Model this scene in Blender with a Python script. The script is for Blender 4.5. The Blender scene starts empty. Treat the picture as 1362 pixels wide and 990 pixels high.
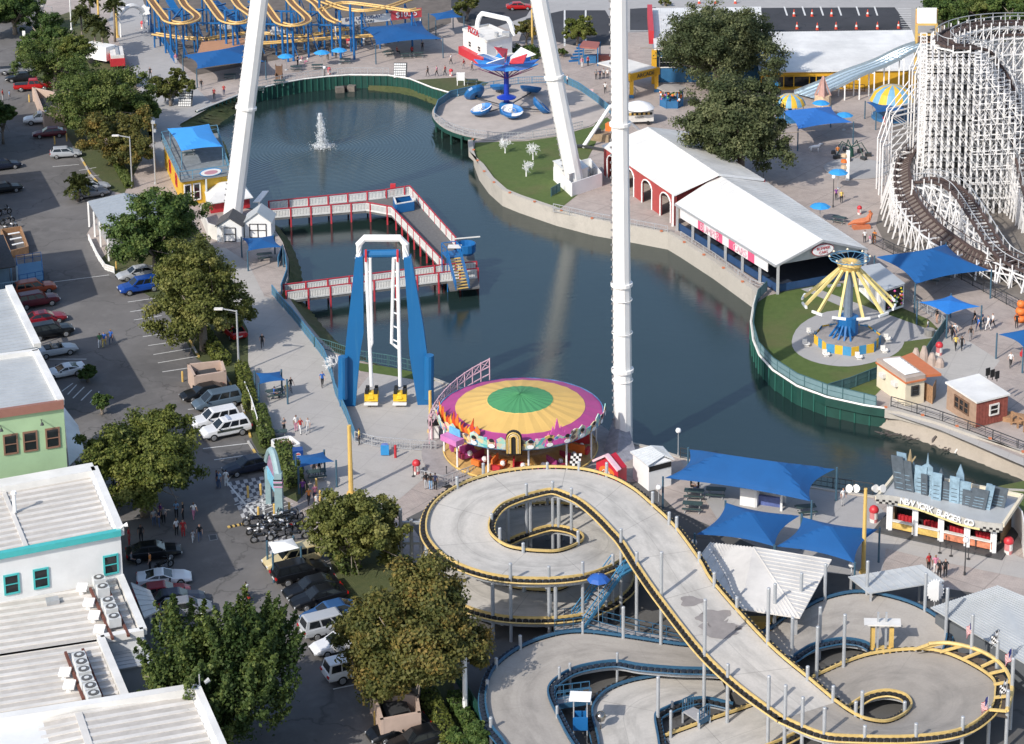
import bpy, math, random
import numpy as np
from mathutils import Vector, geometry
R=math.radians
rnd=random.Random(7)
scene=bpy.context.scene
COL=scene.collection
# ---------------------------------------------------------------- camera
PPX,PPY,FPX,TH,CH=800.,0.,2857.,R(13.4),91.
cd=bpy.data.cameras.new('camera'); cam=bpy.data.objects.new('camera',cd); COL.objects.link(cam)
cam.location=(0,0,CH); cam.rotation_euler=(R(90)-TH,0,0)
cd.sensor_fit='HORIZONTAL'; cd.sensor_width=36; cd.lens=36*FPX/1362
cd.shift_x=(681-PPX)/1362; cd.shift_y=(PPY-495)/1362
cd.clip_start=1; cd.clip_end=6000
scene.camera=cam
# ---------------------------------------------------------------- light
SUN_EL,SH_AZ=R(37),R(39)
w=bpy.data.worlds.new('World'); scene.world=w; w.use_nodes=True
nt=w.node_tree; bg=nt.nodes['Background']; sk=nt.nodes.new('ShaderNodeTexSky')
sk.sky_type='NISHITA'; sk.sun_disc=False; sk.sun_elevation=SUN_EL; sk.sun_rotation=SH_AZ+math.pi
sk.dust_density=1.5
nt.links.new(sk.outputs[0],bg.inputs[0]); bg.inputs[1].default_value=0.15
sl=bpy.data.lights.new('sun','SUN'); sl.energy=3.35; sl.angle=R(0.5); sl.color=(1,.94,.86)
so=bpy.data.objects.new('sun',sl); COL.objects.link(so)
so.rotation_euler=Vector((math.sin(SH_AZ)*math.cos(SUN_EL),math.cos(SH_AZ)*math.cos(SUN_EL),-math.sin(SUN_EL))).to_track_quat('-Z','Y').to_euler()
so.location=(-60,-60,120)
vs=scene.view_settings; vs.view_transform='Standard'; vs.look='None'; vs.gamma=1; vs.exposure=0.40
scene.render.engine='CYCLES'
# ---------------------------------------------------------------- helpers
_c,_s=math.cos(TH),math.sin(TH)
def G(u,v,z=0.):
 dx=(u-PPX)/FPX; q=(v-PPY)/FPX
 dy=_c-_s*q; dz=-_s-_c*q
 t=(z-CH)/dz
 return Vector((dx*t,dy*t,z))
def proj(p):
 z=p[2]-CH; dep=p[1]*_c-z*_s; up=p[1]*_s+z*_c
 return PPX+FPX*p[0]/dep, PPY-FPX*up/dep
def hgt(u,vb,vt):
 b=G(u,vb); lo,hi=0.,90.
 for _ in range(40):
  m=(lo+hi)/2
  if proj((b.x,b.y,m))[1]>vt: lo=m
  else: hi=m
 return lo
_mats={}
def M(name,col=None,rough=.6,metal=0.,var=.1,scale=1.5,bump=0.,trans=0.,alpha=1.,emit=0.):
 if name in _mats: return _mats[name]
 m=bpy.data.materials.new(name); m.use_nodes=True; t=m.node_tree; p=t.nodes['Principled BSDF']
 p.inputs['Roughness'].default_value=rough; p.inputs['Metallic'].default_value=metal
 col=tuple(col)
 if var>0:
  tc=t.nodes.new('ShaderNodeTexCoord')
  n=t.nodes.new('ShaderNodeTexNoise'); n.inputs['Scale'].default_value=scale; n.inputs['Detail'].default_value=6; n.inputs['Roughness'].default_value=.65
  t.links.new(tc.outputs['Object'],n.inputs['Vector'])
  r=t.nodes.new('ShaderNodeValToRGB')
  r.color_ramp.elements[0].position=.3; r.color_ramp.elements[1].position=.7
  r.color_ramp.elements[0].color=tuple(c*(1-var) for c in col)+(1,)
  r.color_ramp.elements[1].color=tuple(min(1,c*(1+var*.7)) for c in col)+(1,)
  t.links.new(n.outputs[0],r.inputs[0]); t.links.new(r.outputs[0],p.inputs['Base Color'])
  if bump:
   b=t.nodes.new('ShaderNodeBump'); b.inputs['Strength'].default_value=bump; b.inputs['Distance'].default_value=.05
   t.links.new(n.outputs[0],b.inputs['Height']); t.links.new(b.outputs[0],p.inputs['Normal'])
 else: p.inputs['Base Color'].default_value=col+(1,)
 if alpha<1: p.inputs['Alpha'].default_value=alpha
 if trans: p.inputs['Transmission Weight'].default_value=trans
 if emit:
  p.inputs['Emission Color'].default_value=col+(1,); p.inputs['Emission Strength'].default_value=emit
 _mats[name]=m; return m
class N:
 """tiny node-graph helper"""
 def __init__(s,name,rough=.8):
  s.m=bpy.data.materials.new(name); s.m.use_nodes=True; s.t=s.m.node_tree; s.p=s.t.nodes['Principled BSDF']
  s.p.inputs['Roughness'].default_value=rough
  s.tc=s.t.nodes.new('ShaderNodeTexCoord'); _mats[name]=s.m
 def n(s,k,**kw):
  x=s.t.nodes.new(k)
  for a,b in kw.items(): setattr(x,a,b)
  return x
 def l(s,a,b): s.t.links.new(a,b)
 def noise(s,scale,detail=6,rough=.6,vec=None,dist=0):
  n=s.n('ShaderNodeTexNoise'); n.inputs['Scale'].default_value=scale; n.inputs['Detail'].default_value=detail
  n.inputs['Roughness'].default_value=rough; n.inputs['Distortion'].default_value=dist
  s.l(vec or s.tc.outputs['Object'],n.inputs['Vector']); return n.outputs[0]
 def ramp(s,fac,stops):
  r=s.n('ShaderNodeValToRGB'); e=r.color_ramp.elements
  while len(e)<len(stops): e.new(.5)
  for el,(p,c) in zip(e,stops):
   el.position=p; el.color=(tuple(c)+(1,)) if hasattr(c,'__len__') else (c,c,c,1)
  s.l(fac,r.inputs[0]); return r.outputs[0]
 def mix(s,fac,a,b,mode='MIX'):
  x=s.n('ShaderNodeMix',data_type='RGBA',blend_type=mode)
  for i,v in ((0,fac),(6,a),(7,b)):
   if isinstance(v,(int,float)): x.inputs[i].default_value=v
   elif isinstance(v,tuple): x.inputs[i].default_value=v+(1,)
   else: s.l(v,x.inputs[i])
  return x.outputs[2]
 def bump(s,h,st=.3,d=.05,prev=None):
  b=s.n('ShaderNodeBump'); b.inputs['Strength'].default_value=st; b.inputs['Distance'].default_value=d
  s.l(h,b.inputs['Height'])
  if prev: s.l(prev,b.inputs['Normal'])
  s.l(b.outputs[0],s.p.inputs['Normal']); return b.outputs[0]
 def base(s,c): s.l(c,s.p.inputs['Base Color']); return s.m
 def rot(s,ang,sc=(1,1,1)):
  mp=s.n('ShaderNodeMapping'); mp.inputs['Rotation'].default_value=(0,0,ang); mp.inputs['Scale'].default_value=sc
  s.l(s.tc.outputs['Object'],mp.inputs['Vector']); return mp.outputs[0]
def wloc(o):
 v=Vector((0,0,0))
 while o is not None: v=v+o.location; o=o.parent
 return v
SPLIT=set('post leg orange_light arch_trim crossbar column support pole roof_column wheel yellow_column painted_portrait crown_lamp seat bench_row mirror machine parapet serving_window stringer side_panel white_board railing seat_frame hinge sweep_arm'.split())
class MB:
 def __init__(s): s.v=[];s.f=[];s.m=[];s.k=[]
 def add(s,vs,fs,mi=0):
  n=len(s.v); s.k.append((n,len(s.f))); s.v.extend(tuple(p) for p in vs); s.f.extend(tuple(i+n for i in f) for f in fs); s.m.extend([mi]*len(fs)); return s
 def box(s,c,d,rz=0.,mi=0):
  """c = centre of the bottom face, d = sizes"""
  ca,sa=math.cos(rz),math.sin(rz); vs=[]
  for z in (0,d[2]):
   for x,y in ((-1,-1),(1,-1),(1,1),(-1,1)):
    X,Y=x*d[0]/2,y*d[1]/2
    vs.append((c[0]+X*ca-Y*sa,c[1]+X*sa+Y*ca,c[2]+z))
  return s.add(vs,[(3,2,1,0),(4,5,6,7),(0,1,5,4),(1,2,6,5),(2,3,7,6),(3,0,4,7)],mi)
 def beam(s,a,b,w=.1,h=None,mi=0):
  h=h or w; a=Vector(a);b=Vector(b);d=(b-a)
  if d.length<1e-6: return s
  d.normalize(); up=Vector((0,0,1)) if abs(d.z)<.95 else Vector((0,1,0))
  x=d.cross(up).normalized(); y=x.cross(d).normalized()
  vs=[]
  for p in (a,b):
   for i,j in ((-1,-1),(1,-1),(1,1),(-1,1)): vs.append(p+x*(i*w/2)+y*(j*h/2))
  return s.add(vs,[(3,2,1,0),(4,5,6,7),(0,1,5,4),(1,2,6,5),(2,3,7,6),(3,0,4,7)],mi)
 def cone(s,a,b,r0,r1,seg=8,mi=0,caps=True):
  a=Vector(a);b=Vector(b);d=(b-a)
  if d.length<1e-6: return s
  d.normalize(); up=Vector((0,0,1)) if abs(d.z)<.95 else Vector((0,1,0))
  x=d.cross(up).normalized(); y=x.cross(d).normalized(); vs=[]
  for p,r in ((a,r0),(b,r1)):
   for k in range(seg):
    t=2*math.pi*k/seg; vs.append(p+x*(r*math.cos(t))+y*(r*math.sin(t)))
  fs=[(k,(k+1)%seg,seg+(k+1)%seg,seg+k) for k in range(seg)]
  if caps: fs+=[tuple(range(seg-1,-1,-1)),tuple(range(seg,2*seg))]
  return s.add(vs,fs,mi)
 def tube(s,pts,r,seg=6,mi=0,closed=False):
  pts=[Vector(p) for p in pts]; n=len(pts); vs=[]
  for i,p in enumerate(pts):
   a=pts[i-1] if (i>0 or closed) else p; b=pts[(i+1)%n] if (i<n-1 or closed) else p
   d=(b-a); d=d.normalized() if d.length>1e-9 else Vector((0,0,1))
   up=Vector((0,0,1)) if abs(d.z)<.97 else Vector((0,1,0))
   x=d.cross(up).normalized(); y=x.cross(d).normalized()
   rr=r[i] if hasattr(r,'__len__') else r
   for k in range(seg):
    t=2*math.pi*k/seg; vs.append(p+x*(rr*math.cos(t))+y*(rr*math.sin(t)))
  fs=[]
  for i in range(n if closed else n-1):
   j=(i+1)%n
   for k in range(seg): fs.append((i*seg+k,i*seg+(k+1)%seg,j*seg+(k+1)%seg,j*seg+k))
  if not closed: fs+=[tuple(range(seg-1,-1,-1)),tuple(range((n-1)*seg,n*seg))]
  return s.add(vs,fs,mi)
 def prism(s,poly,z0,z1,mi=0):
  n=len(poly); vs=[(p[0],p[1],z0) for p in poly]+[(p[0],p[1],z1) for p in poly]
  return s.add(vs,[tuple(range(n-1,-1,-1)),tuple(range(n,2*n))]+[(i,(i+1)%n,n+(i+1)%n,n+i) for i in range(n)],mi)
 def slab(s,pts,th,mi=0):
  """3D polygon thickened downwards"""
  pts=[Vector(p) for p in pts]; n=len(pts); vs=pts+[p-Vector((0,0,th)) for p in pts]
  return s.add(vs,[tuple(range(n)),tuple(range(2*n-1,n-1,-1))]+[(i,n+i,n+(i+1)%n,(i+1)%n) for i in range(n)],mi)
 def plate(s,pts,th,mi=0):
  """3D polygon thickened along its own normal (backwards)"""
  pts=[Vector(p) for p in pts]; n=len(pts)
  nr=Vector((0,0,0))
  for i in range(n): nr+=pts[i].cross(pts[(i+1)%n])
  nr.normalize(); vs=pts+[p-nr*th for p in pts]
  return s.add(vs,[tuple(range(n)),tuple(range(2*n-1,n-1,-1))]+[(i,n+i,n+(i+1)%n,(i+1)%n) for i in range(n)],mi)
 def face(s,pts,mi=0): return s.add(pts,[tuple(range(len(pts)))],mi)
 def lathe(s,prof,c=(0,0,0),seg=16,mi=0,mfun=None):
  vs=[];n=len(prof)
  for r,z in prof:
   for k in range(seg):
    t=2*math.pi*k/seg; vs.append((c[0]+r*math.cos(t),c[1]+r*math.sin(t),c[2]+z))
  b=len(s.v); s.k.append((b,len(s.f))); s.v.extend(vs)
  for i in range(n-1):
   for k in range(seg):
    s.f.append((b+i*seg+k,b+i*seg+(k+1)%seg,b+(i+1)*seg+(k+1)%seg,b+(i+1)*seg+k)); s.m.append(mfun(i,k) if mfun else mi)
  return s
 def strip(s,A,B,mi=0):
  n=len(A); return s.add(list(A)+list(B),[(i,i+1,n+i+1,n+i) for i in range(n-1)],mi)
 def pieces(s):
  """the separate pieces of this mesh, as builders of their own"""
  K=s.k+[(len(s.v),len(s.f))]; n=len(s.k); V=np.array(s.v); bb=[]
  for (a,_),(b,_) in zip(K,K[1:]): bb.append((V[a:b].min(0)-.02,V[a:b].max(0)+.02))
  par=list(range(n))
  def find(i):
   while par[i]!=i: i=par[i]
   return i
  for i in range(n):
   for j in range(i):
    if (bb[i][0]<=bb[j][1]).all() and (bb[j][0]<=bb[i][1]).all(): par[find(i)]=find(j)
  out={}
  for i in range(n):
   q=out.setdefault(find(i),MB()); o=len(q.v); a,fa=K[i]; b,fb=K[i+1]
   q.k.append((o,len(q.f))); q.v+=s.v[a:b]; q.f+=[tuple(x-a+o for x in f) for f in s.f[fa:fb]]; q.m+=s.m[fa:fb]
  return list(out.values())
 def build(s,name,mats,parent=None,smooth=False,loc=None):
  if not isinstance(mats,(list,tuple)): mats=[mats]
  if parent is not None and name in SPLIT and len(s.k)>1:
   g=s.pieces()
   if len(g)>1: return [q.build(name,mats,parent,smooth) for q in g][0]
  me=bpy.data.meshes.new(name); o=bpy.data.objects.new(name,me); COL.objects.link(o)
  if parent is not None: o.parent=parent; off=wloc(parent)
  else:
   if loc is None:
    a=np.array(s.v) if s.v else np.zeros((1,3)); lo=a.min(0); hi=a.max(0); loc=((lo[0]+hi[0])/2,(lo[1]+hi[1])/2,lo[2])
   off=Vector(loc); o.location=off
  ox,oy,oz=off
  me.from_pydata([(x-ox,y-oy,z-oz) for x,y,z in s.v],[],s.f)
  for m in mats: me.materials.append(m)
  if len(mats)>1: me.polygons.foreach_set('material_index',s.m)
  if smooth: me.polygons.foreach_set('use_smooth',[True]*len(s.f))
  me.update(); return o
def tag(o,label=None,cat=None,group=None,kind=None):
 if label: o['label']=label
 if cat: o['category']=cat
 if group: o['group']=group
 if kind: o['kind']=kind
 return o
def thing(name,loc,label,cat,group=None):
 o=bpy.data.objects.new(name,None); COL.objects.link(o); o.location=loc; o.empty_display_size=.3
 return tag(o,label,cat,group)
KIDS={}
def kids(o):
 return [c for c in o.children]
def dup(o,loc=None,rz=None,label=None,group=None,scale=None,parent=None):
 c=o.copy(); COL.objects.link(c)
 if parent is not None: c.parent=parent
 if loc is not None: c.location=loc
 if rz is not None: c.rotation_euler=(0,0,rz)
 if scale is not None: c.scale=scale if hasattr(scale,'__len__') else (scale,)*3
 if label: c['label']=label
 if group: c['group']=group
 for k in kids(o): dup(k,parent=c)
 return c
def setmat(o,slot,m):
 o.material_slots[slot].link='OBJECT'; o.material_slots[slot].material=m
def poly(px,z=0.): return [G(u,v,z) for u,v in px]
def sm(pts,k=6,closed=False):
 """Catmull-Rom smoothing of a list of tuples"""
 P=[np.array(p,float) for p in pts]; n=len(P); out=[]
 for i in range(n if closed else n-1):
  if closed: a,b,c,d=P[i-1],P[i],P[(i+1)%n],P[(i+2)%n]
  else: a,b,c,d=P[max(i-1,0)],P[i],P[i+1],P[min(i+2,n-1)]
  for j in range(k):
   t=j/k
   out.append(.5*((2*b)+(-a+c)*t+(2*a-5*b+4*c-d)*t*t+(-a+3*b-3*c+d)*t**3))
 if not closed: out.append(P[-1])
 return [tuple(p) for p in out]
def resamp(pts,d,closed=False):
 P=[Vector(p) for p in pts]
 if closed: P.append(P[0])
 out=[P[0].copy()]; acc=0.
 for a,b in zip(P,P[1:]):
  L=(b-a).length
  if L<1e-9: continue
  t=d-acc
  while t<=L: out.append(a.lerp(b,t/L)); t+=d
  acc=(acc+L)%d if L+acc>=d else acc+L
 return out
def text(s,size,mat,parent,loc,rot,ext=.02,name='lettering',align='CENTER',sx=1.):
 cu=bpy.data.curves.new(name,'FONT'); cu.body=s; cu.size=size; cu.extrude=ext; cu.align_x=align; cu.align_y='CENTER'
 cu.materials.append(mat); o=bpy.data.objects.new(name,cu); me=bpy.data.meshes.new_from_object(o); bpy.data.objects.remove(o); o=bpy.data.objects.new(name,me); COL.objects.link(o)
 if parent is not None: o.parent=parent; o.location=Vector(loc)-wloc(parent)
 else: o.location=loc
 o.rotation_euler=rot; o.scale=(sx,1,1); return o
def rot_from(xaxis,up):
 """euler for a text whose reading direction is xaxis and letter-up is up"""
 from mathutils import Matrix
 x=Vector(xaxis).normalized(); z=x.cross(Vector(up)).normalized(); y=z.cross(x)
 return Matrix((x,y,z)).transposed().to_euler()
WHITE=M('white_paint',(.8,.8,.79),.5,var=.06,scale=.8)
OFFW=M('weathered_white',(.68,.66,.62),.6,var=.14,scale=.7)
DKM=M('dark_metal',(.04,.042,.045),.5,var=.2)
GALV=M('galvanised_steel',(.42,.43,.44),.5,metal=.25,var=.12,scale=3)
BLUE=M('ride_blue',(.012,.12,.33),.4,var=.08,scale=.6)
SAIL=M('blue_sail_cloth',(.004,.080,.25),.75,var=.1,scale=.5)
SKYB=M('light_blue_cloth',(.04,.27,.66),.75,var=.08,scale=.5)
YEL=M('yellow_paint',(.64,.43,.13),.5,var=.14,scale=1)
RED=M('red_paint',(.48,.03,.04),.5,var=.12)
BLACK=M('black_rubber',(.012,.012,.013),.7,var=.2)
GLASS=M('dark_glass',(.012,.015,.018),.08,var=0)
GRN=M('dark_green_paint',(.010,.055,.042),.55,var=.2,scale=.8)
TEAL=M('teal_trim',(.06,.42,.42),.5,var=.08)
BROWN=M('brown_board',(.16,.09,.055),.8,var=.25,scale=2)
FBLUE=M('fence_blue',(.06,.2,.34),.55,var=.1)
PINK=M('pink_paint',(.65,.10,.32),.5,var=.08)
PURP=M('magenta_roof',(.36,.05,.20),.6,var=.1,scale=.6)
ORNG=M('orange_paint',(.70,.17,.03),.55,var=.1)
TYRE=M('tyre_rubber',(.012,.012,.012),.8,var=.2)
# ================================================================ ground, lake, lawns
def concrete(name,c0,c1,joint=None,ang=0.,stain=.35):
 k=N(name,.85)
 a=k.noise(.05,5,.6); b=k.noise(.6,8,.7); c=k.noise(6,4,.6)
 base=k.mix(k.ramp(a,[(.35,0.),(.65,1.)]),c0,c1)
 base=k.mix(k.ramp(b,[(.35,0.),(.7,.45)]),base,tuple(x*.72 for x in c0))
 base=k.mix(k.ramp(c,[(.3,.12),(.7,0.)]),base,(.05,.05,.05))
 st=k.noise(.22,7,.75,dist=1.)
 base=k.mix(k.ramp(st,[(.55,0.),(.75,stain)]),base,tuple(x*.45 for x in c0))
 if joint:
  br=k.n('ShaderNodeTexBrick'); br.offset=0; br.inputs['Scale'].default_value=1
  br.inputs['Brick Width'].default_value=joint; br.inputs['Row Height'].default_value=joint
  br.inputs['Mortar Size'].default_value=.035; br.inputs['Color1'].default_value=(0,0,0,1); br.inputs['Color2'].default_value=(.12,.12,.12,1); br.inputs['Mortar'].default_value=(1,1,1,1)
  k.l(k.rot(ang),br.inputs['Vector'])
  base=k.mix(k.ramp(br.outputs[0],[(0.,0.),(1.,.3)]),base,tuple(x*.4 for x in c0))
 k.bump(c,.15,.02)
 return k.base(base)
def pavers():
 k=N('paver_paving',.85)
 br=k.n('ShaderNodeTexBrick'); br.inputs['Scale'].default_value=1; br.inputs['Brick Width'].default_value=.4; br.inputs['Row Height'].default_value=.2; br.inputs['Mortar Size'].default_value=.01
 br.inputs['Color1'].default_value=(.40,.335,.30,1); br.inputs['Color2'].default_value=(.33,.285,.26,1); br.inputs['Mortar'].default_value=(.18,.16,.15,1)
 k.l(k.rot(.4),br.inputs['Vector'])
 a=k.noise(.07,5,.6); b=k.noise(.5,8,.7)
 col=k.mix(k.ramp(a,[(.35,0.),(.65,.6)]),br.outputs[0],(.47,.405,.36))
 col=k.mix(k.ramp(b,[(.45,0.),(.75,.5)]),col,(.17,.15,.14))
 b2=k.n('ShaderNodeTexBrick'); b2.offset=0; b2.inputs['Scale'].default_value=1; b2.inputs['Brick Width'].default_value=7.; b2.inputs['Row Height'].default_value=7.; b2.inputs['Mortar Size'].default_value=.06
 b2.inputs['Color1'].default_value=(0,0,0,1); b2.inputs['Color2'].default_value=(.1,.1,.1,1); b2.inputs['Mortar'].default_value=(1,1,1,1)
 k.l(k.rot(.62),b2.inputs['Vector'])
 col=k.mix(k.ramp(b2.outputs[0],[(0.,0.),(1.,.45)]),col,(.15,.14,.13))
 return k.base(col)
def asphalt(name,c,worn):
 k=N(name,.9)
 a=k.noise(.06,6,.65); b=k.noise(.35,8,.7,dist=.6); d=k.noise(9,5,.6)
 col=k.mix(k.ramp(a,[(.3,0.),(.7,1.)]),tuple(x*.65 for x in c),tuple(x*1.35 for x in c))
 col=k.mix(k.ramp(b,[(.5,0.),(.78,worn)]),col,tuple(x*1.7 for x in c))
 st=k.noise(.5,4,.7)
 col=k.mix(k.ramp(st,[(.62,0.),(.74,.55)]),col,tuple(x*.45 for x in c))
 v=k.n('ShaderNodeTexVoronoi',feature='DISTANCE_TO_EDGE'); v.inputs['Scale'].default_value=.09
 wn=k.n('ShaderNodeTexNoise'); wn.inputs['Scale'].default_value=.5; wn.inputs['Detail'].default_value=5
 k.l(k.tc.outputs['Object'],wn.inputs['Vector'])
 ad=k.n('ShaderNodeVectorMath',operation='MULTIPLY_ADD'); k.l(wn.outputs['Color'],ad.inputs[0]); ad.inputs[1].default_value=(4,4,0); k.l(k.tc.outputs['Object'],ad.inputs[2])
 k.l(ad.outputs[0],v.inputs['Vector'])
 col=k.mix(k.ramp(v.outputs[0],[(0.,.6),(.012,0.)]),col,tuple(x*.4 for x in c))
 k.bump(d,.2,.02)
 return k.base(col)
def grassm(name,a,b,dry=(.14,.115,.05)):
 k=N(name,.95)
 n=k.noise(1.2,8,.7); m=k.noise(.12,5,.6); f=k.noise(18,4,.7)
 col=k.mix(k.ramp(n,[(.3,0.),(.7,1.)]),a,b)
 col=k.mix(k.ramp(m,[(.48,0.),(.7,.6)]),col,dry)
 col=k.mix(k.ramp(f,[(.3,.35),(.6,0.)]),col,(.02,.03,.01))
 k.bump(f,.6,.08)
 return k.base(col)
PAV=pavers()
CONC=concrete('concrete_walk',(.47,.445,.41),(.40,.38,.36),3.2,.35)
CONC2=concrete('grey_concrete_walk',(.42,.41,.40),(.35,.34,.335),4.5,.5)
def trackm(name,c0,c1,rub,joint=1.):
 m=concrete(name,c0,c1,None,0,.45); k=N.__new__(N); k.m=m; k.t=m.node_tree; k.p=k.t.nodes['Principled BSDF']; k.tc=[n for n in k.t.nodes if n.type=='TEX_COORD'][0]
 src=k.p.inputs['Base Color'].links[0].from_socket
 at=k.n('ShaderNodeAttribute',attribute_name='run'); sp=k.n('ShaderNodeSeparateXYZ'); k.l(at.outputs['Vector'],sp.inputs[0])
 cb=k.n('ShaderNodeCombineXYZ'); 
 for i,f in ((0,5.),(1,.30)):
  mu=k.n('ShaderNodeMath',operation='MULTIPLY'); mu.inputs[1].default_value=f; k.l(sp.outputs[i],mu.inputs[0]); k.l(mu.outputs[0],cb.inputs[i])
 st=k.noise(1.,5,.6,vec=cb.outputs[0])
 bell=k.ramp(sp.outputs[0],[(.08,0.),(.35,1.),(.65,1.),(.92,0.)])
 f=k.mix(1.,k.ramp(st,[(.42,0.),(.68,rub)]),bell,'MULTIPLY')
 col=k.mix(f,src,tuple(x*.42 for x in c0))
 mo=k.n('ShaderNodeMath',operation='PINGPONG'); mo.inputs[1].default_value=2.6; k.l(sp.outputs[1],mo.inputs[0])
 col=k.mix(k.ramp(mo.outputs[0],[(.0,.75*joint),(.04,0.)]),col,tuple(x*.3 for x in c0))
 ce=k.n('ShaderNodeMath',operation='COMPARE'); ce.inputs[1].default_value=.5; ce.inputs[2].default_value=.006; k.l(sp.outputs[0],ce.inputs[0])
 mu=k.n('ShaderNodeMath',operation='MULTIPLY'); mu.inputs[1].default_value=.35*joint; k.l(ce.outputs[0],mu.inputs[0])
 k.base(k.mix(mu.outputs[0],col,tuple(x*.35 for x in c0))); return m
TRK=trackm('kart_deck_concrete',(.56,.535,.49),(.50,.47,.43),.6)
TRK2=trackm('banked_deck_concrete',(.44,.405,.36),(.36,.33,.295),.55,.3)
TRK3=trackm('bowl_deck_concrete',(.40,.37,.33),(.30,.27,.235),.6,.3)
CURBC=concrete('seawall_concrete',(.50,.465,.41),(.42,.39,.34),None,0,.5)
ASPH=asphalt('street_asphalt',(.128,.122,.118),.55)
ASPD=asphalt('car_park_asphalt',(.035,.036,.042),.2)
LAWN=grassm('lawn_grass',(.062,.105,.018),(.10,.145,.032))
BANKG=grassm('bank_grass',(.05,.07,.02),(.09,.10,.035),(.12,.09,.05))
DIRT=M('mulch_soil',(.10,.062,.04),.95,var=.4,scale=1.2,bump=.6)
SAND=concrete('beach_sand',(.40,.35,.29),(.33,.29,.24),None,0,.4)
LAKE=[(236,165),(262,150),(290,139),(318,128),(340,121),(372,113),(403,107.5),(435,104),(465,102),(517,102.5),(545,107),(575,119),(610,129),(640,140),(640,180),(629,189),(630,203),(637,222),(650,240),(668,256),(690,265),(740,282),(790,295),(830,302),(888,313),(905,323),(950,352),(1000,388),(1006,396),(1002,410),(999,430),(1002,455),(1010,475),(1028,495),(1060,516),(1100,531),(1150,542),(1178,546),(1200,549),(1250,563),(1300,581),(1362,606),(1460,650),(1460,690),(1362,652),(1320,650),(1240,651),(1161,660),(1120,654),(1080,648),(1000,628),(905,608),(870,596),(800,580),(730,560),(660,530),(600,512),(560,497),(500,486),(448,470),(428,452),(405,425),(386,398),(372,398),(384,372),(384,345),(376,322),(362,300),(342,280),(312,275),(300,262),(296,240),(290,215),(270,190)]
lk=poly(LAKE)
big=[Vector((-2500,40,0)),Vector((2500,40,0)),Vector((2500,4000,0)),Vector((-2500,4000,0))]
tris=geometry.tessellate_polygon([big,lk])
allv=big+lk
mb=MB(); mb.add(allv,[tuple(t) for t in tris])
gr=mb.build('ground',PAV,loc=(0,0,0)); tag(gr,'beige and pink paved park ground around the lake','ground',kind='structure')
def upfix(o):
 me=o.data; bm=__import__('bmesh').new(); bm.from_mesh(me)
 for f in bm.faces:
  if f.normal.z<0: f.normal_flip()
 bm.to_mesh(me); bm.free()
upfix(gr)
def water():
 k=N('lake_water',.045)
 k.p.inputs['IOR'].default_value=1.5
 a=k.noise(.03,4,.5)
 a2=k.noise(.008,3,.5); k.base(k.mix(k.ramp(a,[(.35,0.),(.65,1.)]),(.010,.023,.021),k.mix(k.ramp(a2,[(.4,0.),(.6,1.)]),(.020,.034,.028),(.014,.029,.031))))
 n1=k.noise(.9,3,.55,vec=k.rot(.4,(.6,1.6,1))); n2=k.noise(3.2,3,.6,vec=k.rot(.1,(.7,2.6,1)))
 wv=k.n('ShaderNodeTexWave',wave_type='RINGS',rings_direction='Z'); wv.inputs['Scale'].default_value=.55; wv.inputs['Distortion'].default_value=1.2; wv.inputs['Detail'].default_value=2
 fc=G(429,197,-1.9)
 mp=k.n('ShaderNodeMapping'); mp.inputs['Location'].default_value=(-fc.x,-fc.y,0)
 k.l(k.tc.outputs['Object'],mp.inputs['Vector']); k.l(mp.outputs[0],wv.inputs['Vector'])
 ln=k.n('ShaderNodeVectorMath',operation='LENGTH'); k.l(mp.outputs[0],ln.inputs[0])
 fo=k.n('ShaderNodeMapRange'); fo.inputs[1].default_value=2; fo.inputs[2].default_value=26; fo.inputs[3].default_value=1; fo.inputs[4].default_value=0; k.l(ln.outputs['Value'],fo.inputs[0])
 mu=k.n('ShaderNodeMath',operation='MULTIPLY'); k.l(wv.outputs[1],mu.inputs[0]); k.l(fo.outputs[0],mu.inputs[1])
 b=k.bump(n1,.2,.06); b=k.bump(n2,.26,.03,b); k.bump(mu.outputs[0],.4,.07,b)
 return k.m
WL=-1.9
fc=[G(u,v,WL) for u,v in ((150,80),(700,80),(1362,330),(1700,640),(1362,760),(700,640),(330,500),(180,300))]
mb=MB(); mb.face([fc[0],fc[7],fc[6],fc[5],fc[4],fc[3],fc[2],fc[1]]); wo=mb.build('water',water(),loc=(0,0,WL)); upfix(wo); tag(wo,'dark blue rippled lake water','water',kind='structure')
def sheet(name,px,mat,dz,label,cat,k=0,closed=True,kind='structure'):
 p=sm(px,k,True) if k else px
 v=[Vector((q.x,q.y,dz)) for q in poly(p)]
 t=geometry.tessellate_polygon([v]); mb=MB(); mb.add(v,[tuple(x) for x in t])
 o=mb.build(name,mat,loc=(0,0,dz)); upfix(o); tag(o,label,cat,kind=kind); return o
STR=[(640,1040),(565,955),(520,905),(478,830),(450,772),(425,715),(395,680),(368,655),(350,612),(336,588),(322,540),(300,497),(262,478),(236,436),(205,398),(160,372),(133,345),(115,312),(150,255),(118,222),(108,211),(85,175),(45,112),(22,62),(52,30),(62,0),(58,-60),(-400,-60),(-500,500),(-300,1040)]
sheet('street',STR,ASPH,.008,'worn grey asphalt street with parking bays along the left','street')
sheet('planting_bed',[(565,955),(520,905),(478,830),(450,772),(425,715),(440,700),(500,700),(560,760),(575,840),(640,960),(700,1040),(640,1040)],BANKG,.012,'mulched planting strip between parked cars and kart track','planting bed')
sheet('planting_bed',[(300,497),(262,478),(236,436),(205,398),(160,372),(133,345),(230,270),(285,330),(300,380),(330,440),(330,500),(350,560),(385,600),(412,650),(395,668),(368,655),(350,612),(336,588),(322,540)],BANKG,.012,'planting strip with hedge between parking bays and walkway','planting bed')
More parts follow.
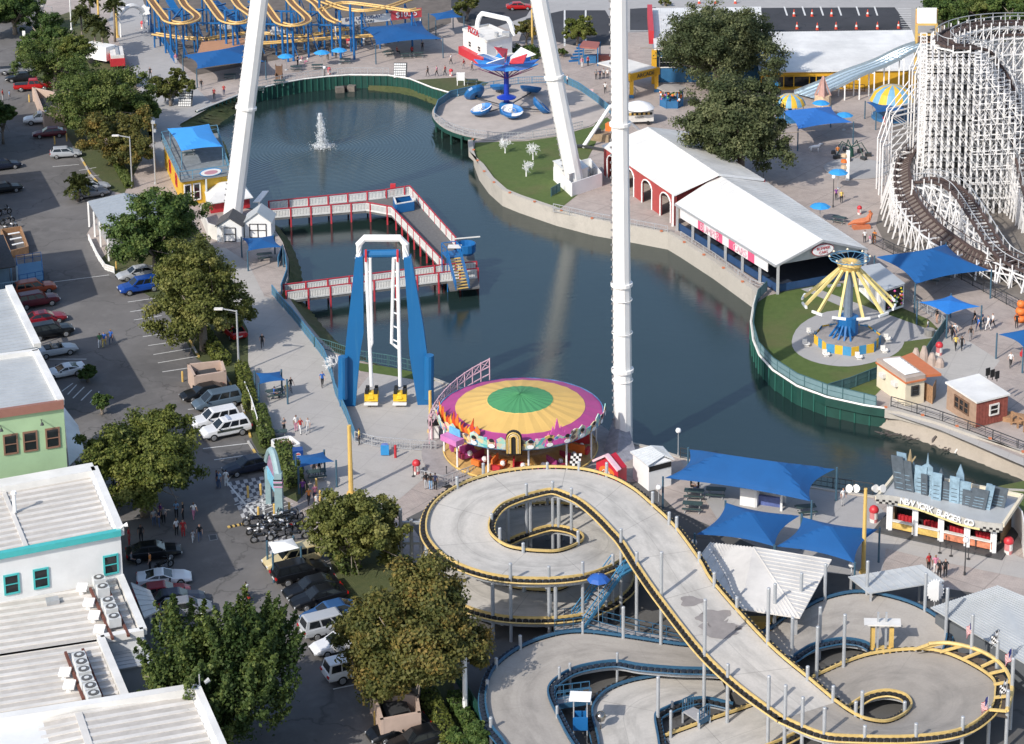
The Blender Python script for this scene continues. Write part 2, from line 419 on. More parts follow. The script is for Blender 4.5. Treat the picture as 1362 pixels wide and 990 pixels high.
sheet('planting_bed',[(118,222),(108,211),(85,175),(45,112),(22,62),(52,30),(110,10),(140,40),(150,75),(190,130),(205,180),(165,258),(150,255)],BANKG,.012,'planting strip under the far row of street trees','planting bed')
sheet('walkway',[(388,402),(372,400),(352,395),(330,350),(300,330),(285,330),(300,380),(330,440),(330,500),(352,560),(390,600),(420,650),(450,690),(500,690),(560,640),(585,650),(640,625),(660,610),(600,560),(585,505),(560,498),(500,488),(462,536),(448,472),(428,454),(405,428)],CONC,.016,'pale concrete walkway between the lake and the street trees','walkway')
sheet('walkway',[(195,0),(150,0),(145,30),(165,70),(185,110),(200,190),(215,225),(240,165),(285,140),(262,118),(235,80),(200,40)],CONC2,.012,'grey concrete walkway leading to the white entrance arch','walkway')
sheet('walkway',[(1200,500),(1215,470),(1245,440),(1290,455),(1362,500),(1362,620),(1250,572),(1180,549),(1185,530)],CONC,.012,'pale concrete apron around the ticket booths on the far bank','walkway')
sheet('walkway',[(1330,480),(1362,490),(1420,560),(1362,610),(1300,585),(1270,560)],PAV,.02,'pink paved corner beside the brown hut','walkway')
sheet('walkway',[(905,612),(1000,630),(1080,650),(1160,664),(1185,690),(1170,780),(1090,760),(960,700)],CONC2,.012,'grey concrete terrace under the blue shade sails','walkway')
sheet('walkway',[(1165,690),(1345,735),(1440,790),(1362,770),(1240,745),(1160,725)],CONC,.016,'light concrete strip in front of the burger stand','walkway')
sheet('kart_yard',[(540,690),(620,800),(640,870),(600,900),(640,1040),(1500,1040),(1500,830),(1362,800),(1180,770),(1080,760),(900,680),(860,640),(720,650),(600,660)],asphalt('yard_asphalt',(.09,.088,.085),.35),.014,'dark yard surface beneath the kart track','yard')
TEA=[(575,155),(580,140),(600,128),(640,119.5),(690,117.5),(740,119),(775,124),(800,135),(812,152),(795,162),(775,172),(740,181),(700,186.5),(660,187.5),(620,182),(590,171)]
sheet('ride_deck',TEA,M('ride_deck_concrete',(.43,.38,.34),.85,var=.15,scale=.5),.05,'round concrete deck under the tub ride','ride deck',k=4)
sheet('lawn',[(632,190),(660,189),(700,188),(740,182),(790,168),(800,150),(812,160),(795,185),(780,215),(770,258),(740,282),(690,265),(668,256),(650,240),(637,222),(630,203)],LAWN,.02,'green lawn with white ornamental trees beside the right bank','lawn')
sheet('lawn',[(546,107),(610,103),(650,110),(640,118),(600,127),(575,119)],BANKG,.02,'small grass bank behind the round ride deck','lawn')
sheet('lawn',[(452,474),(478,483),(520,489),(575,500),(585,507),(560,507),(520,500),(480,494),(460,486)],LAWN,.02,'narrow grass strip behind the blue pendulum ride','lawn')
sheet('lawn',[(1000,430),(1004,405),(1020,394),(1060,384),(1110,375),(1160,385),(1200,410),(1235,425),(1250,440),(1235,470),(1205,490),(1170,520),(1150,541),(1100,530),(1060,515),(1028,494),(1008,470)],LAWN,.02,'round green lawn around the yellow swing ride','lawn')
sheet('lawn',[(1290,655),(1362,640),(1420,690),(1362,700),(1330,690)],LAWN,.03,'scrap of lawn behind the burger stand','lawn')
sheet('swing_pad',sm([(1053,455),(1065,432),(1100,415),(1140,415),(1180,428),(1202,450),(1195,468),(1170,480),(1130,488),(1090,484),(1062,472)],3,True),CONC2,.04,'round concrete pad beneath the yellow swing ride','pad')
sheet('swing_path',[(1065,385),(1080,382),(1245,442),(1222,452)],CONC2,.03,'straight concrete path crossing the round lawn','path')
sheet('swing_path',[(1185,440),(1215,435),(1250,440),(1240,450),(1195,456)],CONC2,.034,'short concrete path from the swing ride to the plaza','path')
sheet('car_park',[(640,-10),(1420,-25),(1420,20),(1225,50),(1000,52),(870,42),(700,50),(640,25)],CONC2,.012,'pale drive beyond the arcade roof','drive')
sheet('car_park',[(700,25),(750,14),(805,14),(820,40),(825,60),(770,62),(720,52),(690,55)],ASPD,.02,'dark asphalt bays behind the tub ride','car park')
sheet('car_park',[(838,12),(872,10),(890,42),(838,42)],ASPD,.02,'dark asphalt bay beside the arcade roof','car park')
sheet('car_park',[(960,11),(1190,10),(1212,40),(1206,50),(1000,50),(960,45)],ASPD,.02,'black asphalt car park with white bay lines','car park')
sheet('car_park',[(590,-10),(720,-10),(700,22),(650,40),(610,30)],ASPD,.016,'dark car park behind the pizza stand','car park')
sheet('back_field',[(1235,-20),(1500,-20),(1500,60),(1250,60)],BANKG,.03,'grassy field behind the white coaster','field')
sheet('coaster_yard',[(190,0),(205,40),(240,85),(262,100),(420,70),(560,50),(600,30),(600,-40),(190,-40)],M('mulch_yard',(.13,.11,.095),.95,var=.3,scale=.6),.02,'dark gravel yard below the yellow coaster','yard')
sheet('coaster_yard',[(1165,300),(1180,240),(1190,150),(1240,60),(1500,60),(1500,440),(1362,400),(1320,385),(1180,330)],M('coaster_dirt',(.17,.15,.13),.95,var=.3,scale=.6),.02,'bare dirt beneath the white coaster','yard')
def wallstrip(name,px,mat,label,cat,depth=-3.0,th=.35,cap=None,up=0.0):
 p=poly(px); mb=MB(); n=len(p)
 A=[Vector((q.x,q.y,up)) for q in p]; B=[Vector((q.x,q.y,depth)) for q in p]
 cx=sum((G(u,v) for u,v in LAKE),Vector())/len(LAKE)
 C=[];
 for i,q in enumerate(p):
  d=p[min(i+1,n-1)]-p[max(i-1,0)]; nn=Vector((-d.y,d.x,0)).normalized()
  if (q+nn-cx).length<(q-cx).length: nn=-nn
  C.append(Vector((q.x,q.y,up))+nn*th)
 mb.strip(B,A); mb.strip(A,C); D=[Vector((q.x,q.y,-.6)) for q in C]; mb.strip(C,D)
 root=thing(name,Vector((p[0].x,p[0].y,0)),label,cat)
 mb.build('wall_face',mat,root)
 if cap:
  cb=MB(); cb.tube([Vector((q.x,q.y,up+.02)) for q in A],.14,5); cb.build('cap_rail',cap,root)
 return root,A
def ribs(root,A,d,mat,w=.18,depth=-2.6,up=0.):
 cen=sum((G(u,v) for u,v in LAKE),Vector())/len(LAKE)
 mb=MB()
 for q in resamp(A,d):
  t=(cen-q); t.z=0; t.normalize(); c=q+t*.06; mb.box((c.x,c.y,depth),(w,w,-depth+up-.05),math.atan2(t.y,t.x))
 mb.build('pile_ribs',mat,root)
r_,A_=wallstrip('sheet_pile_wall',LAKE[1:13],GRN,'long dark green sheet pile wall along the far lake edge','wall',cap=OFFW,up=.25); ribs(r_,A_,1.0,M('light_green_rib',(.018,.10,.075),.6),up=.2)
r_,A_=wallstrip('seawall',LAKE[15:29],CURBC,'pale concrete seawall curving along the right bank','wall',up=.35,th=.7)
mb=MB()
for q in resamp(A_,5.0): mb.box((q.x,q.y,.36),(.35,.35,.12))
mb.build('orange_light',M('terracotta',(.5,.16,.07),.7),r_)
r_,A_=wallstrip('sheet_pile_wall',LAKE[28:38],GRN,'dark green sheet pile wall below the round swing ride lawn','wall',cap=OFFW,up=.2); ribs(r_,A_,1.6,M('light_green_rib'),up=.15)
r_,A_=wallstrip('seawall',[(1178,546)]+LAKE[38:42],CURBC,'low concrete kerb wall above the sandy beach','wall',depth=-.5,up=.3,th=.5)
mb=MB()
for q in resamp(A_,4.0): mb.box((q.x,q.y,.31),(.3,.3,.12))
mb.build('orange_light',M('terracotta'),r_)
r_,A_=wallstrip('seawall',LAKE[44:58],CURBC,'concrete edge of the near terrace above the lake','wall',up=.1)
def slope(name,top,bot,mat,label,cat,za=0.):
 n=60
 def rs(px,z):
  P=[G(u,v,z) for u,v in sm(px,6)]; L=[0]
  for a,b in zip(P,P[1:]): L.append(L[-1]+(b-a).length)
  out=[];j=0
  for i in range(n+1):
   t=L[-1]*i/n
   while j<len(L)-2 and L[j+1]<t: j+=1
   f=(t-L[j])/max(1e-6,L[j+1]-L[j]); out.append(P[j].lerp(P[j+1],min(1,f)))
  return out
 A=rs(top,za);B=rs(bot,WL); m=6; rows=[]
 for j in range(m+1):
  f=j/m*1.15; row=[]
  for i in range(n+1):
   p=A[i].lerp(B[i],f); jit=0 if j in(0,) else .12
   row.append(Vector((p.x+rnd.uniform(-jit,jit),p.y+rnd.uniform(-jit,jit),p.z+rnd.uniform(-jit,jit)*.6+(0.02 if j==0 else 0))))
  rows.append(row)
 mb=MB()
 for a,b in zip(rows,rows[1:]): mb.strip(a,b)
 o=mb.build(name,mat,smooth=True); upfix(o); tag(o,label,cat,kind='structure'); return o
slope('bank',[(386,398),(405,425),(428,452),(448,470),(500,486),(560,497),(590,508)],[(402,400),(425,428),(446,452),(470,468),(520,492),(575,507),(600,520)],BANKG,'grassy lake bank beside the blue swing ride','bank')
slope('bank',[(300,262),(312,275),(342,280),(362,300),(376,322),(384,345),(384,372),(372,398)],[(318,264),(330,280),(356,292),(378,310),(392,335),(401,362),(400,385),(392,402)],BANKG,'weedy bank between the two piers','bank')
slope('bank',[(236,165),(270,190),(290,215),(296,240),(300,262)],[(275,160),(298,190),(306,215),(312,240),(318,264)],BANKG,'shaded bank below the lakeside cafe','bank')
slope('beach',[(1178,546),(1200,549),(1250,563),(1300,581),(1362,606),(1460,650)],[(1150,561),(1195,577),(1250,596),(1310,619),(1362,640),(1460,690)],SAND,'pale sandy beach on the right bank','beach')
slope('bank',[(490,114),(520,115),(548,119),(575,130),(606,140)],[(490,120),(520,123),(548,128),(577,139),(600,150)],BANKG,'muddy strip at the foot of the green wall','bank',-1.35)
slope('bank',[(236,165),(262,150),(290,139),(318,128)],[(284,172),(296,162),(314,150),(336,137)],BANKG,'grassy bank at the left end of the green wall','bank')
LINE=M('road_line_paint',(.62,.62,.6),.7,var=.25,scale=3)
YLINE=M('yellow_line_paint',(.62,.42,.12),.7,var=.2,scale=3)
def pline(mb,a,b,w=.12,z=.02):
 A=G(*a);B=G(*b); d=(B-A).normalized(); n=Vector((-d.y,d.x,0))*w/2
 mb.face([Vector((p.x,p.y,z)) for p in (A-n,B-n,B+n,A+n)])
mb=MB()
for k in range(10):
 a=(172+k*6.0,415+k*9.9-0); 
for a,b in [((170,402),(206,397)),((173,415),(212,409)),((178,426),(215,420)),((185,437),(228,430)),((190,448),(244,441)),((197,460),(252,452)),((204,472),(258,463)),((210,483),(264,474)),((216,495),(255,489)),((66,376),(145,366)),((270,597),(330,590)),((285,612),(340,604)),((250,545),(268,543)),((65,478),(115,478)),((82,521),(97,510)),((90,525),(102,512)),((97,530),(112,515)),((108,533),(122,519)),((120,536),(132,521)),((105,227),(128,223)),((70,222),(105,219)),((104,238),(132,233)),((92,250),(135,243)),((443,917),(487,908)),((300,500),(262,507))]: pline(mb,a,b,.14,.016)
o=mb.build('bay_markings',LINE,loc=(0,0,.016)); tag(o,'white parking bay lines painted on the street','road marking',kind='structure')
mb=MB()
for a,b in [((345,640),(352,690)),((300,640),(352,700)),((352,700),(382,770)),((315,625),(302,640))]: pline(mb,a,b,.18,.022)
for k in range(7): pline(mb,(312+k*9,672+k*2),(345+k*9,660+k*2),.1,.022)
for x in range(1043,1180,24): pline(mb,(x,9),(x+4,21),.3,.028)
for k in range(12): pline(mb,(1194+k*.7,12+k*3),(1212,12+k*3),.3,.028)
for x in (779,751): pline(mb,(x,14),(x,62),.3,.028)
pline(mb,(838,41),(890,41),.3,.03)
o=mb.build('bay_markings',LINE,loc=(0,0,.022)); tag(o,'white bay lines and hatching on the far car parks and checkered bay','road marking',kind='structure')
mb=MB()
o4=[G(302,642),G(350,634),G(362,672),G(322,690)]
for i in range(9):
 for j in range(9):
  def q(s,t):
   a=o4[0].lerp(o4[1],s); b=o4[3].lerp(o4[2],s); p=a.lerp(b,t); return Vector((p.x,p.y,.018))
  mb.face([q(i/9,j/9),q((i+1)/9,j/9),q((i+1)/9,(j+1)/9),q(i/9,(j+1)/9)],(i+j)%2)
o4=[G(345,700),G(370,695),G(395,740),G(372,770)]
for i in range(5):
 for j in range(12):
  mb.face([q(i/5,j/12),q((i+1)/5,j/12),q((i+1)/5,(j+1)/12),q(i/5,(j+1)/12)],(i+j)%2)
ck=mb.build('checkered_paving',[M('check_light',(.42,.42,.42),.8,var=.15),M('check_dark',(.09,.09,.1),.8,var=.2)],loc=(0,0,.018)); upfix(ck); tag(ck,'black and white checkered paving by the sign pylon','paving',kind='structure')
def kerb(px,label,mats=(None,)):
 P=resamp(poly(px),1.0); mb=MB()
 for i,(a,b) in enumerate(zip(P,P[1:])): mb.beam(a+Vector((0,0,.07)),b+Vector((0,0,.07)),.2,.15,(i//2)%2)
 o=mb.build('kerb',[M('kerb_concrete',(.42,.41,.39),.85,var=.2),M('kerb_yellow',(.62,.42,.12),.7,var=.25,scale=2)]); tag(o,label,'kerb',kind='structure')
kerb([(238,428),(266,478)],'yellow and grey kerb at the head of the empty parking bays')
kerb([(108,211),(120,232),(136,250)],'yellow and grey kerb beside the silver hatchback')
kerb([(330,588),(345,612)],'yellow and grey kerb behind the police car')
kerb([(300,500),(322,540),(334,586)],'kerb along the hedge behind the four parked cars')
# ================================================================ buildings
ROOFW=M('white_metal_roof',(.70,.69,.66),.45,var=.2,scale=.22)
ROOFD=M('dirty_white_roof',(.63,.605,.565),.5,var=.2,scale=.3)
RIBT=M('rib_tan',(.47,.44,.40),.6,var=.15)
ROOFG=M('grey_metal_roof',(.40,.42,.43),.45,var=.12,scale=.5)
WALLW=M('white_stucco',(.68,.69,.69),.8,var=.08,scale=.6); WALLG=M('green_stucco',(.33,.47,.28),.8,var=.1,scale=.5)
WALLB=M('beige_stucco',(.48,.42,.36),.85,var=.12,scale=.6); BARN=M('barn_red',(.36,.055,.05),.6,var=.12,scale=.7)
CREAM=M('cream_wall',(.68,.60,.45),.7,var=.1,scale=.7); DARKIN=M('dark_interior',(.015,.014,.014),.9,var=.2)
ARCY=M('arcade_yellow',(.60,.33,.02),.6,var=.1,scale=.6); ARCB=M('arcade_blue',(.03,.14,.30),.6,var=.12)
TAN=M('tan_siding',(.34,.23,.16),.8,var=.2,scale=2); WOOD=M('brown_fence_wood',(.33,.19,.10),.8,var=.3,scale=4)
BRWN=M('coping_brown',(.26,.12,.09),.7,var=.1); SHING=M('dark_shingle',(.09,.085,.085),.9,var=.25,scale=4)
def lerpq(q,s,t): return (q[0].lerp(q[1],s)).lerp(q[3].lerp(q[2],s),t)
def ribroof(mb,q,n,h=.06,w=.09,th=.12,mi=0,along=0,rmi=None):
 """q = 4 corners; ribs run from edge 0-3 to edge 1-2 (along=0) or from 0-1 to 3-2"""
 q=[Vector(p) for p in q]; mb.slab(q,th,mi)
 up=Vector((0,0,h/2-.005))
 for i in range(n+1):
  f=(i+.02)/(n+.04)
  a,b=(lerpq(q,0,f),lerpq(q,1,f)) if along==0 else (lerpq(q,f,0),lerpq(q,f,1))
  mb.beam(a+up,b+up,w,h,mi if rmi is None else rmi)
def walls(mb,P,z0,z1,mi=0): mb.prism([(p[0],p[1]) for p in P],z0,z1,mi)
def wnd(parent,c,right,w,h,frame,name='window',bars=True):
 """window on a vertical wall: c = centre, right = unit vector along the wall seen from outside"""
 r=Vector(right).normalized(); u=Vector((0,0,1)); n=r.cross(u)
 c=Vector(c)
 def rect(mb,c,w,h,d,mi=0):
  mb.plate([c-r*w/2-u*h/2+n*d,c+r*w/2-u*h/2+n*d,c+r*w/2+u*h/2+n*d,c-r*w/2+u*h/2+n*d],d+.05,mi)
 mb=MB(); t=.14
 for s in (-1,1): rect(mb,c+r*s*(w/2-t/2),t,h,.10)
 for s in (-1,1): rect(mb,c+u*s*(h/2-t/2),w-2*t,t,.12)
 if bars: rect(mb,c,w-2*t,.06,.11)
 f=mb.build(name,frame,parent)
 mb=MB(); rect(mb,c,w-.1,h-.1,.03); mb.build('pane',GLASS,f)
 return f
STD=(G(130,240)-G(450,960)); STD.z=0; STD.normalize(); RTD=Vector((STD.y,-STD.x,0))
# --- nearest white roof at the bottom left
z=8.
t=thing('shop_building',G(150,1000),'nearest white ribbed roof in the bottom left corner of the picture','building','white roofed shop buildings on the left')
A,B=G(-40,961,z),G(262,914,z); d1=(B-A).normalized(); Cc=B+(G(300,1000,z)-B)*1.5; Dd=A+(Cc-B)
Rg0=G(104,946,z)+Vector((0,0,.3)); Rg1=Rg0+(Cc-B)
mb=MB(); walls(mb,[A,Dd,Cc,B],0,z-.5); mb.build('wall',WALLW,t)
lo=Vector((0,0,-.5))
mb=MB(); ribroof(mb,[Rg0+lo,B+lo-d1*.5,Cc+lo-d1*.5,Rg1+lo],13,.06,.36,.1,mi=1,rmi=0); ribroof(mb,[A+lo*2.2,Rg0+lo,Rg1+lo,Dd+lo*2.2],13,.06,.36,.1,mi=1,rmi=0); mb.beam(Rg0+lo+Vector((0,0,.05)),Rg1+lo+Vector((0,0,.05)),.5,.08); mb.build('roof',[ROOFD,RIBT],t)
mb=MB(); mb.beam(A-Vector((0,0,.2)),B-Vector((0,0,.2)),.7,.7); mb.beam(B-Vector((0,0,.2)),Cc-Vector((0,0,.2)),.5,.7); mb.build('parapet',ROOFW,t)
mb=MB(); mb.cone(B+Vector((.2,0,.15)),B+Vector((.2,0,1.)),.05,.05,6); mb.cone(B+Vector((.5,.3,.15)),B+Vector((.8,.5,.3)),.15,.2,8); mb.build('floodlight',GALV,t)
# --- wide middle roof with the air conditioners
z=4.2
t=thing('shop_building',G(80,960,0),'wide low white ribbed roof carrying rows of air conditioners','building','white roofed shop buildings on the left')
P0=G(-60,802,z); P1=G(160,770,z); P2=G(191,843,z); P3=G(134,852,z); P4=G(170,938,z); P5=G(-60,985,z)
mb=MB(); walls(mb,[P0,P5,P4,P3,P2,P1],0,z-.3); mb.build('wall',WALLW,t)
Q1=P1+(P4-P3); Q0=P0+(P4-P3)
mb=MB(); X=P0.lerp(P1,.66); Y=X+(P2-P1); 
Pm=P3-(P2-P1)
ribroof(mb,[P0,P1-RTD*.4,P2-RTD*.4,P0+(P2-P1)],9,.06,.38,.12,mi=1,rmi=0); ribroof(mb,[P0+(P2-P1),P3-RTD*.3,P4-RTD*.3,P0+(P2-P1)+(P4-P3)],10,.06,.38,.12,mi=1,rmi=0); mb.build('roof',[ROOFD,RIBT],t)
mb=MB()
for a,b in ((P1,P2),(P2,P3),(P3,P4)): mb.beam(a+Vector((0,0,.15)),b+Vector((0,0,.15)),.55,.55)
mb.build('parapet',ROOFW,t)
def acunit(mb,c,s=.8):
 mb.box(c,(s,s,.75),R(25)); mb.cone((c[0],c[1],c[2]+.75),(c[0],c[1],c[2]+.80),s*.42,s*.42,12,1); mb.cone((c[0],c[1],c[2]+.801),(c[0],c[1],c[2]+.83),s*.2,s*.2,8,0)
gac='air conditioners on the wide shop roof'
RUST=M('rusty_rail',(.13,.045,.03),.85,var=.3,scale=4)
def railset(px,lab):
 P=poly(px,z+.35); r=thing('roof_rack',P[0],lab,'roof rack'); mb=MB()
 mb.beam(P[0],P[1],.2,.2); mb.beam(P[2],P[3],.2,.2); mb.build('rail',RUST,r)
 mb=MB()
 for k in range(7):
  a=P[0].lerp(P[1],k/6.5); b=P[2].lerp(P[3],k/6.5)
  mb.beam(a-Vector((0,0,.15)),b-Vector((0,0,.15)),.08,.08); mb.cone(a-Vector((0,0,.35)),a-Vector((0,0,.1)),.05,.05,5); mb.cone(b-Vector((0,0,.35)),b-Vector((0,0,.1)),.05,.05,5)
 mb.build('crossbar',GALV,r)
railset([(120,783),(150,850),(142,780),(171,846)],'rusty rail rack with air conditioners nearest the teal window wall'); railset([(87,868),(111,930),(110,864),(136,928)],'rusty rail rack with air conditioners nearest the bottom roof')
GREYV=M('ac_grille',(.10,.10,.10),.6,var=.2)
for i,(u,v,l) in enumerate([(132,776,'air conditioner at the top of the upper rack'),(137,788,'second air conditioner down the upper rack'),(144,806,'third air conditioner down the upper rack'),(148,815,'fourth air conditioner down the upper rack'),(152,828,'lowest air conditioner of the upper rack'),(106,880,'top air conditioner of the lower rack'),(109,889,'second air conditioner of the lower rack'),(112,899,'third air conditioner of the lower rack'),(116,911,'fourth air conditioner of the lower rack'),(121,921,'fifth air conditioner of the lower rack'),(125,931,'lowest air conditioner of the lower rack')]):
 mb=MB(); acunit(mb,tuple(G(u,v+3,z+.38)),.95); o=mb.build('air_conditioner',[M('ac_white',(.58,.6,.6),.5,var=.1),GREYV]); tag(o,l,'air conditioner',gac)
for i,(u,v,l) in enumerate([(109,790,'white roof vent hood left of the upper rack, topmost'),(118,810,'second white roof vent hood left of the upper rack'),(125,827,'third white roof vent hood left of the upper rack'),(132,846,'fourth white roof vent hood at the end of the upper rack'),(86,903,'upper white vent hood beside the lower rack'),(92,920,'lower white vent hood beside the lower rack'),(112,774,'white turbine vent by the teal window wall')]):
 c=G(u,v,z); mb=MB(); mb.cone(c,c+Vector((0,0,.5)),.22,.22,8); mb.plate([c+Vector((-.4,-.35,.5)),c+Vector((.45,-.35,.5)),c+Vector((.45,.4,.75)),c+Vector((-.4,.4,.75))],.2); o=mb.build('roof_vent',WHITE); tag(o,l,'roof vent','vent hoods on the wide shop roof')
mb=MB(); c=G(70,802,z); mb.box((c.x,c.y,z),(1.0,.8,.35),.4); o=mb.build('roof_hatch',GALV); tag(o,'small grey hatch box on the wide white roof','roof hatch')
t=thing('annex',G(165,900),'low grey annex in the shaded notch of the wide shop roof','annex')
P=poly([(133,851),(190,842),(204,880),(150,890)],3.0); mb=MB(); walls(mb,[P[0],P[3],P[2],P[1]],0,2.85); mb.build('wall',M('grey_blue_wall',(.30,.33,.36),.8,var=.08),t)
P=poly([(133,855),(192,846),(206,882),(150,892)],3.0); mb=MB(); ribroof(mb,[P[0],P[1],P[2],P[3]],8,.05,.06,.1); mb.build('roof',ROOFG,t)
P=[G(174,775,4.0),G(200,786,3.0),G(212,812,3.0),G(192,822,4.0)]
t=thing('awning',G(200,800),'grey metal awning on the street side of the wide shop roof','awning'); mb=MB(); ribroof(mb,P,6,.04,.05,.1,along=0); mb.build('canopy',ROOFG,t); mb=MB()
for p in (P[1],P[2]): mb.beam(p-Vector((.1,0,.1)),Vector((p.x-.1,p.y,0)),.12)
mb.build('post',WHITE,t)
# --- white building with teal trim
z=8.7
t=thing('shop_building',G(80,800,0),'white building with teal trim and teal framed windows','building')
F1=G(160,703,z); F0=G(-60,745,z); dF=(F1-F0).normalized(); Bk=G(125,621,z)-F1
mb=MB(); walls(mb,[F0,F1,F1+Bk,F0+Bk],0,z-.6); mb.build('wall',WALLW,t)
mb=MB(); zz=Vector((0,0,-.55)); ribroof(mb,[F0+Bk*.97+zz,F1+Bk*.97+zz-dF*.5,F1+Bk*.03+zz-dF*.5,F0+Bk*.03+zz],11,.06,.38,.1,mi=1,rmi=0)
mb.beam(G(5,655,z-.45),G(38,735,z-.45),.35,.1); mb.build('roof',[ROOFD,RIBT],t)
mb=MB(); h=Vector((0,0,-.3)); mb.beam(F1+h,F1+Bk+h,.6,.7); mb.beam(F0+Bk+h,F1+Bk+h,1.6,.7); mb.build('parapet',ROOFW,t)
mb=MB(); nF=Vector((dF.y,-dF.x,0)); mb.beam(F0+h+nF*.05,F1+h+nF*.05,.5,.5); mb.build('teal_band',TEAL,t)
for u,v in ((13,771),(53,766),(147,751)):
 c=G(u,v,z-3.1); pr=(c-F0).dot(dF); c2=F0+dF*pr; wnd(t,(c2.x,c2.y,z-3.0),dF,1.25,1.75,TEAL)
mb=MB(); c=G(20,682,z-.5); mb.cone(c,c+Vector((0,0,1.7)),.16,.16,8); mb.cone(c+Vector((0,0,1.7)),c+Vector((0,0,1.9)),.26,.22,8); o=mb.build('vent_pipe',WHITE); tag(o,'tall white vent pipe on the ribbed roof of the teal trimmed building','vent pipe')
mb=MB(); c=F1; mb.beam(c,c+Vector((.3,.1,.25)),.1); mb.cone(c+Vector((.3,.1,.2)),c+Vector((.55,.2,.25)),.12,.2,8); o=mb.build('floodlight',WHITE); tag(o,'white floodlight on the corner of the teal trimmed building','floodlight')
# --- green building
z=13.3
t=thing('shop_building',G(40,640,0),'green building with brown framed windows and a grey roof','building')
F1=G(84,532,z); F0=G(-60,553,z); dF=(F1-F0).normalized(); Bk=G(50,466,z)-F1; nF=Vector((dF.y,-dF.x,0))
mb=MB(); walls(mb,[F0,F1,F1+Bk,F0+Bk],0,z-.5); mb.build('wall',WALLG,t)
mb=MB(); zz=Vector((0,0,-.35)); ribroof(mb,[F0+Bk+zz,F1+Bk+zz,F1+zz,F0+zz],18,.04,.06,.1); mb.build('roof',ROOFG,t)
mb=MB(); h=Vector((0,0,-.2)); mb.beam(F1+h-dF*.2,F1+Bk+h-dF*.2,.6,.6); mb.beam(F0+h+Bk,F1+Bk+h,.5,.6); mb.build('parapet',ROOFW,t)
mb=MB(); mb.beam(F0+nF*.1-Vector((0,0,.35)),F1+nF*.1-Vector((0,0,.35)),.4,.75); mb.build('brown_coping',BRWN,t)
for u in (11,38,69):
 c=G(u,582,z-3.7); pr=(c-F0).dot(dF); c2=F0+dF*pr; wnd(t,(c2.x,c2.y,z-3.4),dF,1.25,1.9,M('brown_frame',(.22,.12,.08),.6))
for u,v in ((52,551),(0,565)):
 c=G(u,v,z-1.6); pr=(c-F0).dot(dF); c2=F0+dF*pr+nF*.05; c2.z=z-1.5; mb=MB(); mb.beam(c2,c2+nF*.7,.06); mb.cone(c2+nF*.7,c2+nF*.75+Vector((0,0,-.25)),.1,.18,8); mb.build('wall_lamp',DKM,t)
t=thing('porch',G(105,610),'white awning and railed porch beside the green building','porch')
P=[G(84,540,5.),G(104,566,4.2),G(112,600,4.2),G(92,620,5.)]; mb=MB(); mb.slab(P,.12); mb.build('canopy',ROOFW,t); mb=MB()
for p in (P[1],P[2]): mb.beam(p-Vector((.1,0,.1)),Vector((p.x-.1,p.y,0)),.14)
mb.build('post',WHITE,t)
# --- buildings further up the left edge
t=thing('shop_building',G(20,470),'pale grey roofed building behind the green one, cut by the left edge','building')
z=9.; F1=G(50,462,z); F0=G(-80,484,z); Bk=G(12,384,z)-F1
mb=MB(); walls(mb,[F0,F1,F1+Bk,F0+Bk],0,z-.4); mb.build('wall',WALLB,t)
mb=MB(); ribroof(mb,[F0+Bk,F1+Bk,F1,F0],20,.05,.07,.12); mb.build('roof',ROOFG,t)
mb=MB(); mb.beam(F1+Vector((0,0,.15)),F1+Bk+Vector((0,0,.15)),.7,.5); mb.build('parapet',ROOFW,t)
t=thing('awning',G(48,450),'long grey standing seam awning above the parked cars','awning')
P=[G(12,386,4.6),G(24,400,3.4),G(52,452,3.4),G(36,466,4.6)]; mb=MB(); ribroof(mb,P,10,.04,.05,.1); mb.build('canopy',M('charcoal_roof',(.16,.17,.18),.5,var=.12),t); mb=MB()
for f in (0,.5,1): p=P[1].lerp(P[2],f); mb.beam(p-Vector((.15,0,.1)),Vector((p.x-.15,p.y,0)),.14)
mb.build('post',WHITE,t)
t=thing('porch_shed',G(10,390),'shed with a dark shingle roof and pale blue porch at the left edge','shed')
P=[G(-40,318,4.4),G(4,312,4.4),G(22,354,3.6),G(-40,362,3.6)]; mb=MB(); mb.slab(P,.15); mb.build('roof',SHING,t)
q=[Vector((p.x,p.y,0)) for p in P]; mb=MB(); walls(mb,[q[0],q[3].lerp(q[0],.2),q[2].lerp(q[1],.2)-RTD*.6,q[1]-RTD*.4],0,3.3); mb.build('wall',M('pale_blue_wall',(.30,.42,.52),.7,var=.1),t)
mb=MB()
for f in (0,.5,1): p=q[1].lerp(q[2],f); mb.beam((p.x,p.y,0),(p.x,p.y,3.6+.7*(1-f)),.16)
for k in range(14): p=q[3].lerp(q[2],.5+.5*k/13); mb.beam((p.x,p.y,.8),(p.x,p.y,1.7),.05)
p0=q[3].lerp(q[2],.5);p1=q[2]; mb.beam((p0.x,p0.y,1.75),(p1.x,p1.y,1.75),.1); mb.beam((p0.x,p0.y,.75),(p1.x,p1.y,.75),.1)
mb.build('porch_rail',M('pale_blue_paint',(.42,.58,.68),.6,var=.1),t)
t=thing('wooden_planter',G(25,335),'open brown wooden box with white boards beside the blue stairs','planter')
P=[G(2,315),G(28,311),G(38,338),G(14,344)]; mb=MB()
for a,b in zip(P,P[1:]+P[:1]): mb.beam(a+Vector((0,0,.5)),b+Vector((0,0,.5)),.15,1.)
mb.build('box_side',WOOD,t); mb=MB()
for f in (.25,.5,.75): a=P[0].lerp(P[3],f);b=P[1].lerp(P[2],f); mb.beam(a.lerp(b,.25)+Vector((0,0,.9)),a.lerp(b,.85)+Vector((0,0,.9)),.35,.08)
mb.build('white_board',WHITE,t)
t=thing('blue_stairs',G(45,365),'blue metal stairs and landing beside the porch shed','stairs')
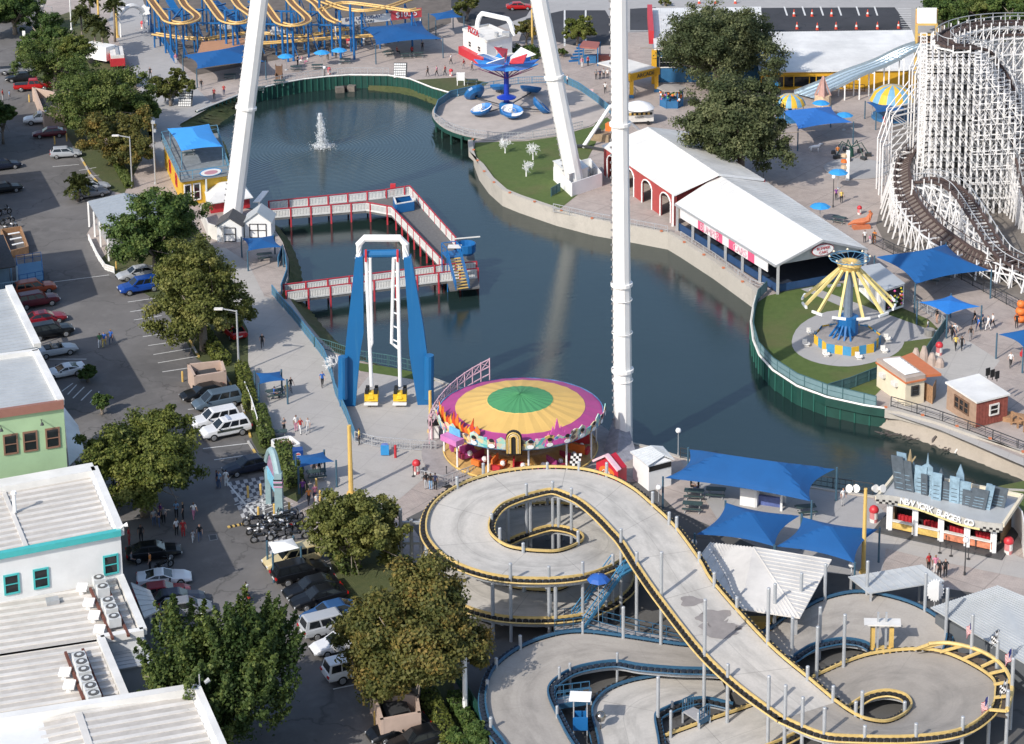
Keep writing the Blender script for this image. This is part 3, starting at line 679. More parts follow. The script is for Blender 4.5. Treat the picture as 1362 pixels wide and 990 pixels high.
P=[G(22,352,1.2),G(55,347,1.2),G(58,372,1.2),G(26,378,1.2)]; mb=MB(); mb.slab(P,.1); mb.build('landing',FBLUE,t); mb=MB()
for a,b in zip(P,P[1:]+P[:1]):
 for f in (0,.33,.66): p=a.lerp(b,f); mb.beam(Vector((p.x,p.y,0)),p+Vector((0,0,1.1)),.06)
 mb.beam(a+Vector((0,0,1.1)),b+Vector((0,0,1.1)),.06); mb.beam(a+Vector((0,0,.6)),b+Vector((0,0,.6)),.04)
mb.build('railing',M('ride_blue'),t)
# --- grey gabled building behind trees
def gable(name,label,cat,LF,LN,RF,RN,KF,KN,ze,zr,wallm,roofm,nr=14,base=0.,ins=.3,wallh=True,ends=True,group=None,ribh=.04):
 P=[G(*p,ze) for p in (LF,LN,RN,RF)]; K=[G(*KF,zr),G(*KN,zr)]
 t=thing(name,Vector((P[0].x,P[0].y,base)),label,cat,group)
 mb=MB(); ribroof(mb,[P[0],K[0],K[1],P[1]],nr,ribh,.06,.12); ribroof(mb,[K[0],P[3],P[2],K[1]],nr,ribh,.06,.12); mb.build('roof',roofm,t)
 if wallh:
  cen=(P[0]+P[1]+P[2]+P[3])/4; Q=[p+(cen-p).normalized()*ins for p in P]
  mb=MB(); walls(mb,[Q[0],Q[1],Q[2],Q[3]],base,ze-.15); 
  if ends:
   for a,b,k in ((Q[1],Q[2],K[1]),(Q[0],Q[3],K[0])):
    kk=k+(cen-k)*.02; kk.z=zr-.2; a=Vector((a.x,a.y,ze-.15)); b=Vector((b.x,b.y,ze-.15)); mb.plate([a,b,kk],.1)
  mb.build('wall',wallm,t)
 return t,P,K
t,P,K=gable('gabled_shop','grey gabled roof building with white porch posts behind the dark round tree','building',(117,268),(143,312),(215,265),(240,305),(165,257),(190,300),3.4,4.8,M('porch_shade',(.30,.31,.32),.8),M('slate_roof',(.27,.30,.33),.5,var=.1),12,ins=1.6)
mb=MB()
for f in (0,.3,.6,1): p=P[0].lerp(P[1],f)-RTD*.0; mb.beam((p.x,p.y,0),(p.x,p.y,3.3),.2)
mb.build('post',WHITE,t)
for lab,q,z in (('tall shop block just outside the left picture edge beside the porch shed',[(-20,265),(-5,324)],10.),('shop block outside the left picture edge above the porch shed',[(-63,163),(-42,209)],10.),('farthest shop block outside the left picture edge',[(-69,75),(-8,111)],12.)):
 a,b=G(*q[0],z),G(*q[1],z); t=thing('shop_building',Vector((a.x,a.y,0)),lab,'building'); mb=MB(); P=[a,b,b-RTD*25,a-RTD*25]; walls(mb,P,0,z-.3); mb.build('wall',WALLB,t); mb=MB(); mb.slab(P,.29); mb.build('roof',ROOFG,t)
# --- dumpster enclosures
def dump(label,top,h,base=0):
 P=[G(*p,h) for p in top]; t=thing('dumpster_enclosure',Vector((P[0].x,P[0].y,0)),label,'dumpster enclosure','beige dumpster enclosures')
 mb=MB()
 for a,b in zip(P,P[1:]+P[:1]): mb.plate([Vector((a.x,a.y,0)),Vector((b.x,b.y,0)),b,a],.25)
 mb.build('wall',M('beige_block',(.48,.36,.29),.85,var=.12,scale=.8),t)
 c=sum(P,Vector())/4; mb=MB(); ang=math.atan2((P[1]-P[0]).y,(P[1]-P[0]).x); w_=(P[1]-P[0]).length*.6; d_=(P[3]-P[0]).length*.55
 mb.box((c.x,c.y,0.05),(w_,d_,1.35),ang); mb.plate([Vector((c.x,c.y,1.45))+Vector((math.cos(ang)*i*w_/2-math.sin(ang)*j*d_/2,math.sin(ang)*i*w_/2+math.cos(ang)*j*d_/2,.1*j)) for i,j in ((-1,-1),(1,-1),(1,1),(-1,1))],.06); mb.build('dumpster',DKM,t)
dump('beige dumpster enclosure behind the black sedan beside the empty bays',[(258,501),(301,494),(296,479),(249,484)],2.1)
dump('beige dumpster enclosure under the rust tree at the bottom',[(506,958),(560,948),(556,924),(493,914)],2.1)
dump('beige dumpster enclosure in the far left car park between pickups',[(58,152),(90,148),(72,122),(44,116)],2.2)
# --- white garden sheds
def shed(label,u0,u1,vb,vt,vk,roofm,depth,double):
 a,b=G(u0,vb),G(u1,vb); d=(b-a).normalized(); n=Vector((-d.y,d.x,0)); W=(b-a).length; h=hgt(u0,vb,vt); hk=hgt((u0+u1)/2,vb,vk)
 t=thing('garden_shed',a,label,'shed','white garden sheds by the coaster leg'); mb=MB(); mb.prism([(p.x,p.y) for p in (a,b,b+n*depth,a+n*depth)],0,h)
 k=(a+b)/2; mb.plate([a+Vector((0,0,h)),b+Vector((0,0,h)),k+Vector((0,0,hk-.06))],.1); mb.build('wall',WHITE,t)
 up=Vector((0,0,1)); e=.2; mb=MB()
 A=[a-d*e-n*e+up*(h-.1),k-n*e+up*hk,k+n*(depth+e)+up*hk,a-d*e+n*(depth+e)+up*(h-.1)]; B=[k-n*e+up*hk,b+d*e-n*e+up*(h-.1),b+d*e+n*(depth+e)+up*(h-.1),k+n*(depth+e)+up*hk]
 mb.slab(A,.1); mb.slab(B,.1); mb.build('roof',roofm,t)
 nd=2 if double else 1; dw=W*(.62 if double else .5)
 for i in range(nd):
  c=k+d*((i-.5)*dw/2 if double else 0)-n*.03; w_=dw/nd; dr=MB(); dr.plate([c-d*w_/2+up*.1,c+d*w_/2+up*.1,c+d*w_/2+up*(h*.86),c-d*w_/2+up*(h*.86)],.08); o=dr.build('door',WHITE,t)
  fr=MB(); cc=c-n*.03
  for s in (-1,1): fr.beam(cc+d*s*w_/2+up*.1,cc+d*s*w_/2+up*h*.86,.1,.06)
  for q in (.1,h*.48,h*.86): fr.beam(cc-d*w_/2+up*q,cc+d*w_/2+up*q,.1,.06)
  fr.build('trim',M('black_door_trim',(.03,.02,.02),.6),o)
shed('white shed with a dark shingle roof and single door, left of its twin',289,322,322,300,289,SHING,3.2,False)
shed('white shed with a pale roof and double doors beside the red pier',326,361,317,295,282,ROOFG,3.2,True)
t=thing('white_fence',G(270,322),'white panel fence and gate in front of the dark roofed shed','fence')
for i,(a,b) in enumerate((((267,292),(277,316)),((277,316),(298,323)))):
 mb=MB(); A=G(*a);B=G(*b); mb.plate([A,B,B+Vector((0,0,1.9)),A+Vector((0,0,1.9))],.1); mb.build(('panel','gate')[i],OFFW,t)
# --- lakeside cafe
zd=3.7
t=thing('lakeside_cafe',G(262,265),'yellow two storey cafe with an open roof deck on the left lake bank','cafe')
D=[G(215,186,zd),G(240,240,zd),G(305,231,zd),G(289,177,zd)]
mb=MB(); mb.slab(D,.3); mb.build('deck',M('weathered_deck',(.20,.22,.23),.85,var=.25,scale=1.5),t)
cn=sum(D,Vector())/4; q=[p.lerp(cn,.06) for p in D]; mb=MB(); walls(mb,[q[0],q[1],q[2],q[3]],-1.5,zd-.3); mb.build('wall',M('cafe_yellow',(.62,.38,.03),.6,var=.1),t)
mb=MB()
for a,b in zip(D,D[1:]+D[:1]):
 n_=int((b-a).length/1.5)
 for k in range(n_+1): p=a.lerp(b,k/n_); mb.beam(p,p+Vector((0,0,1.15)),.08)
 mb.beam(a+Vector((0,0,1.15)),b+Vector((0,0,1.15)),.1,.08); mb.beam(a+Vector((0,0,.6)),b+Vector((0,0,.6)),.05)
mb.build('railing',M('deck_rail_blue',(.10,.24,.34),.6,var=.1),t)
d01=(q[2]-q[1]).normalized()
for f,wd in ((.12,1.0),(.32,1.0)):
 c=q[1].lerp(q[2],f); wnd(t,(c.x,c.y,1.7),d01,wd,2.3,WHITE,'window')
dl=(q[1]-q[0]).normalized()
for f in (.35,.7): c=q[0].lerp(q[1],f); wnd(t,(c.x,c.y,1.9),dl,1.6,1.6,RED,'window')
c=D[1].lerp(D[2],.62); s=MB(); nn=Vector((d01.y,-d01.x,0)); cc=c+nn*.08+Vector((0,0,.55))
def oval(mb,c,r,u,w,h,th,mi=0,seg=28):
 mb.plate([c+r*(w*math.cos(2*math.pi*k/seg))+u*(h*math.sin(2*math.pi*k/seg)) for k in range(seg)],th,mi)
UP=Vector((0,0,1))
oval(s,cc,d01,UP,1.5,.55,.06,0); oval(s,cc+nn*.03,d01,UP,1.36,.45,.03,1); oval(s,cc+nn*.06,d01,UP,.9,.26,.03,2); s.build('oval_sign',[M('sign_blue',(.03,.25,.55),.5),WHITE,M('sign_rose',(.55,.28,.35),.5)],t)
z=3.0
t=thing('white_roof_booth',G(310,285),'red booth with a white hipped roof behind the left coaster leg','booth')
E_=[G(276,272,1.5),G(337,263,1.5),G(322,240,1.5),G(270,247,1.5)]; K=[G(296,242,2.7),G(318,240,2.7)]
mb=MB(); mb.plate([E_[0],E_[1],K[1],K[0]],.1); mb.plate([E_[1],E_[2],K[1]],.1); mb.plate([E_[2],E_[3],K[0],K[1]],.1); mb.plate([E_[3],E_[0],K[0]],.1); mb.build('roof',ROOFW,t)
cn=sum(E_,Vector())/4; q=[p.lerp(cn,.14) for p in E_]; mb=MB(); walls(mb,q,0,1.4); mb.build('wall',RED,t)
t=thing('panel_sign',G(268,262),'tall white panel sign standing edge on beside the cafe','sign panel'); mb=MB(); mb.plate([G(263,250),G(275,272),G(275,272)+Vector((0,0,3.4)),G(263,250)+Vector((0,0,3.4))],.15); mb.build('panel',M('pale_panel',(.5,.56,.6),.6,var=.1),t)
# --- red barn and bumper pavilion
t,P,K=gable('red_barn','white roofed red barn with white trimmed arched openings','barn',(800,194),(895,259),(912,175),(1016,238),(862,169),(955,231),4.2,6.4,BARN,ROOFW,26,wallh=False)
L0,L1=Vector((P[0].x,P[0].y,0)),Vector((P[1].x,P[1].y,0)); R0,R1=Vector((P[3].x,P[3].y,0)),Vector((P[2].x,P[2].y,0))
def archwall(t,a,b,h,n,wm,tm,frac=.55,spring=.62):
 """wall from a to b with n arched openings, white trims as parts"""
 d=(b-a).normalized(); L=(b-a).length; w_=L/n; mb=MB(); tr=MB(); nn=Vector((d.y,-d.x,0))
 for i in range(n):
  o=a+d*(i*w_); ow=w_*frac; s0=(w_-ow)/2; pts=[]
  mb.plate([o,o+d*s0,o+d*s0+UP*h,o+UP*h],.2); mb.plate([o+d*(s0+ow),o+d*w_,o+d*w_+UP*h,o+d*(s0+ow)+UP*h],.2)
  sp=h*spring; top=h*.86; arc=[]
  for k in range(9):
   th=math.pi-math.pi*k/8; x=s0+ow/2+ow/2*math.cos(th); zz=sp+(top-sp)*math.sin(th); arc.append(o+d*x+UP*zz)
  for k in range(8): 
   p,q_=arc[k],arc[k+1]; mb.plate([p,q_,Vector((q_.x,q_.y,h)),Vector((p.x,p.y,h))],.2)
  tr.tube([o+d*s0+nn*.06]+[p+nn*.06 for p in arc]+[o+d*(s0+ow)+nn*.06],.1,5)
 mb.build('wall',wm,t); tr.build('arch_trim',WHITE,t)
dd=(L1-L0).normalized(); nn=Vector((dd.y,-dd.x,0))
archwall(t,L0-nn*.35,L1-nn*.35,4.05,4,BARN,WHITE)
mb=MB(); a=L0+(R0-L0)*.03; b=R0-(R0-L0)*.03; mb.plate([b,a,a+UP*4.05,b+UP*4.05],.2); a1=L1+(R1-L1)*.03-dd*.3; b1=R1-(R1-L1)*.03-dd*.3
mb.plate([a1+UP*2.6,b1+UP*2.6,b1+UP*4.05,a1+UP*4.05],.2); kk=K[1]-dd*.3; kk.z=6.2; mb.plate([a1+UP*4.05,b1+UP*4.05,kk],.2); kk=K[0]+dd*.3; kk.z=6.2; mb.plate([b+UP*4.05,a+UP*4.05,kk],.2); mb.plate([R0,R1,R1+UP*4.05,R0+UP*4.05],.2); mb.build('gable_wall',BARN,t)
mb=MB(); mb.beam(P[1]-UP*.15,K[1]-UP*.15,.16,.3); mb.beam(P[2]-UP*.15,K[1]-UP*.15,.16,.3); mb.beam(L1,L1+UP*4.1,.25); mb.build('white_trim',WHITE,t)
mb=MB()
for f in (.2,.45,.7): c=L0.lerp(R0,.5).lerp(L1.lerp(R1,.5),f); mb.box((c.x,c.y,0),(5,1.2,1.0),math.atan2(dd.y,dd.x))
mb.build('bench_row',DKM,t)
t,P,K=gable('bumper_pavilion','long white roofed open pavilion with a pink lettered banner above the seawall','pavilion',(898,271),(1032,353),(1015,239),(1154,331),(957,233),(1094,319),3.6,5.9,WALLW,ROOFW,30,wallh=False)
L0,L1=Vector((P[0].x,P[0].y,0)),Vector((P[1].x,P[1].y,0)); R0,R1=Vector((P[3].x,P[3].y,0)),Vector((P[2].x,P[2].y,0)); dd=(L1-L0).normalized(); cr=(R1-L1).normalized(); nn=Vector((dd.y,-dd.x,0))
for i in range(7):
 p=L0.lerp(L1,i/6)+cr*.3; mb=MB(); mb.beam(p,p+UP*3.5,.32); mb.build('post',GALV,t)
for i in range(7):
 p=R0.lerp(R1,i/6)-cr*.3; mb=MB(); mb.beam(p,p+UP*3.5,.32); mb.build('post',GALV,t)
mb=MB(); fl=[L0+cr*.4,L1+cr*.4-dd*.3,R1-cr*.4-dd*.3,R0-cr*.4]; mb.slab([Vector((p.x,p.y,.12)) for p in fl],.1); mb.build('arena_floor',M('arena_floor',(.03,.04,.06),.5,var=.2),t)
mb=MB(); 
for a,b in ((L0+cr*.5,L1+cr*.5-dd*.4),(L1+cr*.5-dd*.4,R1-cr*.5-dd*.4)): mb.plate([a+UP*.1,b+UP*.1,b+UP*.95,a+UP*.95],.15)
mb.plate([R0-cr*.5+UP*.1,R1-cr*.5+UP*.1,R1-cr*.5+UP*3.4,R0-cr*.5+UP*3.4],.1)
mb.build('arena_wall',M('arena_blue',(.02,.06,.15),.5,var=.15),t)
mb=MB(); a=L1-dd*.35+cr*.3;b=R1-dd*.35-cr*.3; kk=K[1]-dd*.35; kk.z=5.7; m1=a+UP*3.45; m2=b+UP*3.45; mb.plate([m1,m2,kk],.15); mb.build('gable_wall',ROOFG,t)
mb=MB(); mb.beam(P[1]-UP*.12,P[0]-UP*.12,.2,.25); mb.beam(P[1]-UP*.12,K[1]-UP*.12,.2,.25); mb.beam(P[2]-UP*.12,K[1]-UP*.12,.2,.25); mb.build('fascia',GALV,t)
mb=MB()
a=L0.lerp(L1,.06)-nn*.05; b=L0.lerp(L1,.93)-nn*.05; nb=nn
nsec=14
for i in range(nsec):
 p=a.lerp(b,i/nsec)+nb*.12; q_=a.lerp(b,(i+1)/nsec)+nb*.12; mb.plate([p+UP*2.2,q_+UP*2.2,q_+UP*3.3,p+UP*3.3],.06,1 if i in(3,6,8,11) else 0)
bn=mb.build('banner',[M('banner_white',(.68,.66,.66),.6,var=.1),M('banner_pink',(.62,.10,.20),.6,var=.1)],t)
rt=rot_from(dd,UP)
for s,f,mm,sz in (('BUMPER',.36,WHITE,1.25),('CARS',.70,PINK,1.25)): text(s,sz,M('letter_rose',(.72,.42,.48),.5) if mm is WHITE else M('letter_rose'),bn,a.lerp(b,f)+nb*.2+UP*2.75,rt,.02,'lettering',sx=1.05)
s=MB(); c=kk-dd*-.3; c=(L1+R1)/2; c=Vector((c.x,c.y,4.5))-dd*.12+dd*.25; oval(s,c,cr,UP,1.5,.72,.08,0); oval(s,c+dd*.03,cr,UP,1.42,.64,.03,1); os=s.build('oval_sign',[RED,WHITE],t)
text('BUMPER',.5,RED,os,c+dd*.08+UP*.22,rot_from(cr,UP),.01); text('CARS',.5,RED,os,c+dd*.08-UP*.28,rot_from(cr,UP),.01)
# --- leg base building
t=thing('leg_enclosure',G(767,252),'white fenced equipment enclosure around the right coaster leg','enclosure')
Q=[G(736,240),G(760,262),G(801,248),G(785,228)]; mb=MB()
for a,b in zip(Q,Q[1:]+Q[:1]): mb.plate([a,b,b+UP*1.9,a+UP*1.9],.12)
mb.build('wall',WHITE,t); mb=MB(); p=[G(735,214,2.6),G(757,232,2.6),G(783,222,2.6),G(765,207,2.6)]; ribroof(mb,p,6,.03,.05,.1); mb.build('roof',ROOFW,t)
mb=MB(); walls(mb,[v.lerp(sum(p,Vector())/4,.06) for v in p],0,2.45); mb.build('hut_wall',OFFW,t); mb=MB()
c=G(778,238); mb.box((c.x,c.y,0),(1.2,.9,1.3)); mb.cone((c.x+1.3,c.y,0),(c.x+1.3,c.y,1.6),.3,.3,10); mb.build('machine',GALV,t)
# --- white ticket building right of the centre tower
t,P,K=gable('ticket_building','white hut with a pale sloping roof right of the centre tower base','hut',(838,601),(862,620),(882,594),(897,611),(866,593),(884,606),2.7,3.1,WHITE,M('pale_roof',(.6,.62,.62),.5,var=.1),8)
a,b=G(846,640),G(893,622); 
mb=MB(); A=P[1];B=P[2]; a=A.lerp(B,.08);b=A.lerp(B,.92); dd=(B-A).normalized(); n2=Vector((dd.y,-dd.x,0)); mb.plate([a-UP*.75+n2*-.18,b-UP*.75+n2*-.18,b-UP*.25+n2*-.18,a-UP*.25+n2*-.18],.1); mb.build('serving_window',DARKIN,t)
t=thing('tower_skirt',G(828,600),'white and grey cone shaped skirt panels round the centre tower base','skirt'); mb=MB()
b=[G(800,607),G(820,620),G(848,608),G(828,593)]; tp=[G(815,582,.0)+UP*1.9,G(824,590)+UP*1.9,G(834,586)+UP*1.9,G(826,578)+UP*1.9]
for i in range(4): mb.plate([b[i],b[(i+1)%4],tp[(i+1)%4],tp[i]],.06)
mb.build('panel',M('skirt_grey',(.26,.26,.29),.5,var=.35,scale=1.5),t)
t=thing('red_sign_booth',G(812,650),'red and white gabled sign booth at the foot of the centre tower','sign booth')
a,b=G(793,643),G(822,655); d=(b-a).normalized(); n2=Vector((-d.y,d.x,0)); k=(a+b)/2; mb=MB(); mb.plate([a,b,b+UP*2.2,k+UP*3.2,a+UP*2.2],1.2); mb.build('wall',M('booth_red',(.50,.02,.04),.5),t)
mb=MB(); mb.beam(a+UP*2.3-n2*.05-d*.2,k+UP*3.35-n2*.05,.5,.2); mb.beam(b+UP*2.3-n2*.05+d*.2,k+UP*3.35-n2*.05,.5,.2); mb.build('roof_trim',M('pale_pink',(.75,.5,.55),.5),t)
mb=MB(); c=k-n2*.06+UP*1.6; oval(mb,c,d,UP,.95,.55,.05); mb.build('emblem',ORNG,t); text('GO',.6,WHITE,t,c-n2*.1,rot_from(d,UP),.02)
# --- pizza stand
t=thing('pizza_stand',G(650,85),'white pizza stand with red base panels, red lettering and an arch frame on its roof','food stand')
zt=4.
Q=[G(616,40,zt),G(647,56,zt),G(681,48,zt),G(650,34,zt)]; mb=MB(); walls(mb,Q,0,zt); mb.build('wall',WHITE,t)
mb=MB(); 
for a,b in zip(Q,Q[1:]+Q[:1]): mb.beam(a+UP*.1,b+UP*.1,.3,.4)
mb.slab([p-UP*-.02 for p in Q],.1); mb.build('parapet',OFFW,t)
d=(Q[1]-Q[0]).normalized(); n2=Vector((d.y,-d.x,0)); mb=MB(); a=Vector((Q[0].x,Q[0].y,0))+n2*.9;b=Vector((Q[1].x,Q[1].y,0))+n2*.9; mb.plate([a,b,b+UP*1.3,a+UP*1.3],.9); mb.build('red_counter',RED,t)
d2=(Q[2]-Q[1]).normalized(); n3=Vector((d2.y,-d2.x,0)); a=Vector((Q[1].x,Q[1].y,0))+n3*.7;b=Vector((Q[2].x,Q[2].y,0))+n3*.7; mb=MB(); mb.plate([a,b,b+UP*1.2,a+UP*1.2],.7); mb.build('white_counter',OFFW,t)
for q0,q1,dd_,ff in ((Q[0],Q[1],d,(.3,.7)),(Q[1],Q[2],d2,(.5,))):
 for f in ff: c=q0.lerp(q1,f); wnd(t,(c.x,c.y,2.2),dd_,1.2,1.1,OFFW,'serving_window')
text('PIZZA',1.5,RED,t,Q[0].lerp(Q[1],.5)+n2*.25+UP*.75,rot_from(d,UP),.06)
mb=MB(); a=Q[0].lerp(Q[3],.55);b=Q[1].lerp(Q[2],.75)+(Q[2]-Q[1])*.3; pts=[]
for k in range(13):
 th=math.pi*k/12; pts.append(a.lerp(b,.5-.5*math.cos(th))+UP*(2.6*min(1,math.sin(th)*1.5)))
mb.tube(pts,.4,6); mb.build('roof_arch',WHITE,t); mb=MB(); c=Q[1].lerp(Q[2],.5); mb.box((c.x+1,c.y+1.5,zt+.1),(1.2,1.2,.7)); mb.cone((c.x-.5,c.y+1.2,zt+.1),(c.x-.5,c.y+1.2,zt+.8),.35,.35,10); mb.build('roof_unit',GALV,t)
# --- arcade
t=thing('arcade_building',G(940,100),'blue and yellow arcade building with broad white metal roofs','arcade')
z=5.5
A=[G(866,11,z),G(1012,9,z),G(1016,64,z),G(870,66,z)]; mb=MB(); ribroof(mb,A,50,.03,.06,.15,along=1)
z2=3.0; B=[G(1000,43,z2+.8),G(1213,40,z2+.8),G(1229,93,z2),G(1010,96,z2)]; ribroof(mb,B,60,.03,.06,.15,along=1); mb.build('roof',ROOFW,t)
mb=MB(); cn=sum(A,Vector())/4; walls(mb,[v.lerp(cn,.03) for v in (A[0],A[3],A[2],A[1])],0,z-.2); mb.build('blue_wall',ARCB,t)
mb=MB(); cn=sum(B,Vector())/4; q=[v.lerp(cn,.03) for v in (B[0],B[3],B[2],B[1])]; walls(mb,q,0,z2-.2); mb.build('yellow_wall',ARCY,t)
d=(q[2]-q[1]).normalized()
for f in (.10,.24,.40): c=q[1].lerp(q[2],f); wnd(t,(c.x,c.y,1.3),d,5.2,1.9,ARCY,'arcade_opening',False)
dA=(A[2]-A[3]).normalized(); 
for f in (.12,.4): c=A[3].lerp(A[2],f); cn=sum(A,Vector())/4; c=c.lerp(cn,.03); wnd(t,(c.x,c.y,3.3),dA,3,1.8,WHITE,'window')
mb=MB(); a=A[0]+Vector((-.3,0,.2)); b=A[3]+Vector((-.3,0,.2)); mb.beam(a.lerp(b,.1),a.lerp(b,.75),.8,2.2); mb.build('red_fascia',RED,t)
mb=MB(); mb.beam(A[3]-UP*.1,Vector((A[3].x,A[3].y,0)),.8,.8); mb.build('yellow_column',ARCY,t)
for a_,b_ in (((905,98),(1000,112)),):
 mb=MB(); p,q_=G(872,96),G(1010,100); dd=(q_-p).normalized(); mb.plate([p+UP*.2,q_+UP*.2,q_+UP*1.6,p+UP*1.6],.3); mb.build('yellow_base',ARCY,t)
t=thing('arcade_gate',G(855,125),'yellow gate with a dark lettered arcade sign beside the centre tower','gate')
a,b=G(840,130),G(873,122); d=(b-a).normalized(); n2=Vector((-d.y,d.x,0)); mb=MB()
for p in (a,b-n2*-.0): mb.beam(p,p+UP*3.0,.6); 
mb.build('post',ARCY,t); mb=MB()
for p in (a,b): mb.beam(p,p+UP*.5,.7)
mb.build('post_foot',ARCB,t); mb=MB(); mb.beam(a-d*.6+UP*3.3,b+d*.4+UP*3.3,.7,1.1); bm_=mb.build('beam',ARCY,t)
text('ARCADE',.85,DKM,bm_,(a+b)/2-n2*.40+UP*3.3,rot_from(d,UP),.03,sx=1.1)
mb=MB(); mb.slab([a+UP*3.9,b+UP*3.9,b+n2*8+UP*3.9,a+n2*8+UP*3.9],.15); mb.build('canopy',OFFW,t)
t=thing('game_kiosk',G(894,140),'dark six sided game kiosk crowded with prizes beside the big oak','kiosk')
c=G(893,141); mb=MB(); mb.lathe([(0,3.2),(2.2,2.9),(2.25,2.75),(0,2.75)],c,6); mb.build('roof',M('kiosk_roof',(.30,.27,.24),.8,var=.1),t); mb=MB(); mb.lathe([(1.7,0),(1.7,1.1),(1.5,1.15),(0,1.15)],c,6); mb.build('counter',ARCB,t)
mb=MB()
for k in range(6): th=k*math.pi/3; mb.beam(c+Vector((1.7*math.cos(th),1.7*math.sin(th),0)),c+Vector((1.7*math.cos(th),1.7*math.sin(th),2.8)),.15)
mb.build('post',ARCB,t)
pm=[WHITE,M('toy_green',(.1,.4,.1),.8),ORNG,M('toy_yellow',(.6,.5,.05),.8),PINK,BLACK]; mb=MB()
for k in range(46):
 th=rnd.uniform(0,6.28); rr=rnd.uniform(1.2,1.9); p=c+Vector((rr*math.cos(th),rr*math.sin(th),rnd.uniform(.9,2.5))); r0=rnd.uniform(.12,.25); mb.lathe([(0.01,-r0),(r0*.7,-r0*.7),(r0,0),(r0*.7,r0*.7),(.01,r0)],p,6,rnd.randrange(6))
o=mb.build('plush_prizes',pm,t); o['kind']='stuff'
t=thing('red_roof_kiosk',G(785,75),'small red roofed kiosk with blue stairs in front of the small round tree','kiosk'); mb=MB(); P=[G(770,62,3),G(795,64,3),G(798,56,3),G(776,54,3)]; mb.slab(P,.25); mb.build('roof',M('rust_roof',(.30,.10,.08),.7),t)
mb=MB()
for p in P: mb.beam(p,Vector((p.x,p.y,0)),.2)
cn=sum(P,Vector())/4; mb.box((cn.x,cn.y,0),(2,1.5,1.1)); mb.build('post',ARCB,t); mb=MB(); a=G(763,82);b=G(778,68)
for k in range(6): p=a.lerp(b,k/6); mb.box((p.x,p.y,k*.25),(1.6,.35,.25),.3)
mb.build('stairs',M('ride_blue'),t)
mb=MB(); c=G(800,80); mb.box((c.x,c.y,0),(4,1,.9)); o=mb.build('red_counter',M('rust_roof')); tag(o,'low red counter right of the red roofed kiosk','counter')
t=thing('snack_cart',G(848,165),'white snack cart with a yellow and black checked band behind the centre tower','cart'); c=G(850,164); mb=MB(); mb.box((c.x,c.y,.5),(4,2,1.6),.15); mb.build('wall',OFFW,t); mb=MB(); mb.lathe([(2.3,2.4),(1.8,2.9),(.6,3.3),(.01,3.4)],c,12); mb.build('roof',WHITE,t,smooth=True); mb=MB()
for k in range(12): p=c+Vector((-2+k*.34,-1.06+(-2+k*.34)*.15,1.55)); mb.box(p,(.33,.06,.35),.15,k%2)
mb.build('checked_band',[YEL,BLACK],t); mb=MB()
for s in (-1,1): mb.cone((c.x+s*1.3,c.y-1.,.3),(c.x+s*1.3,c.y-.8,.3),.3,.3,10)
mb.build('wheel',TYRE,t)
text('CREAM',.4,DKM,t,c+Vector((0,-1.14,1.25)),(R(90),0,.15),.02)
# --- ticket booth and brown hut on the right bank
t=thing('ticket_booth',G(1185,525),'cream ticket booth with orange trim on the right bank','booth')
z=3.1; Q=[G(1167,477,z),G(1205,503,z),G(1230,498,z),G(1197,474,z)]; mb=MB(); walls(mb,Q,0,z-.4); mb.build('wall',CREAM,t); mb=MB(); c=sum(Q,Vector())/4
mb.slab([p+(p-c).normalized()*.1 for p in Q],.5); mb.build('parapet',M('booth_cap',(.40,.33,.28),.8),t); mb=MB()
for a,b in zip(Q,Q[1:]+Q[:1]): mb.beam(a-UP*.5+(a-c).normalized()*.15,b-UP*.5+(b-c).normalized()*.15,.14,.16)
a,b=Q[3]+Vector((.4,.5,-.3)),Q[2]+Vector((.9,.3,-.3)); mb.slab([Q[3]-UP*.1,Q[2]-UP*.1,Q[2]+Vector((1.8,.6,-.2)),Q[3]+Vector((1.5,1.5,-.2))],.25); mb.build('orange_trim',M('booth_orange',(.52,.16,.06),.6),t); mb=MB(); q=[p.lerp(c,.25)+UP*.08 for p in Q]; ribroof(mb,q,6,.05,.3,.06,along=1); mb.build('skylight',WHITE,t)
d=(Q[2]-Q[1]).normalized(); cc=Q[1].lerp(Q[2],.5); wnd(t,(cc.x,cc.y,1.55),d,.95,1.1,DKM)
d=(Q[1]-Q[0]).normalized(); n2=Vector((d.y,-d.x,0))
for f in (.25,.68): p=Q[0].lerp(Q[1],f); mb=MB(); mb.box((p.x+n2.x*.2,p.y+n2.y*.2,1.6),(.8,.45,.45),math.atan2(d.y,d.x)); mb.build('wall_air_conditioner',OFFW,t)
t=thing('brown_hut',G(1290,560),'brown and red plank hut with a white sloping roof near the beach','hut')
z=2.9; Q=[G(1257,508,z),G(1299,535,z),G(1344,524,z),G(1302,497,z)]; mb=MB(); mb.slab([Q[0],Q[1],Q[2],Q[3]],.18); mb.build('roof',ROOFW,t); c=sum(Q,Vector())/4; q=[p.lerp(c,.07) for p in Q]; mb=MB(); walls(mb,q,0,z-.2); 
mb.build('wall',TAN,t); d=(q[2]-q[1]).normalized(); n2=Vector((d.y,-d.x,0)); a=Vector((q[1].x,q[1].y,0));b=Vector((q[2].x,q[2].y,0)); mb=MB()
for k in range(10): p=a.lerp(b,k/10)+n2*.06;r=a.lerp(b,(k+.9)/10)+n2*.06; mb.plate([p+UP*.1,r+UP*.1,r+UP*2.6,p+UP*2.6],.05)
mb.build('red_planks',M('red_plank',(.26,.07,.05),.8,var=.3,scale=3),t); cc=q[1].lerp(q[2],.55); wnd(t,(cc.x+n2.x*.08,cc.y+n2.y*.08,1.6),d,1.2,1.2,OFFW)
d=(q[1]-q[0]).normalized()
for f in (.36,.52,.68): cc=q[0].lerp(q[1],f); wnd(t,(cc.x,cc.y,1.5),d,.9,1.4,BROWN)
mb=MB(); a=Q[3].lerp(Q[2],.28)+UP*.1
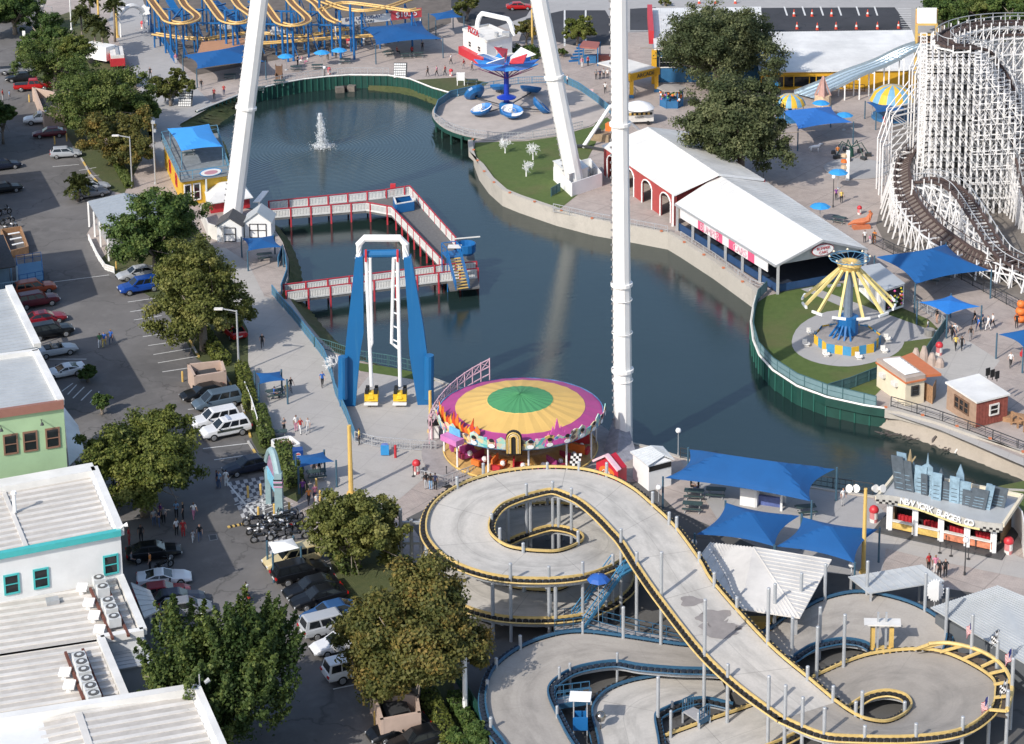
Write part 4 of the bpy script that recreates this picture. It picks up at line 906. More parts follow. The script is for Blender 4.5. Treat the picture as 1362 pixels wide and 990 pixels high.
for k in range(3): p=a+Vector((.4*k,-.4*k,0)); mb.beam(p,p+UP*1.1,.08); mb.box((p.x,p.y,p.z+.3),(.55,.1,.8),.6)
o=mb.build('roof_sign',BLACK); tag(o,'black sign boards propped on the white roof of the brown hut','sign')
t=thing('wooden_fence',G(1230,530),'short brown board fence between the cream booth and the brown hut','fence'); mb=MB(); a,b,e=G(1226,530),G(1240,538),G(1252,512)
for p,q_ in ((a,b),(b,b.lerp(e,.4))):
 n=6
 for k in range(n): r=p.lerp(q_,k/n); s_=p.lerp(q_,(k+.88)/n); mb.plate([r,s_,s_+UP*1.9,r+UP*1.9],.06)
mb.build('board',WOOD,t)
t=thing('game_trailer',G(1170,405),'white game trailer with prizes hung in its open end beside the swing ride','trailer')
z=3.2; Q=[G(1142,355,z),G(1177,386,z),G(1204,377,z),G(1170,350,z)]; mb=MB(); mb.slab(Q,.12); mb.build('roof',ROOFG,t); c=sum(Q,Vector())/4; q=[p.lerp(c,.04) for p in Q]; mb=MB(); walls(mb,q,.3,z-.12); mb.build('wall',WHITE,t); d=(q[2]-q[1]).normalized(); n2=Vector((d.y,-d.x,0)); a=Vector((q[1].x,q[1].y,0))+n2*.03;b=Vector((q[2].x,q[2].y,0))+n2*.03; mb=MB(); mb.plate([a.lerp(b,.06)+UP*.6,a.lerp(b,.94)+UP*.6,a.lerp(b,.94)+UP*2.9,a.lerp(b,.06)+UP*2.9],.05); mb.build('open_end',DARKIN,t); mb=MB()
for k in range(40):
 p=a.lerp(b,rnd.uniform(.1,.9))+n2*.1+UP*rnd.uniform(.8,2.8); r0=rnd.uniform(.12,.22); mb.lathe([(.01,-r0),(r0,0),(.01,r0)],p,6,rnd.randrange(6))
o=mb.build('plush_prizes',pm,t); o['kind']='stuff'; mb=MB(); d1=(q[1]-q[0]).normalized(); n1=Vector((d1.y,-d1.x,0)); a=Vector((q[0].x,q[0].y,0))+n1*.05; b=Vector((q[1].x,q[1].y,0))+n1*.05
for k in range(4): mb.plate([a.lerp(b,.05+k*.24)+UP*.7,a.lerp(b,.25+k*.24)+UP*.7,a.lerp(b,.25+k*.24)+UP*2.7,a.lerp(b,.05+k*.24)+UP*2.7],.05)
mb.build('side_panel',OFFW,t)
# --- burger stand
t=thing('burger_stand',G(1250,730),'burger stand with a cut-out city skyline on its roof and a checked awning','food stand')
a=G(1182,706);b=G(1323,737); d=(b-a).normalized(); n2=Vector((-d.y,d.x,0)); L=(b-a).length; D_=5.0
mb=MB(); mb.prism([(p.x,p.y) for p in (a-d*1.2-n2*.9,b+d*.9-n2*.9,b+d*.9+n2*(D_+.3),a-d*1.2+n2*(D_+.3))],.0,.14); mb.build('floor',M('stand_floor',(.07,.07,.07),.8,var=.2),t)
mb=MB(); mb.plate([a+n2*D_,b+n2*D_,b+n2*D_+UP*3,a+n2*D_+UP*3],.2); mb.plate([a+n2*1.5,a+n2*D_,a+n2*D_+UP*3,a+n2*1.5+UP*3],.1); mb.plate([b+n2*2,b+n2*D_,b+n2*D_+UP*3,b+n2*2+UP*3],.1); mb.build('wall',M('stand_wall',(.28,.18,.10),.7,var=.2),t)
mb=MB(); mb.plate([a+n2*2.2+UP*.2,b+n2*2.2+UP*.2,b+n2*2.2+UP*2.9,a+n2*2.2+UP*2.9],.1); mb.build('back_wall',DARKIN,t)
for i in range(5):
 p=a.lerp(b,.01+i*.245); mb=MB(); mb.beam(p,p+UP*2.8,.35); mb.beam(p-d*.28,p-d*.28+UP*2.8,.12); mb.build('post',WHITE,t)
cm=[M('menu_yellow',(.62,.42,.12),.6,var=.35,scale=3),M('menu_red',(.6,.22,.12),.6,var=.4,scale=3),OFFW]
for i in range(4):
 p=a.lerp(b,.03+i*.245)-n2*.05;q_=a.lerp(b,.235+i*.245)-n2*.05; mb=MB(); mb.plate([p+UP*.35,q_+UP*.35,q_+UP*1.05,p+UP*1.05],.1); cpn=mb.build('counter_panel',cm[i//2],t); mb=MB(); mb.beam(p+UP*1.12,q_+UP*1.12,.4,.08); mb.build('counter_top',OFFW,cpn)
 mb=MB()
 for k in range(5): r=p.lerp(q_,.15+k*.17)+n2*1.2; mb.cone(r+UP*.2,r+UP*1.2,.17,.17,8)
 mb.build('red_stool',RED,t)
def wave(f): return .35*math.sin(f*2*math.pi*.9+.3)
N_=40; A=[];B=[]
mb=MB()
for k in range(N_):
 f0,f1=k/N_,(k+1)/N_; p=a-d*1.0+d*(L+1.8)*f0-n2*.8; q_=a-d*1.0+d*(L+1.8)*f1-n2*.8; h0,h1=3.55+wave(f0),3.55+wave(f1)
 lo0,lo1=h0-.85,h1-.85
 chk=(k<7 or k>32)
 mb.plate([p+UP*(lo0+.2),q_+UP*(lo1+.2),q_+UP*h1,p+UP*h0],.1,0); 
 mb.plate([p+UP*lo0,q_+UP*lo1,q_+UP*(lo1+.2),p+UP*(lo0+.2)],.1,(2 if k%2 else 0) if chk else 1)
 if chk: mb.plate([p-n2*.01+UP*(lo0+.2),q_-n2*.01+UP*(lo1+.2),q_-n2*.01+UP*(lo1+.4),p-n2*.01+UP*(lo0+.4)],.1,0 if k%2 else 2)
fas=mb.build('fascia',[M('fascia_grey',(.40,.39,.36),.6,var=.2),M('fascia_yellow',(.70,.58,.28),.6,var=.1),BLACK],t)
s_='NEW YORK BURGER CO'; 
for i,ch in enumerate(s_):
 if ch==' ': continue
 f=.22+.54*i/(len(s_)-1); p=a-d*1.0+d*(L+1.8)*f-n2*.93+UP*(3.55+wave(f)-.28); text(ch,.78,WHITE,fas,p,rot_from(d+UP*(.35*2*math.pi*.9*math.cos(f*2*math.pi*.9+.3)/(L+1.8)),UP),.10)
mb=MB(); mb.slab([a-d*1.0-n2*.7+UP*3.1,b+d*.8-n2*.7+UP*3.1,b+d*.8+n2*(D_+.5)+UP*3.1,a-d*1.0+n2*(D_+.5)+UP*3.1],.2); mb.build('roof',ROOFG,t)
mb=MB()
for p,q_ in ((a-d*1.0-n2*.7,a-d*1.0+n2*(D_+.5)),(b+d*.8-n2*.7,b+d*.8+n2*(D_+.5)),(a-d+n2*(D_+.5),b+d*.8+n2*(D_+.5))): mb.beam(p+UP*3.25,q_+UP*3.25,.25,.35)
mb.build('roof_edge',CREAM,t)
SK=[M('skyline_a',(.20,.30,.38),.5,var=.3,scale=2),M('skyline_b',(.24,.35,.43),.5,var=.3,scale=2),M('skyline_c',(.08,.10,.12),.5,var=.3,scale=2),M('skyline_d',(.30,.23,.13),.6,var=.3,scale=2)]
mb=MB()
for f,w_,h_,m_,sp in [(.03,1.1,3.2,2,0),(.06,.9,3.4,0,0),(.11,1.0,2.9,2,0),(.15,.7,3.0,1,1),(.20,1.1,2.6,1,0),(.26,.6,2.0,2,0),(.285,1.0,3.6,1,2),(.335,.6,2.0,1,1),(.385,.9,2.6,1,0),(.42,.6,2.9,2,1),(.48,1.3,1.8,2,0),(.55,.9,2.5,1,0),(.595,.7,3.5,0,1),(.635,1.2,2.2,1,0),(.70,1.4,1.5,2,0),(.77,1.5,1.9,2,0),(.82,.5,2.2,0,0),(.86,.5,2.4,0,0),(.92,1.4,1.9,2,0)]:
 p=a+d*L*f+n2*(1.6+1.2*((f*13)%1)); p0=p; tl=d*(h_*(-.14 if f<.16 else (.16 if f>.75 else .05*math.sin(f*40)))); pp=[p-d*w_/2+UP*3.1,p+d*w_/2+UP*3.1,p+tl+d*w_/2+UP*(3.1+h_*.72)]; p=p+tl
 if sp==2: pp+=[p+d*.12+UP*(3.1+h_*.8),p+UP*(3.1+h_*1.1),p-d*.12+UP*(3.1+h_*.8)]
 elif sp==1: pp+=[p+UP*(3.1+h_)]
 else: pp[-1]=p+d*w_/2+UP*(3.1+h_)
 pp+=[p-d*w_/2+UP*(3.1+h_*(.72 if sp else 1))]
 mb.plate(pp,.12,m_)
 for k in range(4): 
   r=p0+tl*(.12+k*.2)-n2*.02+UP*(3.3+k*h_*.15); mb.plate([r-d*w_*.3,r+d*w_*.3,r+d*w_*.3+UP*.05,r-d*w_*.3+UP*.05],.02,2 if m_ in(0,1) else 0)
mb.build('skyline_cutout',SK,t)
mb=MB(); p=a+d*L*.095+n2*2.6+UP*3.1; mb.cone(p,p+UP*2.6,.35,.2,8); mb.cone(p+UP*2.6,p+UP*3.9,.28,.04,8); mb.beam(p+UP*2.4,p+UP*3.3+d*.5,.14); mb.build('golden_spire',SK[3],t)
t=thing('white_fence',G(1345,735),'white panel fence to the right of the burger stand','fence')
for i,(p,q_) in enumerate((((1330,688),(1345,700)),((1345,700),(1357,716)),((1357,716),(1362,742)))):
 mb=MB(); A=G(*p);B=G(*q_); mb.plate([A,B,B+UP*2.6,A+UP*2.6],.1); mb.build('panel',WHITE,t)
# --- metal roofs at the lower right
t=thing('hip_roof_shelter',G(1000,800),'open shelter with a white ribbed hipped roof beside the kart ramp','shelter')
E_=[G(945,722,3.4),G(1106,745,3.4),G(1064,822,3.4),G(985,810,3.4),G(925,748,3.4)]; pk=G(1003,729,5.8); 
pk=G(1002,728,4.6)
mb=MB()
ribroof(mb,[pk,E_[1],E_[2],E_[2].lerp(pk,.03)],16,.07,.07,.1); ribroof(mb,[pk,E_[0],E_[3],E_[2]],14,.07,.07,.1,along=1); ribroof(mb,[E_[0],E_[4],E_[3],E_[3].lerp(E_[0],.03)],8,.06,.07,.1)
mb.plate([E_[0],pk,E_[1]],.1)
mb.build('roof',ROOFD,t)
for p in E_: mb=MB(); q_=p.lerp(Vector((pk.x,pk.y,p.z)),.08); mb.beam(Vector((q_.x,q_.y,0)),q_-UP*.05,.25); mb.build('post',GALV,t)
mb=MB(); c=(E_[2]+E_[3])/2; mb.box((c.x,c.y+3,0),(3,1,1.2)); mb.build('counter',YEL,t)
t=thing('lean_to_roof',G(1190,790),'small leaning grey ribbed roof behind the upper blue kart bend','shelter')
E_=[G(1128,767,2.6),G(1156,789,2.6),G(1256,773,3.0),G(1226,751,3.4)]; mb=MB(); ribroof(mb,[E_[0],E_[3],E_[2],E_[1]],10,.04,.05,.1,along=1); mb.build('roof',ROOFG,t)
for p in E_: mb=MB(); q_=p.lerp(sum(E_,Vector())/4,.06); mb.beam(Vector((q_.x,q_.y,0)),Vector((q_.x,q_.y,p.z-.08)),.18); mb.build('post',GALV,t)
t=thing('grey_shed_roof',G(1330,870),'large pale grey ribbed shed roof at the right edge above the yellow bowl','shed')
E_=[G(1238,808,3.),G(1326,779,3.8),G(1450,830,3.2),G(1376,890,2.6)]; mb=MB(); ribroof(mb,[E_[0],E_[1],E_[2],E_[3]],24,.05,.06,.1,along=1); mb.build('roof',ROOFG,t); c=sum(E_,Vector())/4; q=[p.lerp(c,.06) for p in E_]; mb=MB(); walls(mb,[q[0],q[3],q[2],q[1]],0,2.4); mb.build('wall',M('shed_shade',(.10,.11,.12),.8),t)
t=thing('slide_tower',G(1225,60),'white roofed yellow slide tower with a red side at the top right','tower')
z=hgt(1216,128,31); F=[G(1216,128),G(1242,128),G(1242,118),G(1216,118)]; Q=[p+UP*(z+(1.4 if i>1 else 0)) for i,p in enumerate(F)]; mb=MB(); mb.slab(Q,.2); mb.build('roof',ROOFW,t); mb=MB()
for p,q_ in zip(F,Q): mb.beam(p,q_-UP*.2,.35)
for zz in (z-1.8,z-.2): mb.beam(F[0]+UP*zz,F[1]+UP*zz,.3); mb.beam(F[1]+UP*zz,F[2]+UP*zz,.3)
mb.build('frame',YEL,t); mb=MB(); mb.plate([F[3]+UP*(z-2.5),F[0]+UP*(z-2.5),F[0]+UP*(z),F[3]+UP*(z+.8)],.1); mb.build('red_side',RED,t); mb=MB(); zz=z-3.2; mb.slab([f+UP*zz for f in F],.2); mb.build('platform',WOOD,t)
mb=MB(); lip=F[0]+UP*zz; end=G(1056,124,.4); end2=G(1064,128,.4)
t2=thing('slide',end,'long silver metal slide running down from the yellow tower','slide')
a0=F[0]+UP*zz-Vector((.2,.3,0)); a1=F[0]+UP*zz+Vector((2.6,-.6,0)); rows=[]
for k in range(25):
 f=k/24; dz=.5*math.sin(f*4*math.pi)*(1-f)*.4; p=a0.lerp(end,f)+UP*dz; q_=a1.lerp(end2+Vector((2.2,-1.5,0)),f)+UP*dz; rows.append((p,q_))
mb.strip([r[0] for r in rows],[r[1] for r in rows]); mb.strip([r[0]+UP*.5 for r in rows],[r[0] for r in rows]); mb.strip([r[1] for r in rows],[r[1]+UP*.5 for r in rows])
for f in (.25,.5,.75): mb.strip([r[0].lerp(r[1],f)+UP*.25 for r in rows],[r[0].lerp(r[1],f)+Vector((.08,0,.25)) for r in rows]); mb.strip([r[0].lerp(r[1],f)-Vector((.0,0,.0)) for r in rows],[r[0].lerp(r[1],f)+UP*.25 for r in rows])
mb.build('chute',M('slide_steel',(.45,.55,.62),.3,.6,var=.08),t2); mb=MB()
for k in range(3,24,3):
 for p in rows[k]: mb.beam(Vector((p.x,p.y,0)),p-UP*.05,.18)
 mb.beam(rows[k][0]-UP*.3,rows[k][1]-UP*.3,.15)
mb.build('support',WHITE,t2)
# ================================================================ trees
def leafmat(name,a,b,c):
 k=N(name,.6)
 at=k.n('ShaderNodeAttribute',attribute_name='tint')
 col=k.ramp(at.outputs['Fac'],[(0.,a),(.55,b),(1.,c)])
 k.base(col); k.p.inputs['Subsurface Weight'].default_value=0
 tr=k.n('ShaderNodeBsdfTranslucent'); k.l(col,tr.inputs['Color'])
 mx=k.n('ShaderNodeMixShader'); mx.inputs[0].default_value=.32
 k.l(k.p.outputs[0],mx.inputs[1]); k.l(tr.outputs[0],mx.inputs[2])
 k.l(mx.outputs[0],k.t.nodes['Material Output'].inputs[0]); k.p.inputs['Specular IOR Level'].default_value=.25
 return k.m
LEAF={
'green':leafmat('leaf_green',(0.050,0.084,0.021),(0.110,0.151,0.037),(0.203,0.227,0.067)),
'dark':leafmat('leaf_dark',(0.036,0.073,0.020),(0.080,0.133,0.032),(0.172,0.222,0.060)),
'olive':leafmat('leaf_olive',(0.067,0.084,0.021),(0.151,0.165,0.041),(0.253,0.244,0.076)),
'yellow':leafmat('leaf_yellow_green',(0.050,0.076,0.017),(0.134,0.160,0.034),(0.253,0.261,0.067)),
'rust':leafmat('leaf_rust',(.06,.075,.02),(.15,.145,.04),(.27,.185,.05)),
'oak':leafmat('leaf_oak',(0.048,0.068,0.028),(0.112,0.133,0.058),(0.202,0.212,0.101)),
'conifer':leafmat('leaf_conifer',(0.026,0.054,0.014),(0.070,0.106,0.026),(0.168,0.204,0.054)),
}
BARK=M('bark',(.24,.20,.165),.9,var=.3,scale=6,bump=.5)
def leafmesh(name,pos,nrm,tint,size,mat,parent,rg,aspect=1.5):
 n=len(pos)
 a=rg.normal(size=(n,3)); t=np.cross(nrm,a); t/=np.linalg.norm(t,axis=1,keepdims=True)+1e-9; b=np.cross(nrm,t)
 sz=(size*rg.uniform(.6,1.35,n))[:,None]
 A=t*sz*aspect*.5; B=b*sz*.5
 bend=nrm*sz*.18
 v=np.empty((n,4,3)); v[:,0]=pos-A-bend; v[:,1]=pos+B; v[:,2]=pos+A-bend; v[:,3]=pos-B
 off=np.array(wloc(parent)) if parent is not None else np.zeros(3)
 v=(v.reshape(-1,3)-off).astype(np.float32)
 me=bpy.data.meshes.new(name); me.vertices.add(4*n); me.vertices.foreach_set('co',v.ravel())
 me.loops.add(4*n); me.loops.foreach_set('vertex_index',np.arange(4*n,dtype=np.int32))
 me.polygons.add(n); me.polygons.foreach_set('loop_start',np.arange(0,4*n,4,dtype=np.int32)); me.polygons.foreach_set('loop_total',np.full(n,4,np.int32))
 at=me.attributes.new('tint','FLOAT','POINT'); at.data.foreach_set('value',np.repeat(tint,4).astype(np.float32))
 me.materials.append(mat); me.update(calc_edges=True); me.validate()
 o=bpy.data.objects.new(name,me); COL.objects.link(o); o.parent=parent; return o
def blobs(c,rad,n,leafs,rg,spiky=False):
 """leaves of a crown: uneven lobes carrying leaf clumps, with gaps between them"""
 P=[];Nn=[];T=[]; m=np.mean(rad)
 K=int(np.clip(n/9,5,13)); L=[]
 for i in range(K):
  a=6.28*i*.618+rg.uniform(-.5,.5); z=rg.uniform(-.8,.9) if i else .7
  h=math.sqrt(max(.05,1-z*z)); f=rg.uniform(.42,.72) if i else .3
  L.append((np.array([math.cos(a)*h,math.sin(a)*h,z])*rad*f,m*rg.uniform(.32,.52),np.clip(rg.normal(0,.10),-.2,.2)))
 tot=sum(r*r for _,r,_ in L)
 for lc,lr,lt in L:
  for j in range(max(6,int(n*2.0*lr*lr/tot))):
   d=rg.normal(size=3); d/=np.linalg.norm(d)
   if d[2]<-.8: d[2]*=-1
   cc=c+lc+d*lr*rg.uniform(.55,1.08)*np.array([1,1,.85])
   r=m*rg.uniform(.06,.15); k=int(leafs*rg.uniform(.4,1.3))
   if spiky:
    up=d*.55+np.array([0,0,.75])+rg.normal(0,.15,3); up/=np.linalg.norm(up); t=rg.uniform(-.3,1.,k)**1
    e=rg.normal(size=(k,3)); p=cc+up*(t*r*3.2)[:,None]+e*(r*.42*(1.15-np.clip(t,0,1)))[:,None]
    e/=np.linalg.norm(e,axis=1,keepdims=True)
   else:
    e=rg.normal(size=(k,3)); e/=np.linalg.norm(e,axis=1,keepdims=True)
    p=cc+e*r*rg.uniform(.2,1.25,k)[:,None]*np.array([1.2,1.2,.8])
   nn=e*.5+d*.5+rg.normal(size=(k,3))*.55+np.array([0,0,.35]); nn/=np.linalg.norm(nn,axis=1,keepdims=True)
   P.append(p);Nn.append(nn); T.append(np.clip(rg.normal(.45+lt,.2)+rg.normal(0,.17,k),0,1))
 return np.vstack(P),np.vstack(Nn),np.hstack(T)
def trunk_mesh(base,top,r,rad,rg,limbs=11):
 mb=MB(); base=np.array(base); top=np.array(top)
 pts=[base+(top-base)*t+np.append(rg.normal(0,.12,2)*t,0) for t in (0,.35,.7,1)]
 mb.tube(pts,[r*1.25,r,r*.8,r*.55],8)
 for k in range(limbs):
  a=rg.uniform(0,6.28); st=pts[1]+(pts[3]-pts[1])*rg.uniform(.1,.9)
  en=top+np.array([math.cos(a)*rad[0]*rg.uniform(.4,.8),math.sin(a)*rad[1]*rg.uniform(.4,.8),rad[2]*rg.uniform(-.1,.6)])
  md=(st+en)/2+np.array([0,0,-.06*rad[2]])
  mb.tube([st,md,en],[r*.5,r*.34,r*.1],6)
  for j in range(2):
   e2=md+(en-md)*rg.uniform(.1,.6)+rg.normal(size=3)*rad*.35
   mb.tube([md,e2],[r*.22,r*.06],5)
 return mb
def tree(name,u,v,wpx,hpx,kind,label,cat='tree',group=None,clumps=60,leafs=150,leaf=.36,trunk=.5,depth=None,spiky=False,seed=0,zoff=0.,dens=1.):
 """u,v = pixel of the crown's centre; wpx,hpx = crown extent in pixels; trunk = height of the crown's underside"""
 rg=np.random.default_rng(abs(seed+int(u)*7+int(v)))
 b=G(u,v+hpx*.5); 
 for _ in range(8):
  s=(math.hypot(proj((b.x+1,b.y,2))[0]-proj((b.x,b.y,2))[0],0))
  wx=wpx/2/s; dp=depth or wx
  ph=math.atan2(CH,b.y); 
  hh=hpx/2/s; hz=math.sqrt(max(.35*hh*hh,hh*hh-(dp*math.sin(ph))**2))/math.cos(ph)
  hz=min(hz,wx*1.5)
  cz=trunk+hz
  g=G(u,v,cz); b=Vector((g.x,g.y,0))
 c=np.array((b.x,b.y,cz)); rad=np.array((wx,dp,hz))
 root=thing(name,b,label,cat,group)
 P,Nn,T=blobs(c,rad*1.03,int(clumps*1.55),int(leafs*1.15),rg,spiky)
 leafmesh('crown',P,Nn,T,leaf*.58,LEAF[kind],root,rg)
 trunk_mesh((b.x,b.y,-.1),(b.x,b.y,cz-hz*.2),max(.16,wx*.07),rad*.8,rg).build('trunk',BARK,root,smooth=True)
 return root
def hedge(px,w,h,kind,label,leafs=900,z0=0.,seed=1,leaf=.2):
 rg=np.random.default_rng(seed); pts=resamp(poly(px),.5)
 n=len(pts); i=rg.integers(0,n,leafs*n//6)
 base=np.array([tuple(p) for p in pts])[i]
 e=rg.normal(size=(len(i),3)); e/=np.linalg.norm(e,axis=1,keepdims=True)
 q=np.sign(e)*np.abs(e)**.6
 p=base+q*np.array([w/2,w/2,h/2])*rg.uniform(.8,1.06,len(i))[:,None]+np.array([0,0,h/2+z0])
 p[:,2]=np.maximum(p[:,2],.03)
 nn=e+rg.normal(size=e.shape)*.5; nn/=np.linalg.norm(nn,axis=1,keepdims=True)
 g=poly(px)[0]
 root=thing('hedge',Vector((g.x,g.y,0)),label,'hedge')
 leafmesh('leaves',p,nn,np.clip(rg.normal(.5,.22,len(i)),0,1),leaf,LEAF[kind],root,rg)
 mb=MB()
 for a,b in zip(pts,pts[1:]): mb.beam(a+Vector((0,0,h*.42)),b+Vector((0,0,h*.42)),w*.7,h*.8)
 mb.build('branches',M('hedge_core',(.025,.035,.012),.9,var=.4,scale=5),root)
 return root
g1='street trees in the left planting strip'
tree('street_tree',205,305,130,132,'dark','dark green round street tree beside the grey gabled roof',group=g1,clumps=75,leafs=200)
tree('street_tree',268,392,150,146,'olive','olive green street tree above the blue suv and a red car',group=g1,clumps=85,leafs=200)
tree('street_tree',190,618,172,142,'yellow','broad yellow-green tree shading the street crowd in front of the green facade',clumps=110,leafs=200,leaf=.34)
tree('street_tree',297,900,212,198,'conifer','large dark spiky evergreen beside the white ribbed roofs',clumps=170,leafs=230,leaf=.34,spiky=True)
tree('street_tree',472,702,148,116,'olive','olive tree between the motorcycles and the upper kart loop',clumps=85,leafs=200,leaf=.33)
tree('street_tree',550,842,200,198,'rust','largest rust and olive tree beside the kart track, over the white pickup',clumps=150,leafs=240,leaf=.34)
tree('street_tree',628,980,62,48,'dark','low dark tree at the bottom edge below the tall kart track post',clumps=30,leafs=150,leaf=.3,trunk=.6)
g2='far row of street trees'
tree('street_tree',60,46,78,60,'dark','small dark tree topmost in the far row of street trees',group=g2,clumps=40,leafs=150)
tree('street_tree',72,80,108,84,'green','mid green tree beside the grey pickup in the far row',group=g2,clumps=55,leafs=170)
tree('street_tree',104,72,52,62,'yellow','small yellow-leaved tree beneath the palms',group=g2,clumps=30,leafs=150,trunk=3)
tree('street_tree',128,128,146,118,'green','big green tree behind the dumpster wall in the far row',group=g2,clumps=85,leafs=190)
tree('street_tree',160,180,108,86,'rust','rusty olive tree nearest the silver hatchback in the far row',group=g2,clumps=60,leafs=170)
tree('street_tree',184,146,60,58,'dark','dark narrow tree behind the tall lamp post in the far row',group=g2,clumps=35,leafs=150)
tree('street_tree',2,158,46,60,'dark','dark tree cut by the left edge beside the street',clumps=30,leafs=150)
tree('street_tree',18,12,86,64,'dark','big shady tree in the far top left corner',clumps=60,leafs=180)
tree('street_tree',-20,20,70,60,'dark','shady tree half outside the far top left corner',clumps=40,leafs=160)
tree('plaza_tree',226,115,62,52,'olive','rounded olive bush tree on the plaza beside the stacked white crates',clumps=60,leafs=170,leaf=.33,trunk=.05,depth=1.8)
tree('oak_tree',956,62,182,122,'oak','large grey-green oak in front of the arcade roof',clumps=130,leafs=210,leaf=.42)
tree('oak_tree',986,168,152,150,'oak','massive drooping oak next to the white barn roof',clumps=130,leafs=220,leaf=.42,trunk=.6)
tree('small_tree',768,38,52,40,'yellow','small round green tree in front of the far car park',clumps=35,leafs=160)
tree('small_tree',700,42,40,26,'rust','scrubby brown tree behind the tub ride canopy',clumps=25,leafs=130,trunk=1)
tree('small_tree',621,6,44,36,'olive','pale olive tree behind the small blue sail by the pizza stand',clumps=30,leafs=150)
g3='woodland trees beyond the white coaster'
for i,(u,v,wd,hh,k,lab) in enumerate([(1255,16,70,58,'dark','dark woodland tree next to the white and yellow slide tower'),(1305,8,80,50,'green','mid green woodland tree above the coaster crest'),(1350,14,70,60,'dark','dark woodland tree in the far top right corner'),(1275,-8,90,50,'oak','grey woodland tree rising behind the slide tower trees'),(1340,-14,90,50,'dark','woodland tree half cut by the top edge at right')]):
 tree('woodland_tree',u,v,wd,hh,k,lab,group=g3,clumps=55,leafs=170,leaf=.45)
for u,v,lab in [(116,493,'round clipped bush beside the white sports car'),(135,536,'round clipped bush in a mulch bed below the white sports car')]:
 tree('round_bush',u,v,29,30,'dark',lab,'bush',group='round clipped street bushes',clumps=36,leafs=110,leaf=.2,trunk=.1)
tree('round_bush',180,108,20,16,'green','low shrub in the bed behind the dumpster wall','bush',clumps=16,leafs=90,leaf=.25,trunk=.1)
tree('round_bush',700,72,70,10,'dark','long low bush beside the yellow pole near the pizza stand','bush',clumps=24,leafs=100,leaf=.3,trunk=.1)
tree('round_bush',748,70,24,12,'green','low bush under the small round tree by the car park','bush',clumps=14,leafs=90,leaf=.3,trunk=.1)
tree('round_bush',885,3,24,10,'olive','olive shrub in the kerb island beyond the arcade roof','bush',clumps=14,leafs=90,leaf=.3,trunk=.1)
hedge([(262,440),(272,452),(290,478),(300,486)],1.6,1.3,'yellow','clipped bright hedge behind the empty parking bays')
hedge([(322,500),(330,530),(334,548)],1.5,1.6,'yellow','clipped hedge behind the slate minivan')
hedge([(345,556),(352,580),(356,596)],1.5,1.5,'green','clipped hedge between the police car and the white table')
hedge([(375,606),(385,625),(392,650)],1.8,1.6,'green','dark clipped hedge behind the sign pylon')
hedge([(455,740),(466,762)],2.0,1.5,'green','clipped hedge patch under the rust tree')
hedge([(570,935),(582,960),(600,1000)],1.5,1.2,'yellow','bright clipped hedge at the bottom beside the black cars')
hedge([(604,935),(622,965),(640,1000)],1.2,.9,'dark','low dark hedge between the white fence and the kart yard')
hedge([(148,205),(160,228),(172,250)],1.2,1.0,'green','narrow hedge behind the silver hatchback')
PF=leafmat('palm_frond',(.03,.045,.012),(.07,.085,.025),(.12,.13,.045))
def palm(u,v,h,label):
 rg=np.random.default_rng(int(u)); b=G(u,v); root=thing('palm_tree',b,label,'palm','palm trees by the entrance path')
 mb=MB(); mb.tube([b,b+Vector((.1,0,h*.5)),b+Vector((0.05,.1,h))],[.22,.17,.15],7); mb.build('trunk',BARK,root,smooth=True)
 P=[];Nn=[];T=[]; top=np.array(b)+np.array([.05,.1,h])
 for f in range(38):
  a=rg.uniform(0,6.28); el=rg.uniform(-.7,1.25); L=rg.uniform(1.4,2.1)
  d=np.array([math.cos(a)*math.cos(el),math.sin(a)*math.cos(el),math.sin(el)])
  t=np.linspace(.15,1,22)
  p=top+d*(t*L)[:,None]+np.array([0,0,-1])*(t**2*L*.35)[:,None]+rg.normal(0,.06,(22,3))
  side=np.cross(d,[0,0,1]); side/=np.linalg.norm(side)+1e-9
  n=np.cross(side,d)+rg.normal(0,.5,(22,3)); n/=np.linalg.norm(n,axis=1,keepdims=True)
  P.append(p);Nn.append(n);T.append(np.clip(rg.normal(.5,.2)+rg.normal(0,.1,22),0,1))
 leafmesh('crown',np.vstack(P),np.vstack(Nn),np.hstack(T),.32,PF,root,rg,2.4)
for u,v,h,l in [(127,78,6.2,'palm tree with its trunk in front of the white trailer'),(137,80,5.5,'palm tree just right of the white trailer'),(110,76,7.5,'tallest palm tree above the yellow-leaved tree'),(153,56,6.5,'palm tree beside the yellow entrance pole'),(120,34,5,'farthest palm tree at the top of the entrance path'),(104,268,2.6,'short palm beside the grey gabled roof')]: palm(u,v,h,l)
# ================================================================ rides
def onplane(u,v,p0,nrm):
 o=Vector((0,0,CH)); q=(v-PPY)/FPX; d=Vector(((u-PPX)/FPX,_c-_s*q,-_s-_c*q)); n=Vector(nrm)
 t=(Vector(p0)-o).dot(n)/d.dot(n); return o+d*t
